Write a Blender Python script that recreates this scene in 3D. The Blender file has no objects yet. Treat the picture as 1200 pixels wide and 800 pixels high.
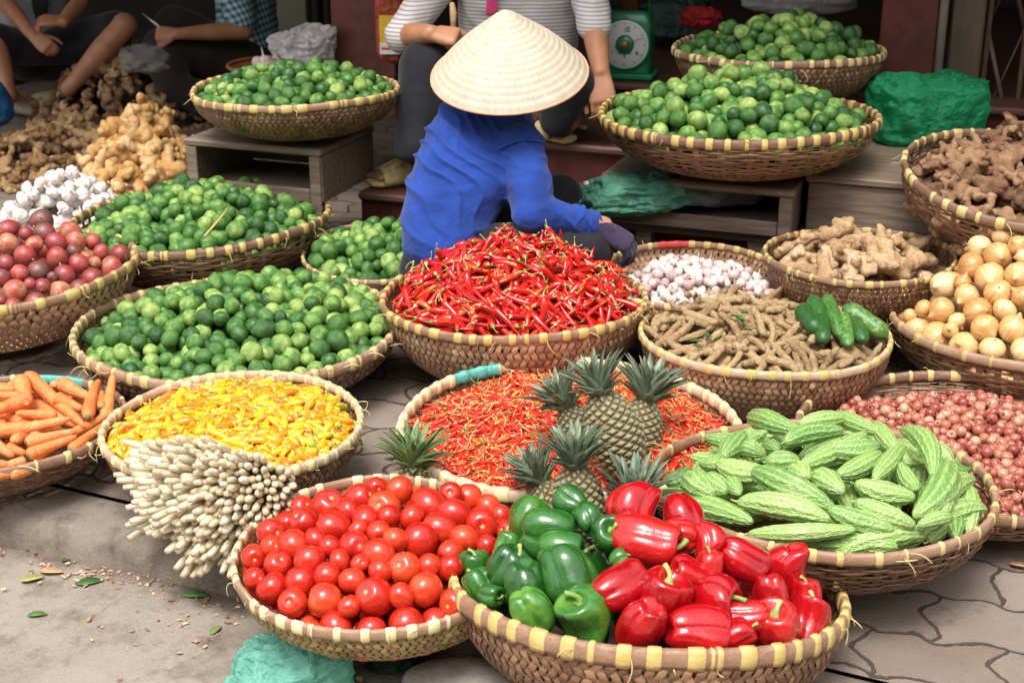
import bpy, math, random
import numpy as np
from mathutils import Vector, Matrix

random.seed(11)
rng = np.random.default_rng(11)
SC = bpy.context.scene
C = SC.collection
PI = math.pi
R_ = math.radians

# ------------------------------------------------------------------ camera geometry (used to measure the place)
FPX, TH, CH = 50.0 / 36.0 * 1200, R_(20.5), 1.45
CT, ST = math.cos(TH), math.sin(TH)
RIGHT, UP, TOWARD = Vector((1, 0, 0)), Vector((0, ST, CT)), Vector((0, -CT, ST))
CAM = Vector((0, 0, CH))


def ray(u, v):
    """direction through a photo pixel, of unit depth along the optical axis"""
    x, y = (u - 600) / FPX, (400 - v) / FPX
    return Vector((x, CT + y * ST, -ST + y * CT))


def at(u, v, z):
    """point of height z seen at a photo pixel"""
    d = ray(u, v)
    return CAM + d * ((z - CH) / d.z)


def pt(u, v, t):
    """point at depth t seen at a photo pixel"""
    return CAM + ray(u, v) * t


# the street runs along SW, the shops lie towards SN
PHI = R_(-20)
SW, SN = Vector((math.cos(PHI), math.sin(PHI), 0)), Vector((-math.sin(PHI), math.cos(PHI), 0))
BO = at(690, 250, .265)
BO.z = 0


def B(s, d, z):
    return BO + SW * s + SN * d + Vector((0, 0, z))


def onwall(u, v, d):
    """(s, z) where the pixel's ray meets the upright plane d"""
    r = ray(u, v)
    k = (d - (CAM - BO).dot(SN)) / r.dot(SN)
    p = CAM + r * k - BO
    return p.dot(SW), p.z


# ------------------------------------------------------------------ objects
def tag(o, label=None, cat=None, group=None, kind=None):
    if label: o['label'] = label
    if cat: o['category'] = cat
    if group: o['group'] = group
    if kind: o['kind'] = kind
    return o


def link(name, data, parent=None, loc=None):
    o = bpy.data.objects.new(name, data)
    C.objects.link(o)
    if parent: o.parent = parent
    if loc is not None: o.location = loc
    return o


def empty(name, loc, label, cat, group=None, rz=0):
    o = link(name, None, None, loc)
    o.rotation_euler = (0, 0, rz)
    return tag(o, label, cat, group)


def basis(zdir, roll=0.0, scale=1.0, loc=(0, 0, 0)):
    """matrix whose local Z points along zdir"""
    z = Vector(zdir).normalized()
    q = Vector((0, 0, 1)).rotation_difference(z)
    m = q.to_matrix() @ Matrix.Rotation(roll, 3, 'Z')
    s = scale if hasattr(scale, '__len__') else (scale,) * 3
    m = m @ Matrix.Diagonal(s)
    m = m.to_4x4()
    m.translation = Vector(loc)
    return m


class Mesh:
    """collects pieces, then links them as ONE mesh"""

    def __init__(self):
        self.v, self.f, self.m, self.n, self.attr = [], [], [], 0, []

    def add(self, vf, mat=0, M=None, attr=None):
        V, F = vf[0], vf[1]
        V = np.asarray(V, float)
        if M is not None:
            A = np.array(M)
            V = V @ A[:3, :3].T + A[:3, 3]
        self.v.append(V)
        for f in F:
            self.f.append([i + self.n for i in f])
        self.m += list(mat) if hasattr(mat, '__len__') else [mat] * len(F)
        a = attr if attr is not None else (vf[2] if len(vf) > 2 else np.zeros(len(V)))
        self.attr.append(np.asarray(a, float))
        self.n += len(V)
        return self

    def box(self, x0, x1, y0, y1, z0, z1, mat=0, M=None, bev=.004):
        """box with softened edges"""
        V, F = rbox(x1 - x0, y1 - y0, z1 - z0, bev)
        V = V + np.array([(x0 + x1) / 2, (y0 + y1) / 2, (z0 + z1) / 2])
        return self.add((V, F), mat, M)

    def mesh(self, name, mats, smooth=True, attr=False):
        me = bpy.data.meshes.new(name)
        V = np.concatenate(self.v)
        me.from_pydata(V.tolist(), [], self.f)
        for m in mats: me.materials.append(m)
        me.polygons.foreach_set('material_index', np.array(self.m, np.int32))
        if smooth: me.polygons.foreach_set('use_smooth', np.ones(len(self.f), bool))
        if attr:
            at_ = me.attributes.new('shade', 'FLOAT', 'POINT')
            at_.data.foreach_set('value', np.concatenate(self.attr))
        me.update()
        return me

    def build(self, name, mats, parent=None, smooth=True, attr=False, loc=None):
        if not isinstance(mats, (list, tuple)): mats = [mats]
        return link(name, self.mesh(name, mats, smooth, attr), parent, loc)


def rbox(sx, sy, sz, b=.004):
    b = min(b, sx * .3, sy * .3, sz * .3)
    V, idx = [], {}
    for sxn in (-1, 1):
        for syn in (-1, 1):
            for szn in (-1, 1):
                for k in range(3):
                    h = [sx / 2 - b, sy / 2 - b, sz / 2 - b]
                    h[k] += b
                    idx[(sxn, syn, szn, k)] = len(V)
                    V.append((sxn * h[0], syn * h[1], szn * h[2]))
    F = []
    I = lambda s, k: idx[(s[0], s[1], s[2], k)]
    for k in range(3):
        for s in (-1, 1):
            a, b2 = (k + 1) % 3, (k + 2) % 3
            q = []
            for (p, r) in ((-1, -1), (1, -1), (1, 1), (-1, 1)):
                c = [0, 0, 0]; c[k] = s; c[a] = p; c[b2] = r
                q.append(I(c, k))
            F.append(q if s > 0 else q[::-1])
    for k in range(3):                       # edges along axis k
        a, b2 = (k + 1) % 3, (k + 2) % 3
        for p in (-1, 1):
            for r in (-1, 1):
                c0 = [0, 0, 0]; c0[a] = p; c0[b2] = r; c1 = list(c0)
                c0[k] = -1; c1[k] = 1
                q = [I(c0, a), I(c1, a), I(c1, b2), I(c0, b2)]
                F.append(q if p * r < 0 else q[::-1])
    for x in (-1, 1):
        for y in (-1, 1):
            for z in (-1, 1):
                q = [I((x, y, z), 0), I((x, y, z), 1), I((x, y, z), 2)]
                F.append(q if x * y * z > 0 else q[::-1])
    return np.array(V), F


def surf(nu, nv, fn):
    """closed surface: rows t in (0,1) of nu points, two poles. fn(a, t) -> x, y, z[, shade] arrays"""
    a = np.linspace(0, 2 * PI, nu, endpoint=False)
    t = np.linspace(0, 1, nv + 2)
    A, T = np.meshgrid(a, t[1:-1])
    r = fn(A, T)
    V = np.stack([np.broadcast_to(q, A.shape) for q in r[:3]], -1).reshape(-1, 3)
    p0 = fn(a * 1.0, a * 0 + 1e-4); p1 = fn(a * 1.0, a * 0 + 1 - 1e-4)
    P = [[float(np.mean(q)) for q in p[:3]] for p in (p0, p1)]
    V = np.vstack([V, P])
    F = []
    for i in range(nv - 1):
        for j in range(nu):
            k = (j + 1) % nu
            F.append([i * nu + j, i * nu + k, (i + 1) * nu + k, (i + 1) * nu + j][::-1])
    n = nu * nv
    for j in range(nu):
        k = (j + 1) % nu
        F.append([n, j, k])
        F.append([n + 1, (nv - 1) * nu + k, (nv - 1) * nu + j])
    if len(r) > 3:
        S = np.concatenate([np.broadcast_to(r[3], A.shape).ravel(), [float(np.mean(p0[3])), float(np.mean(p1[3]))]])
        return V, F, S
    return V, F


def tube(pts, radii, n=8, cap=True, flat=1.0, refup=None):
    """swept tube through points; flat squashes it across the second axis"""
    P = [Vector(p) for p in pts]
    if not hasattr(radii, '__len__'): radii = [radii] * len(P)
    V, F = [], []
    ref = Vector(refup) if refup is not None else Vector((.31, .2, .93))
    prev = None
    for i, p in enumerate(P):
        d = (P[min(i + 1, len(P) - 1)] - P[max(i - 1, 0)])
        d = d.normalized() if d.length > 1e-9 else Vector((0, 0, 1))
        if prev is None:
            x = ref - d * ref.dot(d)
            if x.length < 1e-3: x = Vector((1, 0, 0)) - d * d.x
        else:
            x = prev - d * prev.dot(d)
        x.normalize(); prev = x
        y = d.cross(x)
        for j in range(n):
            a = 2 * PI * j / n
            q = p + (x * math.cos(a) + y * math.sin(a) * flat) * radii[i]
            V.append(q[:])
    m = len(P)
    for i in range(m - 1):
        for j in range(n):
            k = (j + 1) % n
            F.append([i * n + j, i * n + k, (i + 1) * n + k, (i + 1) * n + j])
    if cap:
        V.append((P[0])[:]); V.append((P[-1])[:])
        for j in range(n):
            k = (j + 1) % n
            F.append([m * n, k, j]); F.append([m * n + 1, (m - 1) * n + j, (m - 1) * n + k])
    return np.array(V), F


def ball(c, r, nu=14, nv=9, M=None):
    r = r if hasattr(r, '__len__') else (r, r, r)
    V, F = surf(nu, nv, lambda a, t: (np.sin(PI * t) * np.cos(a) * r[0], np.sin(PI * t) * np.sin(a) * r[1], np.cos(PI * t) * r[2]))
    if M is not None: V = V @ np.array(M.to_3x3()).T
    return V + np.array(c[:]), F


def capsule(p0, p1, r0, r1, n=12, k=5):
    """tapered limb with round ends"""
    p0, p1 = Vector(p0), Vector(p1)
    d = (p1 - p0); L = d.length; d = d.normalized() if L > 1e-6 else Vector((0, 0, 1))
    pts, rad = [], []
    for i in range(k):
        a = PI / 2 * (1 - i / (k - 1)); pts.append(p0 - d * r0 * math.sin(a)); rad.append(max(r0 * math.cos(a), 1e-4))
    for i in range(1, k):
        a = PI / 2 * (i / (k - 1)); pts.append(p1 + d * r1 * math.sin(a)); rad.append(max(r1 * math.cos(a), 1e-4))
    return tube(pts, rad, n)


def limb(pts, radii, n=14):
    """several capsules in a chain"""
    return [capsule(pts[i], pts[i + 1], radii[i], radii[i + 1], n) for i in range(len(pts) - 1)]


def loft(secs, n=24):
    """secs: (centre, xaxis, yaxis, power) rings, both ends rounded off"""
    V, F = [], []
    for c, x, y, p in secs:
        for j in range(n):
            a = 2 * PI * j / n
            ca, sa = math.cos(a), math.sin(a)
            V.append((Vector(c) + Vector(x) * math.copysign(abs(ca) ** (2 / p), ca) + Vector(y) * math.copysign(abs(sa) ** (2 / p), sa))[:])
    m = len(secs)
    for i in range(m - 1):
        for j in range(n):
            k = (j + 1) % n
            F.append([i * n + j, i * n + k, (i + 1) * n + k, (i + 1) * n + j])
    V.append(Vector(secs[0][0])[:]); V.append(Vector(secs[-1][0])[:])
    for j in range(n):
        k = (j + 1) % n
        F.append([m * n, k, j]); F.append([m * n + 1, (m - 1) * n + j, (m - 1) * n + k])
    return np.array(V), F


def fuse(name, pieces, mats, voxel=.006, smooth=6, parent=None, wrinkle=None, link_it=True):
    """melt overlapping pieces into one continuous skin"""
    mb = Mesh()
    for p in pieces: mb.add(p)
    tmp = mb.build('fuse', mats)
    md = tmp.modifiers.new('r', 'REMESH'); md.mode = 'VOXEL'; md.voxel_size = voxel; md.use_smooth_shade = True
    if smooth:
        sm = tmp.modifiers.new('s', 'SMOOTH'); sm.factor = .5; sm.iterations = smooth
    bpy.context.view_layer.update()
    dg = bpy.context.evaluated_depsgraph_get()
    me = bpy.data.meshes.new_from_object(tmp.evaluated_get(dg), depsgraph=dg)
    old = tmp.data
    bpy.data.objects.remove(tmp); bpy.data.meshes.remove(old)
    me.name = name
    me.materials.clear()
    for m in (mats if isinstance(mats, (list, tuple)) else [mats]): me.materials.append(m)
    if wrinkle:
        n = len(me.vertices)
        co = np.empty(n * 3); me.vertices.foreach_get('co', co); co = co.reshape(-1, 3)
        no = np.empty(n * 3); me.vertex_normals.foreach_get('vector', no); no = no.reshape(-1, 3)
        co = co + no * wrinkle(co)[:, None]
        me.vertices.foreach_set('co', co.ravel())
    me.polygons.foreach_set('use_smooth', np.ones(len(me.polygons), bool))
    me.update()
    return link(name, me, parent) if link_it else me


def vnoise(P, seed=0):
    """cheap smooth 3-D value noise in -1..1"""
    P = np.asarray(P, float) + seed * 17.31
    i = np.floor(P).astype(np.int64); f = P - i; f = f * f * (3 - 2 * f)
    out = 0
    for dx in (0, 1):
        for dy in (0, 1):
            for dz in (0, 1):
                h = (i[:, 0] + dx) * 374761393 + (i[:, 1] + dy) * 668265263 + (i[:, 2] + dz) * 2147483647 + seed * 974711
                h = (h ^ (h >> 13)) * 1274126177 & 0xffffffff
                val = ((h ^ (h >> 16)) & 0xffff) / 32767.5 - 1
                w = (f[:, 0] if dx else 1 - f[:, 0]) * (f[:, 1] if dy else 1 - f[:, 1]) * (f[:, 2] if dz else 1 - f[:, 2])
                out = out + val * w
    return out
# ------------------------------------------------------------------ materials
class N:
    """small node-tree writer"""

    def __init__(self, name):
        self.m = bpy.data.materials.new(name); self.m.use_nodes = True
        self.t = self.m.node_tree; self.b = self.t.nodes['Principled BSDF']

    def n(self, typ, **k):
        x = self.t.nodes.new(typ)
        ins = k.pop('ins', {})
        for a, b in k.items(): setattr(x, a, b)
        for a, b in ins.items(): self.put(x, a, b)
        return x

    def put(self, x, a, b):
        s = x.inputs[a]
        if isinstance(b, bpy.types.NodeSocket): self.t.links.new(b, s)
        else:
            if hasattr(s.default_value, '__len__') and len(s.default_value) == 4 and len(b) == 3: b = (*b, 1)
            s.default_value = b

    def math(self, op, a, b=0.0, clamp=False):
        return self.n('ShaderNodeMath', operation=op, use_clamp=clamp, ins={0: a, 1: b}).outputs[0]

    def ramp(self, fac, cols, interp='LINEAR'):
        r = self.n('ShaderNodeValToRGB', ins={0: fac}); cr = r.color_ramp; cr.interpolation = interp
        while len(cr.elements) < len(cols): cr.elements.new(.5)
        for e, (p, c) in zip(cr.elements, cols): e.position = p; e.color = (*c, 1)
        return r.outputs[0]

    def noise(self, vec, scale, detail=3, rough=.55, w=None):
        x = self.n('ShaderNodeTexNoise', noise_dimensions='4D' if w is not None else '3D', ins={'Vector': vec, 'Scale': scale, 'Detail': detail, 'Roughness': rough})
        if w is not None: self.put(x, 'W', w)
        return x.outputs[0]

    def mix(self, fac, a, b, typ='MIX'):
        x = self.n('ShaderNodeMix', data_type='RGBA', blend_type=typ)
        self.put(x, 0, fac)
        for k, val in ((6, a), (7, b)): self.put(x, k, val)
        return x.outputs[2]

    def bump(self, h, strength=.3, dist=.002):
        self.put(self.b, 'Normal', self.n('ShaderNodeBump', ins={'Height': h, 'Strength': strength, 'Distance': dist}).outputs[0])

    def obj(self): return self.n('ShaderNodeTexCoord').outputs['Object']
    def pos(self): return self.n('ShaderNodeNewGeometry').outputs['Position']
    def rand(self): return self.n('ShaderNodeObjectInfo').outputs['Random']
    def isle(self): return self.n('ShaderNodeNewGeometry').outputs['Random Per Island']
    def attr(self, nm='shade'): return self.n('ShaderNodeAttribute', attribute_name=nm).outputs['Fac']

    def set(self, **k):
        names = dict(rough='Roughness', metal='Metallic', spec='Specular IOR Level', coat='Coat Weight', coatr='Coat Roughness', sss='Subsurface Weight',
                     sssr='Subsurface Radius', ssss='Subsurface Scale', trans='Transmission Weight', alpha='Alpha', color='Base Color', sheen='Sheen Weight', ior='IOR')
        for a, b in k.items(): self.put(self.b, names[a], b)
        return self


def produce(name, cols, nscale=20., rough=.4, bump=None, spread=.6, isle=False, coat=0, sss=0, sssr=(.01, .004, .002), spots=None, streak=None, spec=.5):
    """skin of a fruit or root: colour drifts over each piece and from piece to piece"""
    k = N(name)
    rnd = k.isle() if isle else k.rand()
    o = k.pos() if isle else k.obj()
    vec = o
    if streak:                                          # meridian streaks
        s = k.n('ShaderNodeSeparateXYZ', ins={0: o})
        ang = k.math('ARCTAN2', s.outputs[1], s.outputs[0])
        ang = k.math('MULTIPLY', k.math('COSINE', ang), streak)
        ang2 = k.math('MULTIPLY', k.math('SINE', k.math('ARCTAN2', s.outputs[1], s.outputs[0])), streak)
        vec = k.n('ShaderNodeCombineXYZ', ins={0: ang, 1: ang2, 2: k.math('MULTIPLY', s.outputs[2], nscale * .25)}).outputs[0]
        nz = k.noise(vec, 1.0, 3, .6, k.math('MULTIPLY', rnd, 40))
    else:
        nz = k.noise(vec, nscale, 3, .55, k.math('MULTIPLY', rnd, 40))
    f = k.math('ADD', k.math('MULTIPLY', k.math('SUBTRACT', nz, .5), 1.3), k.math('ADD', k.math('MULTIPLY', k.math('SUBTRACT', rnd, .5), spread), .5))
    col = k.ramp(f, cols)
    if spots:
        sc, colr, thr, amt = spots
        sn = k.noise(o, sc, 2, .6, k.math('MULTIPLY', rnd, 23))
        m = k.math('MULTIPLY', k.math('MULTIPLY', k.math('SUBTRACT', sn, thr), 8, True), amt)
        col = k.mix(m, col, (*colr, 1))
    k.set(color=col, rough=rough, coat=coat, sss=sss, sssr=sssr, spec=spec)
    if sss: k.set(ssss=1.0)
    if bump:
        k.bump(k.noise(o, bump[0], 3, .6), bump[1], bump[2])
    return k.m


def simple(name, c, rough=.6, var=.25, nscale=12., bump=None, metal=0, coat=0, rnd=.0, stretch=None, sheen=0):
    k = N(name)
    o = k.obj()
    if stretch: o = k.n('ShaderNodeMapping', ins={0: o, 'Scale': stretch}).outputs[0]
    nz = k.noise(o, nscale, 4, .6)
    if rnd: nz = k.math('ADD', nz, k.math('MULTIPLY', k.math('SUBTRACT', k.rand(), .5), rnd))
    lo = tuple(x * (1 - var) for x in c); hi = tuple(min(1, x * (1 + var)) for x in c)
    k.set(color=k.ramp(nz, [(.3, lo), (.7, hi)]), rough=rough, metal=metal, coat=coat, sheen=sheen)
    if bump: k.bump(k.noise(o, bump[0], 4, .6), bump[1], bump[2])
    return k.m


M = {}
M['lime'] = produce('lime_skin', [(.02, (.018, .06, .018)), (.3, (.045, .13, .028)), (.6, (.095, .225, .042)), (.98, (.34, .45, .12))], 1.6, .38, (26, .3, .03), .75, spots=(5, (.3, .33, .12), .63, .5), spec=.4)
M['lime_many'] = produce('lime_skin_heap', [(.02, (.018, .06, .018)), (.3, (.045, .13, .028)), (.6, (.095, .225, .042)), (.98, (.34, .45, .12))], 60, .44, (900, .3, .0008), .75, isle=True, spec=.4, spots=(200, (.3, .33, .12), .63, .5))
M['tomato'] = produce('tomato_skin', [(.1, (.42, .012, .006)), (.5, (.57, .03, .012)), (.9, (.68, .075, .02))], 1.1, .22, None, .6, coat=.2, sss=.05, sssr=(.01, .002, .001), spots=(2.2, (.7, .22, .04), .7, .4))
M['scar'] = simple('stem_scar', (.55, .4, .12), .7, .3, 200)
M['red_pepper'] = produce('red_pepper_skin', [(.1, (.3, .003, .006)), (.5, (.43, .005, .009)), (.9, (.5, .018, .012))], 1.4, .16, (3, .05, .1), .6, coat=.35, spots=(4, (.4, .05, .01), .72, .5))
M['green_pepper'] = produce('green_pepper_skin', [(.1, (.014, .075, .013)), (.45, (.026, .125, .018)), (.75, (.05, .18, .022)), (.97, (.13, .28, .035))], 1.2, .2, (3, .05, .1), .8, coat=.4, spots=(5, (.2, .22, .05), .7, .4))
M['pstem'] = produce('pepper_stem', [(.2, (.17, .3, .05)), (.8, (.42, .48, .16))], 40, .5, (200, .3, .001))
M['chili'] = produce('red_chili_skin', [(.06, (.36, .008, .005)), (.5, (.56, .01, .008)), (.86, (.66, .025, .01)), (.99, (.7, .18, .02))], 9, .2, None, .75, coat=.35)
M['chili_many'] = produce('red_chili_skin_heap', [(.06, (.36, .008, .005)), (.5, (.56, .01, .008)), (.86, (.66, .025, .01)), (.99, (.7, .18, .02))], 9, .2, None, .75, isle=True, coat=.35)
M['bird'] = produce('bird_chili_skin', [(.06, (.5, .02, .008)), (.55, (.72, .028, .012)), (.86, (.78, .07, .02)), (.97, (.8, .3, .04))], 30, .28, None, .8, coat=.2)
M['bird_many'] = produce('bird_chili_skin_heap', [(.06, (.5, .02, .008)), (.55, (.72, .028, .012)), (.86, (.78, .07, .02)), (.97, (.8, .3, .04))], 30, .28, None, .8, isle=True, coat=.2)
M['cstem'] = produce('chili_stem', [(.2, (.18, .27, .04)), (.5, (.4, .4, .12)), (.8, (.55, .47, .22))], 40, .55)
M['cstem_many'] = produce('chili_stem_heap', [(.2, (.18, .27, .04)), (.5, (.4, .4, .12)), (.8, (.55, .47, .22))], 40, .55, isle=True)
M['yellow'] = produce('yellow_chili_skin', [(.02, (.4, .48, .04)), (.2, (.74, .46, .018)), (.52, (.8, .36, .01)), (.85, (.78, .2, .01))], 14, .25, None, .85, coat=.3)
M['yellow_many'] = produce('yellow_chili_skin_heap', [(.02, (.4, .48, .04)), (.2, (.74, .46, .018)), (.52, (.8, .36, .01)), (.85, (.78, .2, .01))], 14, .25, None, .85, isle=True, coat=.3)
M['carrot'] = produce('carrot_skin', [(.1, (.7, .17, .04)), (.5, (.8, .25, .07)), (.9, (.84, .36, .14))], 7, .5, (26, .35, .03), .4, spots=(14, (.55, .28, .14), .62, .5))
M['carrot_end'] = simple('carrot_crown', (.13, .17, .06), .8, .5, 90)
M['ginger'] = produce('ginger_skin', [(.08, (.3, .17, .08)), (.45, (.52, .33, .17)), (.9, (.7, .52, .33))], 5, .6, (22, .5, .03), .4, spots=(9, (.27, .16, .08), .58, .7))
M['ginger_orange'] = produce('fresh_ginger_skin', [(.08, (.42, .19, .05)), (.45, (.66, .38, .13)), (.9, (.8, .58, .32))], 4, .5, (22, .4, .03), .5, spots=(9, (.34, .16, .05), .58, .7))
M['galangal'] = produce('galangal_skin', [(.08, (.13, .06, .03)), (.45, (.29, .15, .075)), (.9, (.47, .28, .15))], 5, .7, (24, .6, .03), .6)
M['root_left'] = produce('tan_root_skin', [(.08, (.18, .085, .03)), (.45, (.42, .24, .1)), (.9, (.64, .43, .22))], 5, .7, (24, .6, .03), .7)
M['root_left_many'] = produce('tan_root_skin_heap', [(.08, (.16, .08, .035)), (.45, (.36, .21, .1)), (.9, (.56, .38, .21))], 40, .7, (200, .6, .003), .7, isle=True)
M['galangal_many'] = produce('galangal_skin_heap', [(.08, (.12, .06, .03)), (.45, (.27, .15, .075)), (.9, (.45, .28, .15))], 16, .7, (140, .6, .003), .5, isle=True)
M['turmeric'] = produce('dark_root_skin', [(.08, (.1, .045, .022)), (.5, (.24, .11, .05)), (.9, (.38, .2, .09))], 16, .75, (140, .6, .003), .6, isle=True)
M['garlic'] = produce('garlic_skin', [(.05, (.58, .44, .42)), (.35, (.74, .67, .62)), (.8, (.84, .8, .75))], 5, .5, (12, .25, .03), .3, streak=4, sss=.1)
M['garlic_pink'] = produce('pink_garlic_skin', [(.08, (.38, .2, .2)), (.4, (.6, .46, .42)), (.8, (.78, .71, .66))], 6, .55, (12, .3, .03), .6, streak=4)
M['garlic_pink_many'] = produce('pink_garlic_skin_heap', [(.08, (.38, .2, .2)), (.4, (.6, .46, .42)), (.8, (.78, .71, .66))], 60, .55, (160, .3, .001), .5, isle=True)
M['onion'] = produce('onion_skin', [(.06, (.4, .15, .045)), (.36, (.6, .32, .11)), (.66, (.72, .47, .21)), (.95, (.8, .63, .37))], 5, .3, (9, .15, .04), .55, streak=6, coat=.2, spots=(4, (.4, .2, .08), .68, .5))
M['onion_root'] = simple('onion_root', (.22, .13, .07), .9, .5, 120)
M['shallot'] = produce('shallot_skin', [(.05, (.22, .045, .033)), (.4, (.37, .1, .065)), (.75, (.47, .19, .12)), (.97, (.58, .34, .23))], 5, .35, None, .9, streak=4, coat=.1)
M['shallot_many'] = produce('shallot_skin_heap', [(.05, (.22, .045, .033)), (.4, (.37, .1, .065)), (.75, (.47, .19, .12)), (.97, (.58, .34, .23))], 60, .35, None, .8, isle=True, coat=.1)
M['passion'] = produce('passion_fruit_skin', [(.05, (.13, .07, .055)), (.3, (.25, .045, .05)), (.6, (.38, .05, .05)), (.84, (.45, .12, .075)), (.98, (.46, .25, .13))], 1.2, .36, (14, .15, .03), .85, coat=.15, spots=(11, (.6, .38, .24), .6, .6))
M['tamarind'] = produce('tamarind_pod', [(.1, (.22, .13, .06)), (.5, (.38, .25, .12)), (.9, (.5, .36, .19))], 6, .7, (22, .5, .03), .4)
M['cucumber'] = produce('cucumber_skin', [(.1, (.012, .055, .014)), (.45, (.03, .11, .022)), (.72, (.09, .22, .05)), (.97, (.35, .42, .09))], 70, .4, (150, .3, .001), .55, streak=3)
M['leaf'] = produce('green_leaf', [(.1, (.03, .09, .02)), (.6, (.08, .19, .04)), (.95, (.2, .26, .07))], 20, .5)
M['grass_leaf'] = produce('lemongrass_leaf', [(.1, (.28, .36, .12)), (.6, (.5, .54, .28)), (.95, (.66, .66, .45))], 20, .55)


def lemongrass_mat():
    k = N('lemongrass_stalk')
    o = k.obj(); z = k.n('ShaderNodeSeparateXYZ', ins={0: o}).outputs[2]
    rnd = k.rand()
    nz = k.noise(k.n('ShaderNodeMapping', ins={0: o, 'Scale': (160, 160, 22)}).outputs[0], 1, 3, .6, k.math('MULTIPLY', rnd, 30))
    f = k.math('ADD', k.math('MULTIPLY', k.math('SUBTRACT', nz, .5), .8), k.math('ADD', .45, k.math('MULTIPLY', k.math('SUBTRACT', rnd, .5), .5)))
    col = k.ramp(f, [(.05, (.42, .29, .17)), (.3, (.58, .5, .34)), (.6, (.7, .65, .49)), (.95, (.78, .74, .6))])
    tip = k.ramp(k.math('MULTIPLY', z, 40), [(0, (1, 1, 1)), (.28, (0, 0, 0))])
    col = k.mix(k.math('MULTIPLY', k.n('ShaderNodeRGBToBW', ins={0: tip}).outputs[0], k.math('MULTIPLY', nz, .9)), col, (.52, .33, .2, 1))
    grn = k.math('MULTIPLY', k.math('SUBTRACT', z, .13), 7, True)
    col = k.mix(grn, col, (.42, .5, .2, 1))
    k.set(color=col, rough=.5, sss=.05, sssr=(.006, .004, .002)); k.bump(nz, .35, .001)
    return k.m


M['lemongrass'] = lemongrass_mat()


def melon_mat(name, lo, hi):
    k = N(name)
    rnd = k.rand(); o = k.obj()
    nz = k.noise(o, 18, 3, .6, k.math('MULTIPLY', rnd, 30))
    f = k.math('ADD', k.attr(), k.math('MULTIPLY', k.math('SUBTRACT', nz, .5), .5))
    f = k.math('ADD', f, k.math('MULTIPLY', k.math('SUBTRACT', rnd, .5), .55))
    col = k.ramp(f, [(.0, lo), (.95, hi)])
    pale = k.mix(k.math('MULTIPLY', k.math('SUBTRACT', k.noise(o, 3, 2, .5, k.math('MULTIPLY', rnd, 9)), .52), 2.5, True), col, (.4, .52, .17, 1))
    k.set(color=pale, rough=.33, coat=.15); k.bump(k.n('ShaderNodeTexVoronoi', feature='SMOOTH_F1', ins={'Vector': k.n('ShaderNodeMapping', ins={0: o, 'Scale': (1, 1, .55)}).outputs[0], 'Scale': 44}).outputs['Distance'], .55, -.006)
    return k.m


M['melon'] = melon_mat('bitter_melon_skin', (.085, .225, .045), (.36, .52, .165))
M['melon_dark'] = melon_mat('dark_bitter_melon_skin', (.03, .12, .02), (.12, .28, .06))


def pine_mat():
    k = N('pineapple_rind')
    f = k.attr(); o = k.obj()
    nz = k.noise(o, 60, 3, .6)
    f2 = k.math('ADD', f, k.math('MULTIPLY', k.math('SUBTRACT', nz, .5), .45))
    big = k.noise(o, 9, 2)
    a = k.ramp(f2, [(.12, (.04, .034, .02)), (.4, (.16, .145, .075)), (.75, (.22, .19, .1)), (.98, (.4, .35, .22))])
    b = k.ramp(f2, [(.12, (.04, .034, .02)), (.4, (.19, .13, .055)), (.75, (.26, .18, .075)), (.98, (.42, .33, .19))])
    k.set(color=k.mix(k.math('MULTIPLY', k.math('SUBTRACT', big, .4), 2.5, True), a, b), rough=.6); k.bump(nz, .5, .003)
    return k.m


M['pine'] = pine_mat()
M['crown'] = produce('pineapple_leaf', [(.1, (.07, .1, .06)), (.5, (.16, .21, .13)), (.9, (.33, .38, .26))], 14, .5, None, .3, isle=True)
M['crown_green'] = produce('fresh_pineapple_leaf', [(.1, (.08, .14, .05)), (.5, (.18, .28, .1)), (.9, (.35, .45, .2))], 14, .5, None, .3, isle=True)


def bamboo(name, cols, rough=.55):
    k = N(name)
    o = k.obj(); isl = k.isle(); rnd = k.rand()
    s = k.n('ShaderNodeMapping', ins={0: o, 'Scale': (1, 1, 3)}).outputs[0]
    nz = k.noise(s, 14, 4, .65, k.math('MULTIPLY', rnd, 20))
    f = k.math('ADD', k.math('MULTIPLY', k.math('SUBTRACT', nz, .5), .9), k.math('ADD', k.math('MULTIPLY', k.math('SUBTRACT', isl, .5), .55), k.math('ADD', .5, k.math('MULTIPLY', k.math('SUBTRACT', rnd, .5), .35))))
    k.set(color=k.ramp(f, cols), rough=rough); k.bump(k.noise(o, 90, 3), .35, .003)
    return k.m


M['weave'] = bamboo('woven_bamboo', [(.05, (.11, .055, .028)), (.4, (.25, .13, .07)), (.7, (.37, .21, .12)), (.97, (.5, .34, .2))])
M['weave_dark'] = bamboo('old_woven_bamboo', [(.05, (.07, .035, .02)), (.4, (.17, .085, .045)), (.7, (.27, .15, .085)), (.97, (.38, .25, .15))])
M['weave_green'] = bamboo('fresh_woven_bamboo', [(.05, (.13, .085, .03)), (.4, (.27, .18, .07)), (.7, (.4, .31, .12)), (.97, (.52, .45, .2))])
M['hoop'] = bamboo('bamboo_hoop', [(.05, (.15, .075, .045)), (.5, (.3, .17, .1)), (.95, (.43, .29, .19))], .5)
M['hoop_pale'] = bamboo('pale_bamboo_hoop', [(.05, (.32, .2, .12)), (.5, (.52, .38, .25)), (.95, (.66, .54, .38))], .5)
M['hoop_dark'] = bamboo('old_bamboo_hoop', [(.05, (.09, .045, .03)), (.5, (.2, .105, .065)), (.95, (.3, .19, .12))], .5)
M['tie'] = bamboo('straw_binding', [(.05, (.38, .25, .07)), (.5, (.58, .42, .14)), (.95, (.72, .6, .32))], .5)
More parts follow.
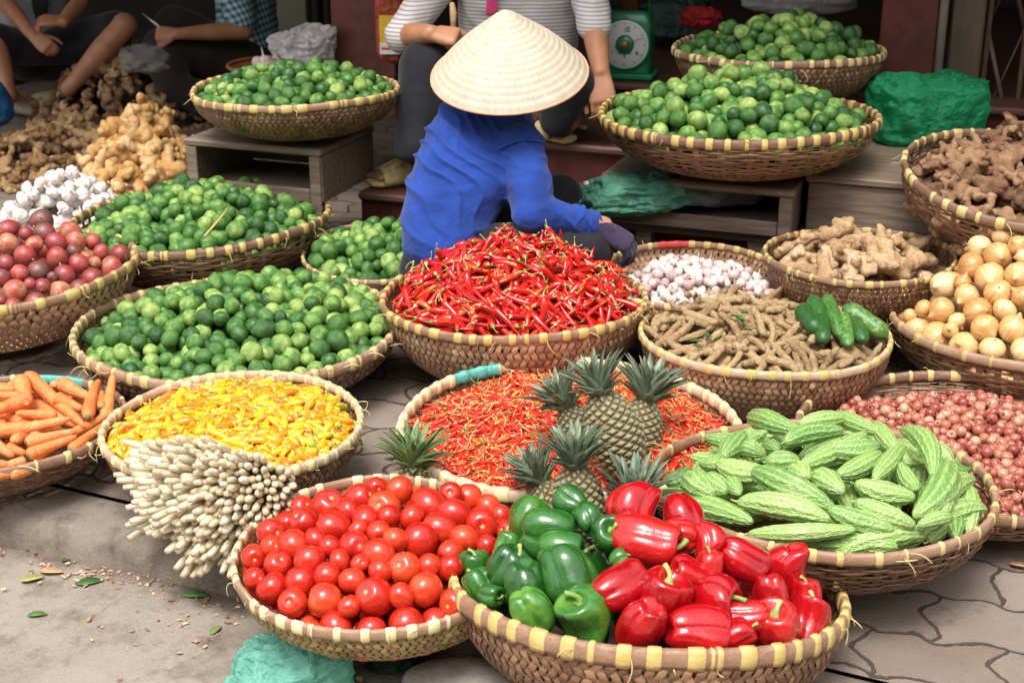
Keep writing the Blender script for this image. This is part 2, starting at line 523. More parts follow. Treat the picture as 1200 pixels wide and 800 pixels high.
M['tie_pale'] = bamboo('pale_straw_binding', [(.05, (.58, .45, .16)), (.5, (.74, .62, .28)), (.95, (.82, .74, .46))], .5)
M['tie_old'] = bamboo('old_straw_binding', [(.05, (.3, .19, .06)), (.5, (.45, .31, .1)), (.95, (.58, .44, .2))], .5)
M['paint_teal'] = simple('teal_paint', (.1, .42, .36), .5, .3, 60)
M['paint_red'] = simple('red_paint', (.55, .05, .05), .6, .3, 60)

M['skin'] = produce('skin', [(.2, (.4, .19, .11)), (.8, (.52, .27, .16))], 18, .5, (150, .15, .001), .2, sss=.08, sssr=(.012, .005, .003))
M['skin_dark'] = produce('tanned_skin', [(.2, (.36, .15, .075)), (.8, (.5, .24, .13))], 18, .5, (150, .15, .001), .2, sss=.06, sssr=(.012, .005, .003))
M['hair'] = simple('black_hair', (.012, .01, .009), .45, .4, 60)


def cloth(name, c, rough=.8, weave=420., fold=14., strength=.5, var=.2):
    k = N(name)
    o = k.obj()
    big = k.noise(o, fold, 4, .6)
    fine = k.noise(o, weave, 2)
    lo = tuple(x * (1 - var) for x in c); hi = tuple(min(1, x * (1 + var)) for x in c)
    k.set(color=k.ramp(k.noise(o, 9, 3), [(.3, lo), (.7, hi)]), rough=rough, sheen=.15, spec=.25)
    k.bump(k.math('ADD', k.math('MULTIPLY', big, 1.0), k.math('MULTIPLY', fine, .06)), strength, .02)
    return k.m


M['blue'] = cloth('blue_cotton', (.013, .05, .27), .85, 500, 9, .8, .22)
M['black'] = cloth('black_cloth', (.012, .012, .016), .8, 400, 10, .4)
M['brown_cloth'] = cloth('dark_brown_cloth', (.03, .02, .018), .85, 400, 10, .4)
M['purple'] = cloth('dark_purple_knit', (.035, .026, .06), .9, 300, 30, .4)
M['grey_cloth'] = cloth('grey_cloth', (.26, .26, .28), .8, 400, 12, .4)
M['teal_cloth'] = cloth('dark_teal_cloth', (.015, .05, .055), .8, 400, 12, .4)


def striped():
    k = N('striped_knit')
    o = k.obj(); z = k.n('ShaderNodeSeparateXYZ', ins={0: o}).outputs[2]
    big = k.noise(o, 10, 3)
    w = k.math('SINE', k.math('ADD', k.math('MULTIPLY', z, 2 * PI / .0125), k.math('MULTIPLY', big, 3)))
    k.set(color=k.ramp(w, [(.3, (.6, .56, .55)), (.7, (.3, .26, .27))]), rough=.85)
    k.bump(big, .5, .02)
    return k.m


def checked():
    k = N('checked_cotton')
    o = k.n('ShaderNodeMapping', ins={0: k.obj(), 'Rotation': (0, R_(18), R_(10))}).outputs[0]
    s = k.n('ShaderNodeSeparateXYZ', ins={0: o})
    st = lambda x: k.math('GREATER_THAN', k.math('SINE', k.math('MULTIPLY', x, 2 * PI / .032)), 0)
    f = k.math('MULTIPLY', k.math('ADD', st(k.math('ADD', s.outputs[0], s.outputs[1])), st(s.outputs[2])), .5)
    k.set(color=k.ramp(f, [(0, (.5, .56, .56)), (.5, (.16, .3, .36)), (1, (.02, .09, .14))]), rough=.85)
    k.bump(k.noise(k.obj(), 12, 3), .5, .02)
    return k.m


M['striped'] = striped()
M['checked'] = checked()
M['pink'] = simple('pink_ribbon', (.7, .06, .2), .6, .2, 60)
M['sandal'] = simple('cream_foam', (.55, .45, .2), .6, .2, 40)
M['sandal_grey'] = simple('beige_foam', (.4, .33, .22), .7, .2, 40)


def hat_mat():
    k = N('palm_leaf_hat')
    o = k.obj(); s = k.n('ShaderNodeSeparateXYZ', ins={0: o})
    ang = k.math('ARCTAN2', s.outputs[1], s.outputs[0])
    rad = k.math('SQRT', k.math('ADD', k.math('MULTIPLY', s.outputs[0], s.outputs[0]), k.math('MULTIPLY', s.outputs[1], s.outputs[1])))
    ca = k.math('COSINE', ang); sa = k.math('SINE', ang)
    v = k.n('ShaderNodeCombineXYZ', ins={0: k.math('MULTIPLY', ca, 26), 1: k.math('MULTIPLY', sa, 26), 2: k.math('MULTIPLY', rad, 9)}).outputs[0]
    fib = k.noise(v, 1.6, 3, .6)
    v2 = k.n('ShaderNodeCombineXYZ', ins={0: k.math('MULTIPLY', ca, 5), 1: k.math('MULTIPLY', sa, 5), 2: k.math('MULTIPLY', rad, 46)}).outputs[0]
    patch = k.noise(v2, 1.0, 3, .6)
    ring = k.math('SINE', k.math('MULTIPLY', rad, 2 * PI / .0136))
    f = k.math('ADD', k.math('MULTIPLY', fib, .55), k.math('MULTIPLY', patch, .42))
    f = k.math('SUBTRACT', f, k.math('MULTIPLY', k.math('GREATER_THAN', ring, .9), .05))
    k.set(color=k.ramp(f, [(.25, (.4, .31, .2)), (.42, (.52, .44, .33)), (.62, (.61, .54, .43)), (.8, (.68, .62, .52))]), rough=.55)
    k.bump(k.math('ADD', k.math('MULTIPLY', ring, .35), fib), .4, .004)
    return k.m


M['hat'] = hat_mat()


def wood(name, c, rough=.7, axis=(1, 14, 14), var=.5):
    k = N(name)
    o = k.n('ShaderNodeMapping', ins={0: k.obj(), 'Scale': axis}).outputs[0]
    g = k.noise(o, 5, 5, .65)
    d = k.noise(k.obj(), 3.5, 4, .6)
    lo = tuple(x * (1 - var) for x in c); hi = tuple(x * (1 + var) for x in c)
    col = k.ramp(g, [(.3, lo), (.7, hi)])
    col = k.mix(k.math('MULTIPLY', k.math('SUBTRACT', d, .5), 2.2, True), col, tuple(x * .5 for x in c))
    k.set(color=col, rough=rough); k.bump(g, .4, .004)
    return k.m


M['crate'] = wood('weathered_crate_wood', (.2, .145, .105))
M['stool'] = wood('brown_stool_wood', (.16, .075, .035))
M['step_top'] = wood('brown_tread', (.1, .045, .03), .5, (1, 5, 5), .35)
M['step_face'] = wood('red_brown_riser', (.085, .018, .014), .45, (3, 3, 3), .35)
M['redwall'] = wood('dark_red_render', (.095, .02, .013), .75, (4, 4, 4), .3)
M['brownwall'] = wood('brown_render', (.12, .036, .022), .75, (4, 4, 4), .3)
M['cream'] = simple('cream_panel', (.36, .34, .24), .7, .12, 5)
M['slat_red'] = wood('dark_red_slats', (.045, .017, .017), .5, (20, 20, 1), .3)
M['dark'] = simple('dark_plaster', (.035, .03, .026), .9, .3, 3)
M['rail'] = simple('brown_painted_steel', (.1, .06, .04), .5, .3, 30)
M['post'] = wood('brown_post_paint', (.1, .072, .045), .6, (8, 8, 1), .3)
M['pipe'] = simple('grey_pipe', (.22, .2, .17), .5, .2, 20)
M['roof'] = simple('roof_concrete', (.12, .11, .1), .9, .2, 3)
M['scale_green'] = simple('green_enamel', (.012, .2, .09), .35, .2, 15, coat=.3)
M['dial'] = simple('dial_white', (.68, .7, .66), .4, .05, 10)
M['ink'] = simple('dial_ink', (.05, .06, .06), .5, .1, 10)
M['needle'] = simple('red_needle', (.3, .03, .02), .4, .1, 10)
M['brass'] = simple('brass_boss', (.5, .18, .04), .4, .3, 100, metal=.3)
M['steel'] = simple('dull_steel', (.35, .33, .3), .4, .2, 20, metal=.8)


def plastic(name, c, trans=.35, rough=.25, tint=.9):
    """thin crumpled film, light comes through"""
    k = N(name)
    o = k.obj()
    nz = k.noise(o, 9, 4, .65); fine = k.noise(o, 34, 4, .7)
    lo = tuple(x * .6 for x in c); hi = tuple(min(1, x * 1.35 + .02) for x in c)
    k.set(color=k.ramp(nz, [(.3, lo), (.7, hi)]), rough=rough, spec=.5)
    k.bump(k.math('ADD', nz, k.math('MULTIPLY', fine, .7)), 1.0, .03)
    out = k.t.nodes['Material Output']
    tr = k.n('ShaderNodeBsdfTranslucent', ins={'Color': tuple(min(1, x * 1.3 + .02) for x in c)})
    mx = k.n('ShaderNodeMixShader', ins={0: trans, 1: k.b.outputs[0], 2: tr.outputs[0]})
    k.t.links.new(mx.outputs[0], out.inputs[0])
    return k.m


def clearfilm(name, c, see=.55):
    k = N(name)
    o = k.obj(); nz = k.noise(o, 12, 4, .7)
    k.set(color=c, rough=.2); k.bump(nz, .8, .02)
    out = k.t.nodes['Material Output']
    tr = k.n('ShaderNodeBsdfTransparent', ins={'Color': (.9, .9, .9, 1)})
    mx = k.n('ShaderNodeMixShader', ins={0: see, 1: k.b.outputs[0], 2: tr.outputs[0]})
    k.t.links.new(mx.outputs[0], out.inputs[0])
    return k.m


M['bag_green'] = plastic('green_film', (.02, .42, .18), .5, .14)
M['bag_teal'] = plastic('turquoise_film', (.26, .66, .54), .45, .2)
M['bag_jade'] = plastic('jade_film', (.13, .42, .29), .35, .4)
M['bag_white'] = plastic('white_film', (.72, .69, .67), .35, .4)
M['bag_blue'] = plastic('blue_film', (.02, .16, .4), .3, .35)
M['bag_red'] = plastic('red_film', (.55, .02, .02), .3, .25)
M['bag_orange'] = plastic('orange_film', (.45, .07, .02), .2, .3)
M['bag_dark'] = plastic('dark_green_film', (.02, .05, .04), .2, .2)
M['bag_clear'] = clearfilm('clear_film', (.4, .42, .4), .72)
M['label_yellow'] = simple('yellow_print', (.72, .45, .05), .5, .25, 90)
M['label_white'] = simple('white_print', (.7, .66, .6), .5, .15, 60)
M['basin'] = simple('brown_plastic', (.25, .085, .025), .4, .2, 10)
M['litter'] = produce('dry_litter', [(.1, (.2, .1, .06)), (.5, (.42, .22, .13)), (.9, (.62, .45, .3))], 40, .8, None, .9, isle=True)
M['stone'] = simple('grey_stone', (.36, .32, .28), .85, .3, 14, (60, .5, .006))


def paving():
    k = N('interlocking_pavers')
    p = k.n('ShaderNodeMapping', ins={0: k.pos(), 'Rotation': (0, 0, R_(16))}).outputs[0]
    s = k.n('ShaderNodeSeparateXYZ', ins={0: p})
    big = k.noise(k.pos(), 3.2, 2)
    wob = k.noise(k.pos(), 13, 3)
    wx = k.math('ADD', s.outputs[0], k.math('ADD', k.math('MULTIPLY', k.math('SINE', k.math('MULTIPLY', s.outputs[1], 2 * PI / .155)), .017), k.math('MULTIPLY', k.math('SUBTRACT', wob, .5), .05)))
    wy = k.math('ADD', s.outputs[1], k.math('ADD', k.math('MULTIPLY', k.math('SINE', k.math('MULTIPLY', s.outputs[0], 2 * PI / .125)), .009), k.math('ADD', k.math('MULTIPLY', k.math('SUBTRACT', wob, .5), .05), k.math('MULTIPLY', big, .1))))
    v = k.n('ShaderNodeCombineXYZ', ins={0: wx, 1: wy, 2: 0.0}).outputs[0]
    br = k.n('ShaderNodeTexBrick', offset=.5, ins={'Vector': v, 'Color1': (.2, .2, .2, 1), 'Color2': (.8, .8, .8, 1), 'Mortar': (0, 0, 0, 1), 'Scale': 1.0, 'Mortar Size': .0055, 'Mortar Smooth': .45, 'Bias': 0.0, 'Brick Width': .245, 'Row Height': .155})
    tone = k.n('ShaderNodeRGBToBW', ins={0: br.outputs['Color']}).outputs[0]
    fine = k.noise(k.pos(), 150, 5, .8); dirt = k.noise(k.pos(), 5, 5, .7)
    f = k.math('ADD', k.math('MULTIPLY', tone, .38), k.math('ADD', k.math('MULTIPLY', dirt, .5), k.math('MULTIPLY', fine, .34)))
    col = k.ramp(f, [(.3, (.13, .096, .073)), (.55, (.195, .152, .12)), (.8, (.27, .217, .178))])
    st = k.noise(k.pos(), 9, 5, .75)
    col = k.mix(k.math('MULTIPLY', k.math('SUBTRACT', st, .57), 5, True), col, (.085, .064, .05, 1))
    vo = k.n('ShaderNodeTexVoronoi', ins={'Vector': k.pos(), 'Scale': 210}).outputs['Distance']
    col = k.mix(k.math('MULTIPLY', k.math('LESS_THAN', vo, .13), .6), col, (.36, .31, .26, 1))
    joint = k.ramp(fine, [(.3, (.035, .026, .02)), (.7, (.085, .062, .048))])
    k.set(color=k.mix(br.outputs['Fac'], col, joint), rough=.85)
    h = k.math('ADD', k.math('MULTIPLY', k.math('SUBTRACT', 1.0, br.outputs['Fac']), 1.0), k.math('MULTIPLY', fine, .22))
    k.bump(h, .8, .006)
    return k.m


def concrete(name, c0, c1, c2, dirtc, scale=4.0):
    k = N(name)
    p = k.pos()
    a = k.noise(p, scale, 5, .65); b = k.noise(p, 150, 5, .8); d = k.noise(p, 11, 5, .7)
    f = k.math('ADD', k.math('MULTIPLY', a, .65), k.math('MULTIPLY', b, .4))
    col = k.ramp(f, [(.35, c0), (.52, c1), (.7, c2)])
    col = k.mix(k.math('MULTIPLY', k.math('SUBTRACT', d, .5), 4.5, True), col, dirtc)
    vo = k.n('ShaderNodeTexVoronoi', ins={'Vector': p, 'Scale': 260}).outputs['Distance']
    col = k.mix(k.math('LESS_THAN', vo, .12), col, tuple(x * 1.35 for x in c2))
    k.set(color=col, rough=.88)
    k.bump(k.math('ADD', k.math('MULTIPLY', d, .9), k.math('MULTIPLY', b, .6)), .8, .009)
    return k.m


def gutter(m):
    k = N.__new__(N); k.m = m; k.t = m.node_tree; k.b = k.t.nodes['Principled BSDF']
    p = k.n('ShaderNodeMapping', vector_type='TEXTURE', ins={0: k.pos(), 'Location': tuple(K0), 'Rotation': (0, 0, math.atan2(KD.y, KD.x))}).outputs[0]
    y = k.n('ShaderNodeSeparateXYZ', ins={0: p}).outputs[1]
    d = k.noise(k.pos(), 7, 5, .7)
    # silt left by water: a ragged band along the kerb
    f = k.math('MULTIPLY', k.math('SUBTRACT', k.math('ADD', k.math('MULTIPLY', y, 7), k.math('MULTIPLY', d, 1.7)), .42), 2.4, True)
    old = k.b.inputs['Base Color'].links[0].from_socket
    k.set(color=k.mix(k.math('MULTIPLY', f, .72), old, (.085, .06, .045, 1)))


M['paving'] = paving()
M['kerb'] = concrete('kerb_concrete', (.15, .118, .09), (.235, .193, .153), (.31, .262, .212), (.1, .074, .055))
M['road'] = concrete('worn_road', (.21, .17, .135), (.31, .26, .213), (.385, .332, .28), (.145, .11, .084), 3.0)
# ------------------------------------------------------------------ setting
MF = Matrix.Translation(BO) @ Matrix.Rotation(PHI, 4, 'Z')      # shop-front frame: s, d, z
K0, K1 = at(0, 634, -.075), at(220, 692, -.075)
KD = (K1 - K0).normalized(); KN = Vector((-KD.y, KD.x, 0))
gutter(M['road'])
MK = Matrix.Translation((K0.x, K0.y, 0)) @ Matrix(((KD.x, KN.x, 0), (KD.y, KN.y, 0), (0, 0, 1))).to_4x4()


def toMF(p):
    q = Vector(p) - BO
    return q.dot(SW), q.dot(SN), p.z


def grid(x0, x1, y0, y1, nx, ny, fn, M=None):
    X, Y = np.meshgrid(np.linspace(x0, x1, nx), np.linspace(y0, y1, ny))
    V = np.stack([X, Y, fn(X, Y)], -1).reshape(-1, 3)
    F = [[j * nx + i, j * nx + i + 1, (j + 1) * nx + i + 1, (j + 1) * nx + i] for j in range(ny - 1) for i in range(nx - 1)]
    return V, F


mb = Mesh()
mb.add(grid(-150, 150, -150, 150, 3, 3, lambda x, y: x * 0 - .095))
tag(mb.build('road', M['kerb']), kind='structure')
# the worn strip of road along the kerb, slightly uneven, feathering to the sheet below
def roadz(x, y):
    P = np.stack([x.ravel() * 3, y.ravel() * 3, x.ravel() * 0], -1)
    z = vnoise(P, 3) * .006 + vnoise(P * 4, 5) * .002
    return z.reshape(x.shape) - .076
mb = Mesh(); mb.add(grid(-3.5, 3.5, -2.6, .04, 120, 60, roadz), M=MK)
tag(mb.build('road_surface', M['road']), kind='structure')
mb = Mesh()
mb.add(grid(-9, 9, .162, 14, 3, 3, lambda x, y: x * 0 + 0.0), M=MK)
tag(mb.build('pavement', M['paving']), kind='structure')
# kerb: long rounded stone nosing
prof = [(-.012, -.12), (-.004, -.085), (0.0, -.06), (.004, -.04), (.012, -.022), (.026, -.009), (.05, -.002), (.1, .001), (.15, .0005), (.158, -.004), (.164, -.012)]
nx = 260
V, F = [], []
xs = np.linspace(-4, 4, nx)
for i, x in enumerate(xs):
    w = vnoise(np.array([[x * 2.1, .3, 0], [x * 7, 1.3, 0], [x * 22, 2.3, 0]]), 9)
    for j, (y, z) in enumerate(prof):
        k = 1 - j / (len(prof) - 1)
        V.append((x, y + (w[0] * .022 + w[1] * .007 + w[2] * .003) * k, -.002 + z * (1 + .0 * k) + (w[1] * .004 + w[2] * .0015) * (.3 < k < .95)))
m = len(prof)
for i in range(nx - 1):
    for j in range(m - 1):
        F.append([i * m + j, (i + 1) * m + j, (i + 1) * m + j + 1, i * m + j + 1])
mb = Mesh(); mb.add((np.array(V), F), M=MK)
tag(mb.build('kerb', M['kerb']), kind='structure')


def plank(mb, a, b, mat=0, bev=.004):
    """box between two corners of the shop-front frame"""
    mb.box(min(a[0], b[0]), max(a[0], b[0]), min(a[1], b[1]), max(a[1], b[1]), min(a[2], b[2]), max(a[2], b[2]), mat, None, bev)
    return mb


def mfobj(mb, name, mats, parent=None, smooth=False):
    o = mb.build(name, mats, parent, smooth)
    if parent is None: o.matrix_world = MF
    return o


def mfthing(name, label, cat, group=None):
    o = link(name, None); o.matrix_world = MF
    return tag(o, label, cat, group)


# steps up into the shop
st = mfthing('shop_steps', 'dark red brown steps rising into the shop behind the seated woman in blue', 'steps')
sL = -.80
for k, (d0, d1, z0, z1) in enumerate(((0, .37, 0, .265), (.34, .82, .265, .40), (.79, 1.34, .40, .53))):
    s0 = sL if k == 0 else sL + .02
    f = mfobj(plank(Mesh(), (s0, d0 + .02, 0 if k == 0 else z0 - .05), (2.6, d1, z1 - .028)), 'riser', M['step_face'], st)
    t = mfobj(plank(Mesh(), (s0, d0 - .006, z1 - .028), (2.6, d1 + .02, z1), bev=.008), 'tread', M['step_top'], st)
fl = Mesh(); plank(fl, (sL + .02, 1.32, .2), (2.6, 4.2, .515))
tag(mfobj(fl, 'shop_floor', M['step_top']), kind='structure')

# pillars, pipe, post, gate
def upright(name, u0, u1, d, depth, z0, mat, label, cat, top=2.49):
    s0, _ = onwall(u0, 40, d); s1, _ = onwall(u1, 40, d)
    o = mfobj(plank(Mesh(), (s0, d, z0), (s1, d + depth, top), bev=.006), name, mat)
    tag(o, label, cat); return s0, s1
upright('pillar', 388, 462, .98, .3, .3, M['brownwall'], 'reddish brown pillar standing behind the left raised lime basket', 'pillar')
upright('pillar', 1031, 1098, .86, .4, 0, M['redwall'], 'dark red pillar behind the green plastic bag', 'pillar')
s0, _ = onwall(1104, 40, .88); z0 = 0
tag(mfobj(Mesh().add(tube([(s0, .86, 0), (s0, .86, 2.49)], .014, 10)), 'pipe', M['pipe'], smooth=True), 'thin grey pipe running up beside the dark red pillar', 'pipe')
upright('door_post', 1113, 1152, .9, .12, 0, M['post'], 'dull brown door post left of the folding lattice gate', 'post')
g = mfthing('folding_gate', 'brown folding metal gate with crossed lattice bars beside the door post', 'gate')
sg, _ = onwall(1158, 40, .98)
lat = Mesh()
for k in range(9):
    x = sg + .055 + k * .12
    for q in range(7):
        zz = q * .38
        for sgn in (-1, 1):
            a, b2 = (x - .06 if sgn > 0 else x + .06), (x + .06 if sgn > 0 else x - .06)
            lat.add(tube([(a, .98 + sgn * .006, zz), (b2, .98 + sgn * .006, zz + .38)], .0085, 6, flat=.45))
mfobj(lat, 'lattice', M['rail'], g, True)
for k in range(10):
    x = sg + .0 + k * .12
    mfobj(plank(Mesh(), (x - .008, .968, .0), (x + .008, .992, 2.49), bev=.003), 'upright_bar', M['rail'], g)
# walls
def wall(name, a, b, mat, label, cat='wall'):
    return tag(mfobj(plank(Mesh(), a, b, bev=.005), name, mat), label, cat)
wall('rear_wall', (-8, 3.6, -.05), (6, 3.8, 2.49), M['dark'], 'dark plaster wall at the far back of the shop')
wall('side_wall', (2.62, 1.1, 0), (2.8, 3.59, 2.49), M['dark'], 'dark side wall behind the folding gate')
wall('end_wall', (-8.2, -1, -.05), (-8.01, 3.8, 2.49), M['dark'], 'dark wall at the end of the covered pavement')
sc0, _ = onwall(322, 20, 3.3); sc1, _ = onwall(353, 20, 3.3); sc2, _ = onwall(392, 20, 3.3)
pc = tag(mfobj(plank(Mesh(), (sc0 - .02, 3.36, 0), (sc1, 3.5, 2.49)), 'cream_panel', M['cream']), 'cream tiled wall panel between the checked shirt and the dark red slats', 'wall')
sl = mfthing('slatted_door', 'dark red slatted door behind the white plastic bag', 'door')
mfobj(plank(Mesh(), (sc1 + .02, 3.4, 0), (sc2 + .3, 3.5, 2.49)), 'door_leaf', M['slat_red'], sl)
x = sc1 + .03
while x < sc2 + .28:
    mfobj(plank(Mesh(), (x, 3.36, 0), (x + .05, 3.398, 2.6), bev=.012), 'slat', M['slat_red'], sl); x += .075
tag(mfobj(plank(Mesh(), (-8.2, -.5, 2.5), (6, 4.2, 2.66)), 'shade_canopy', M['roof']), 'unseen flat concrete canopy over the shop front, added to darken the back', 'roof')  # out of view; added, its overhang sized to darken the shop


# crates
def crate(name, A, Bq, top, bottom, depth, label, legs=None):
    s0, d0, _ = toMF(A); s1, d1, _ = toMF(Bq)
    d0 = (d0 + d1) / 2
    c = mfthing(name, label, 'crate')
    mfobj(plank(Mesh(), (s0, d0, top - .022), (s1, d0 + depth, top), bev=.005), 'top_board', M['crate'], c)
    zz = bottom
    for x in (s0 + .004, s1 - .026):
        mfobj(plank(Mesh(), (x, d0 + .012, zz + .001), (x + .022, d0 + depth - .004, top - .024)), 'side_board', M['crate'], c)
    for x in (s0 + .006, s1 - .044):
        mfobj(plank(Mesh(), (x, d0 + .003, zz if legs is None else legs), (x + .038, d0 + .0115, top - .024), bev=.003), 'corner_post', M['crate'], c)
    mfobj(plank(Mesh(), (s0 + .046, d0 + .004, zz), (s1 - .046, d0 + .018, zz + .045), bev=.004), 'bottom_rail', M['crate'], c)
    mfobj(plank(Mesh(), (s0 + .028, d0 + .02, zz + .012), (s1 - .028, d0 + depth - .02, zz + .026)), 'floor_board', M['crate'], c)
    mfobj(plank(Mesh(), (s0 + .028, d0 + depth - .018, zz + .028), (s1 - .028, d0 + depth - .006, top - .026)), 'rear_board', M['crate'], c)
    return s0, s1, d0


RC = crate('wooden_crate', at(704, 204, .415), at(931, 225, .415), .415, .27, .46, 'weathered wooden crate with green netting inside, under the right lime basket')
LC = crate('wooden_crate', at(213, 163, .45), at(376, 176, .45), .45, .275, .4, 'weathered wooden crate under the left lime basket, beside the steps', 0.0)
# the trestle that carries the right crate in front of the first step
tr = mfthing('wooden_trestle', 'low dark trestle carrying the right crate in front of the step', 'trestle')
mfobj(plank(Mesh(), (RC[0] + .05, RC[2] + .05, .236), (RC[1] - .04, RC[2] + .15, .268)), 'cross_board', M['crate'], tr)
for x in (RC[0] + .1, RC[1] - .14):
    mfobj(plank(Mesh(), (x, RC[2] + .06, 0), (x + .05, RC[2] + .14, .235)), 'leg', M['crate'], tr)
# lower crate behind at the right, the green bag lies on it
RC = (RC[0], RC[1], RC[2])
bx = mfthing('wooden_box', 'dark wooden box behind the right crate, under the green bag', 'box')
mfobj(plank(Mesh(), (RC[1] + .02, RC[2] + .12, .001), (RC[1] + .52, RC[2] + .7, .415)), 'carcass', M['crate'], bx)
mfobj(plank(Mesh(), (RC[1] + .012, RC[2] + .11, .417), (RC[1] + .53, RC[2] + .71, .44), bev=.005), 'top_board', M['crate'], bx)
s0 = toMF(at(1046, 190, .43))
pp = at(1046, 196, .42)
tag(Mesh().add(tube([(pp.x, pp.y - .05, .0), (pp.x, pp.y - .05, .40), (pp.x + .004, pp.y - .045, .43), (pp.x + .018, pp.y - .03, .44)], .013, 10)).build('metal_pipe', M['pipe']), 'grey steel pipe with bent top between the box and the brown root basket', 'pipe')
# ------------------------------------------------------------------ baskets
PW = 2.25


def bowl(phi):
    """unit bowl: r, z for phi 0 (centre of the base) .. pi/2 (rim)"""
    s, c = np.sin(phi), np.cos(phi)
    return np.abs(s) ** (2 / PW), -np.abs(c) ** (2 / PW)


def ribbon(P, W, Nrm, th=.004):
    """flat strip with a slightly domed outside: P centre line, W half-width vectors, Nrm outward"""
    n = len(P)
    V = np.concatenate([P - W - Nrm * th, P + Nrm * th * .6, P + W - Nrm * th])
    F = []
    for i in range(n - 1):
        F.append([i, i + 1, n + i + 1, n + i]); F.append([n + i, n + i + 1, 2 * n + i + 1, 2 * n + i])
    return V, F


def bowl_frame(phi, a):
    r, z = bowl(phi)
    e = 1e-3
    r2, z2 = bowl(np.minimum(phi + e, PI / 2)); r1, z1 = bowl(np.maximum(phi - e, 0))
    tr, tz = r2 - r1, z2 - z1
    L = np.sqrt(tr ** 2 + tz ** 2) + 1e-12; tr, tz = tr / L, tz / L
    ca, sa = np.cos(a), np.sin(a)
    P = np.stack([r * ca, r * sa, z], -1)
    T = np.stack([tr * ca, tr * sa, tz], -1)          # towards the rim
    Nn = np.stack([tz * ca, tz * sa, -tr], -1)        # outward
    A = np.stack([-sa, ca, 0 * a], -1)
    return P, T, Nn, A, r


def base_disc(mb):  # closed disc added to stop light coming through the bottom
    a = np.linspace(0, 2 * PI, 40, endpoint=False)
    V = [(0, 0, -.995)]; F = []
    r, z = bowl(np.full(1, .3))
    for q in a: V.append((r[0] * 1.02 * math.cos(q), r[0] * 1.02 * math.sin(q), z[0] + .012))
    for i in range(40): F.append([0, 1 + i, 1 + (i + 1) % 40])
    mb.add((np.array(V), F))


def weave_diag(n=62, k=.62, wfac=.8, seed=1):
    r0 = np.random.default_rng(seed)
    mb = Mesh()
    m_tot = 2 * k * n / (2 * PI)
    ns = int(m_tot * 4) + 1
    tau = np.linspace(0, 1, ns)
    phi = PI / 2 - tau * (PI / 2 - .24)
    for sgn in (1, -1):
        for i in range(n):
            a0 = 2 * PI * i / n
            a = a0 + sgn * k * tau
            P, T, Nn, A, r = bowl_frame(phi, a)
            m = 2 * k * tau * n / (2 * PI)
            off = sgn * .0062 * np.cos(PI * m)
            d = np.gradient(P, axis=0); d /= np.linalg.norm(d, axis=1)[:, None]
            side = np.cross(Nn, d)
            hw = .5 * 2 * PI * np.maximum(r, .25) / n * wfac * math.cos(math.atan2(k, 1.0) * .55) * r0.uniform(.86, 1.12)
            jit = r0.normal(0, .0022)
            mb.add(ribbon(P + Nn * off[:, None] + A * jit, side * hw[:, None], Nn, .0022))
    base_disc(mb)
    return mb


def weave_rows(n=46, rows=30, seed=2):
    r0 = np.random.default_rng(seed)
    mb = Mesh()
    ph = np.linspace(.24, PI / 2, 24)
    for i in range(n):
        a = np.full_like(ph, 2 * PI * i / n) + r0.normal(0, .01)
        P, T, Nn, A, r = bowl_frame(ph, a)
        hw = PI * np.maximum(r, .3) / n * .36
        mb.add(ribbon(P, A * hw[:, None], Nn, .003))
    for q in range(rows):
        p0 = .27 + (PI / 2 - .31) * q / (rows - 1)
        na = n * 4
        a = np.linspace(0, 2 * PI, na + 1)
        w1 = r0.uniform(0, 9)
        p = p0 + .012 * np.sin(a * 3 + w1) + .01 * np.sin(a * 7 + w1 * 2) + r0.normal(0, .004)
        p = np.minimum(p, PI / 2 - .01); p[-1] = p[0]
        P, T, Nn, A, r = bowl_frame(p, a)
        off = .0085 * np.cos(n / 2 * a + (PI if q % 2 else 0))
        hw = (PI / 2) / rows * .33 * r0.uniform(.7, 1.2)
        # short spliced lengths, so that the tone changes along a row
        cuts = sorted(r0.choice(np.arange(8, na - 8), 5, replace=False)); cuts = [0] + list(cuts) + [na]
        for c0, c1 in zip(cuts[:-1], cuts[1:]):
            sl = slice(c0, c1 + 1)
            mb.add(ribbon((P + Nn * off[:, None])[sl], T[sl] * hw, Nn[sl], .004))
    base_disc(mb)
    return mb


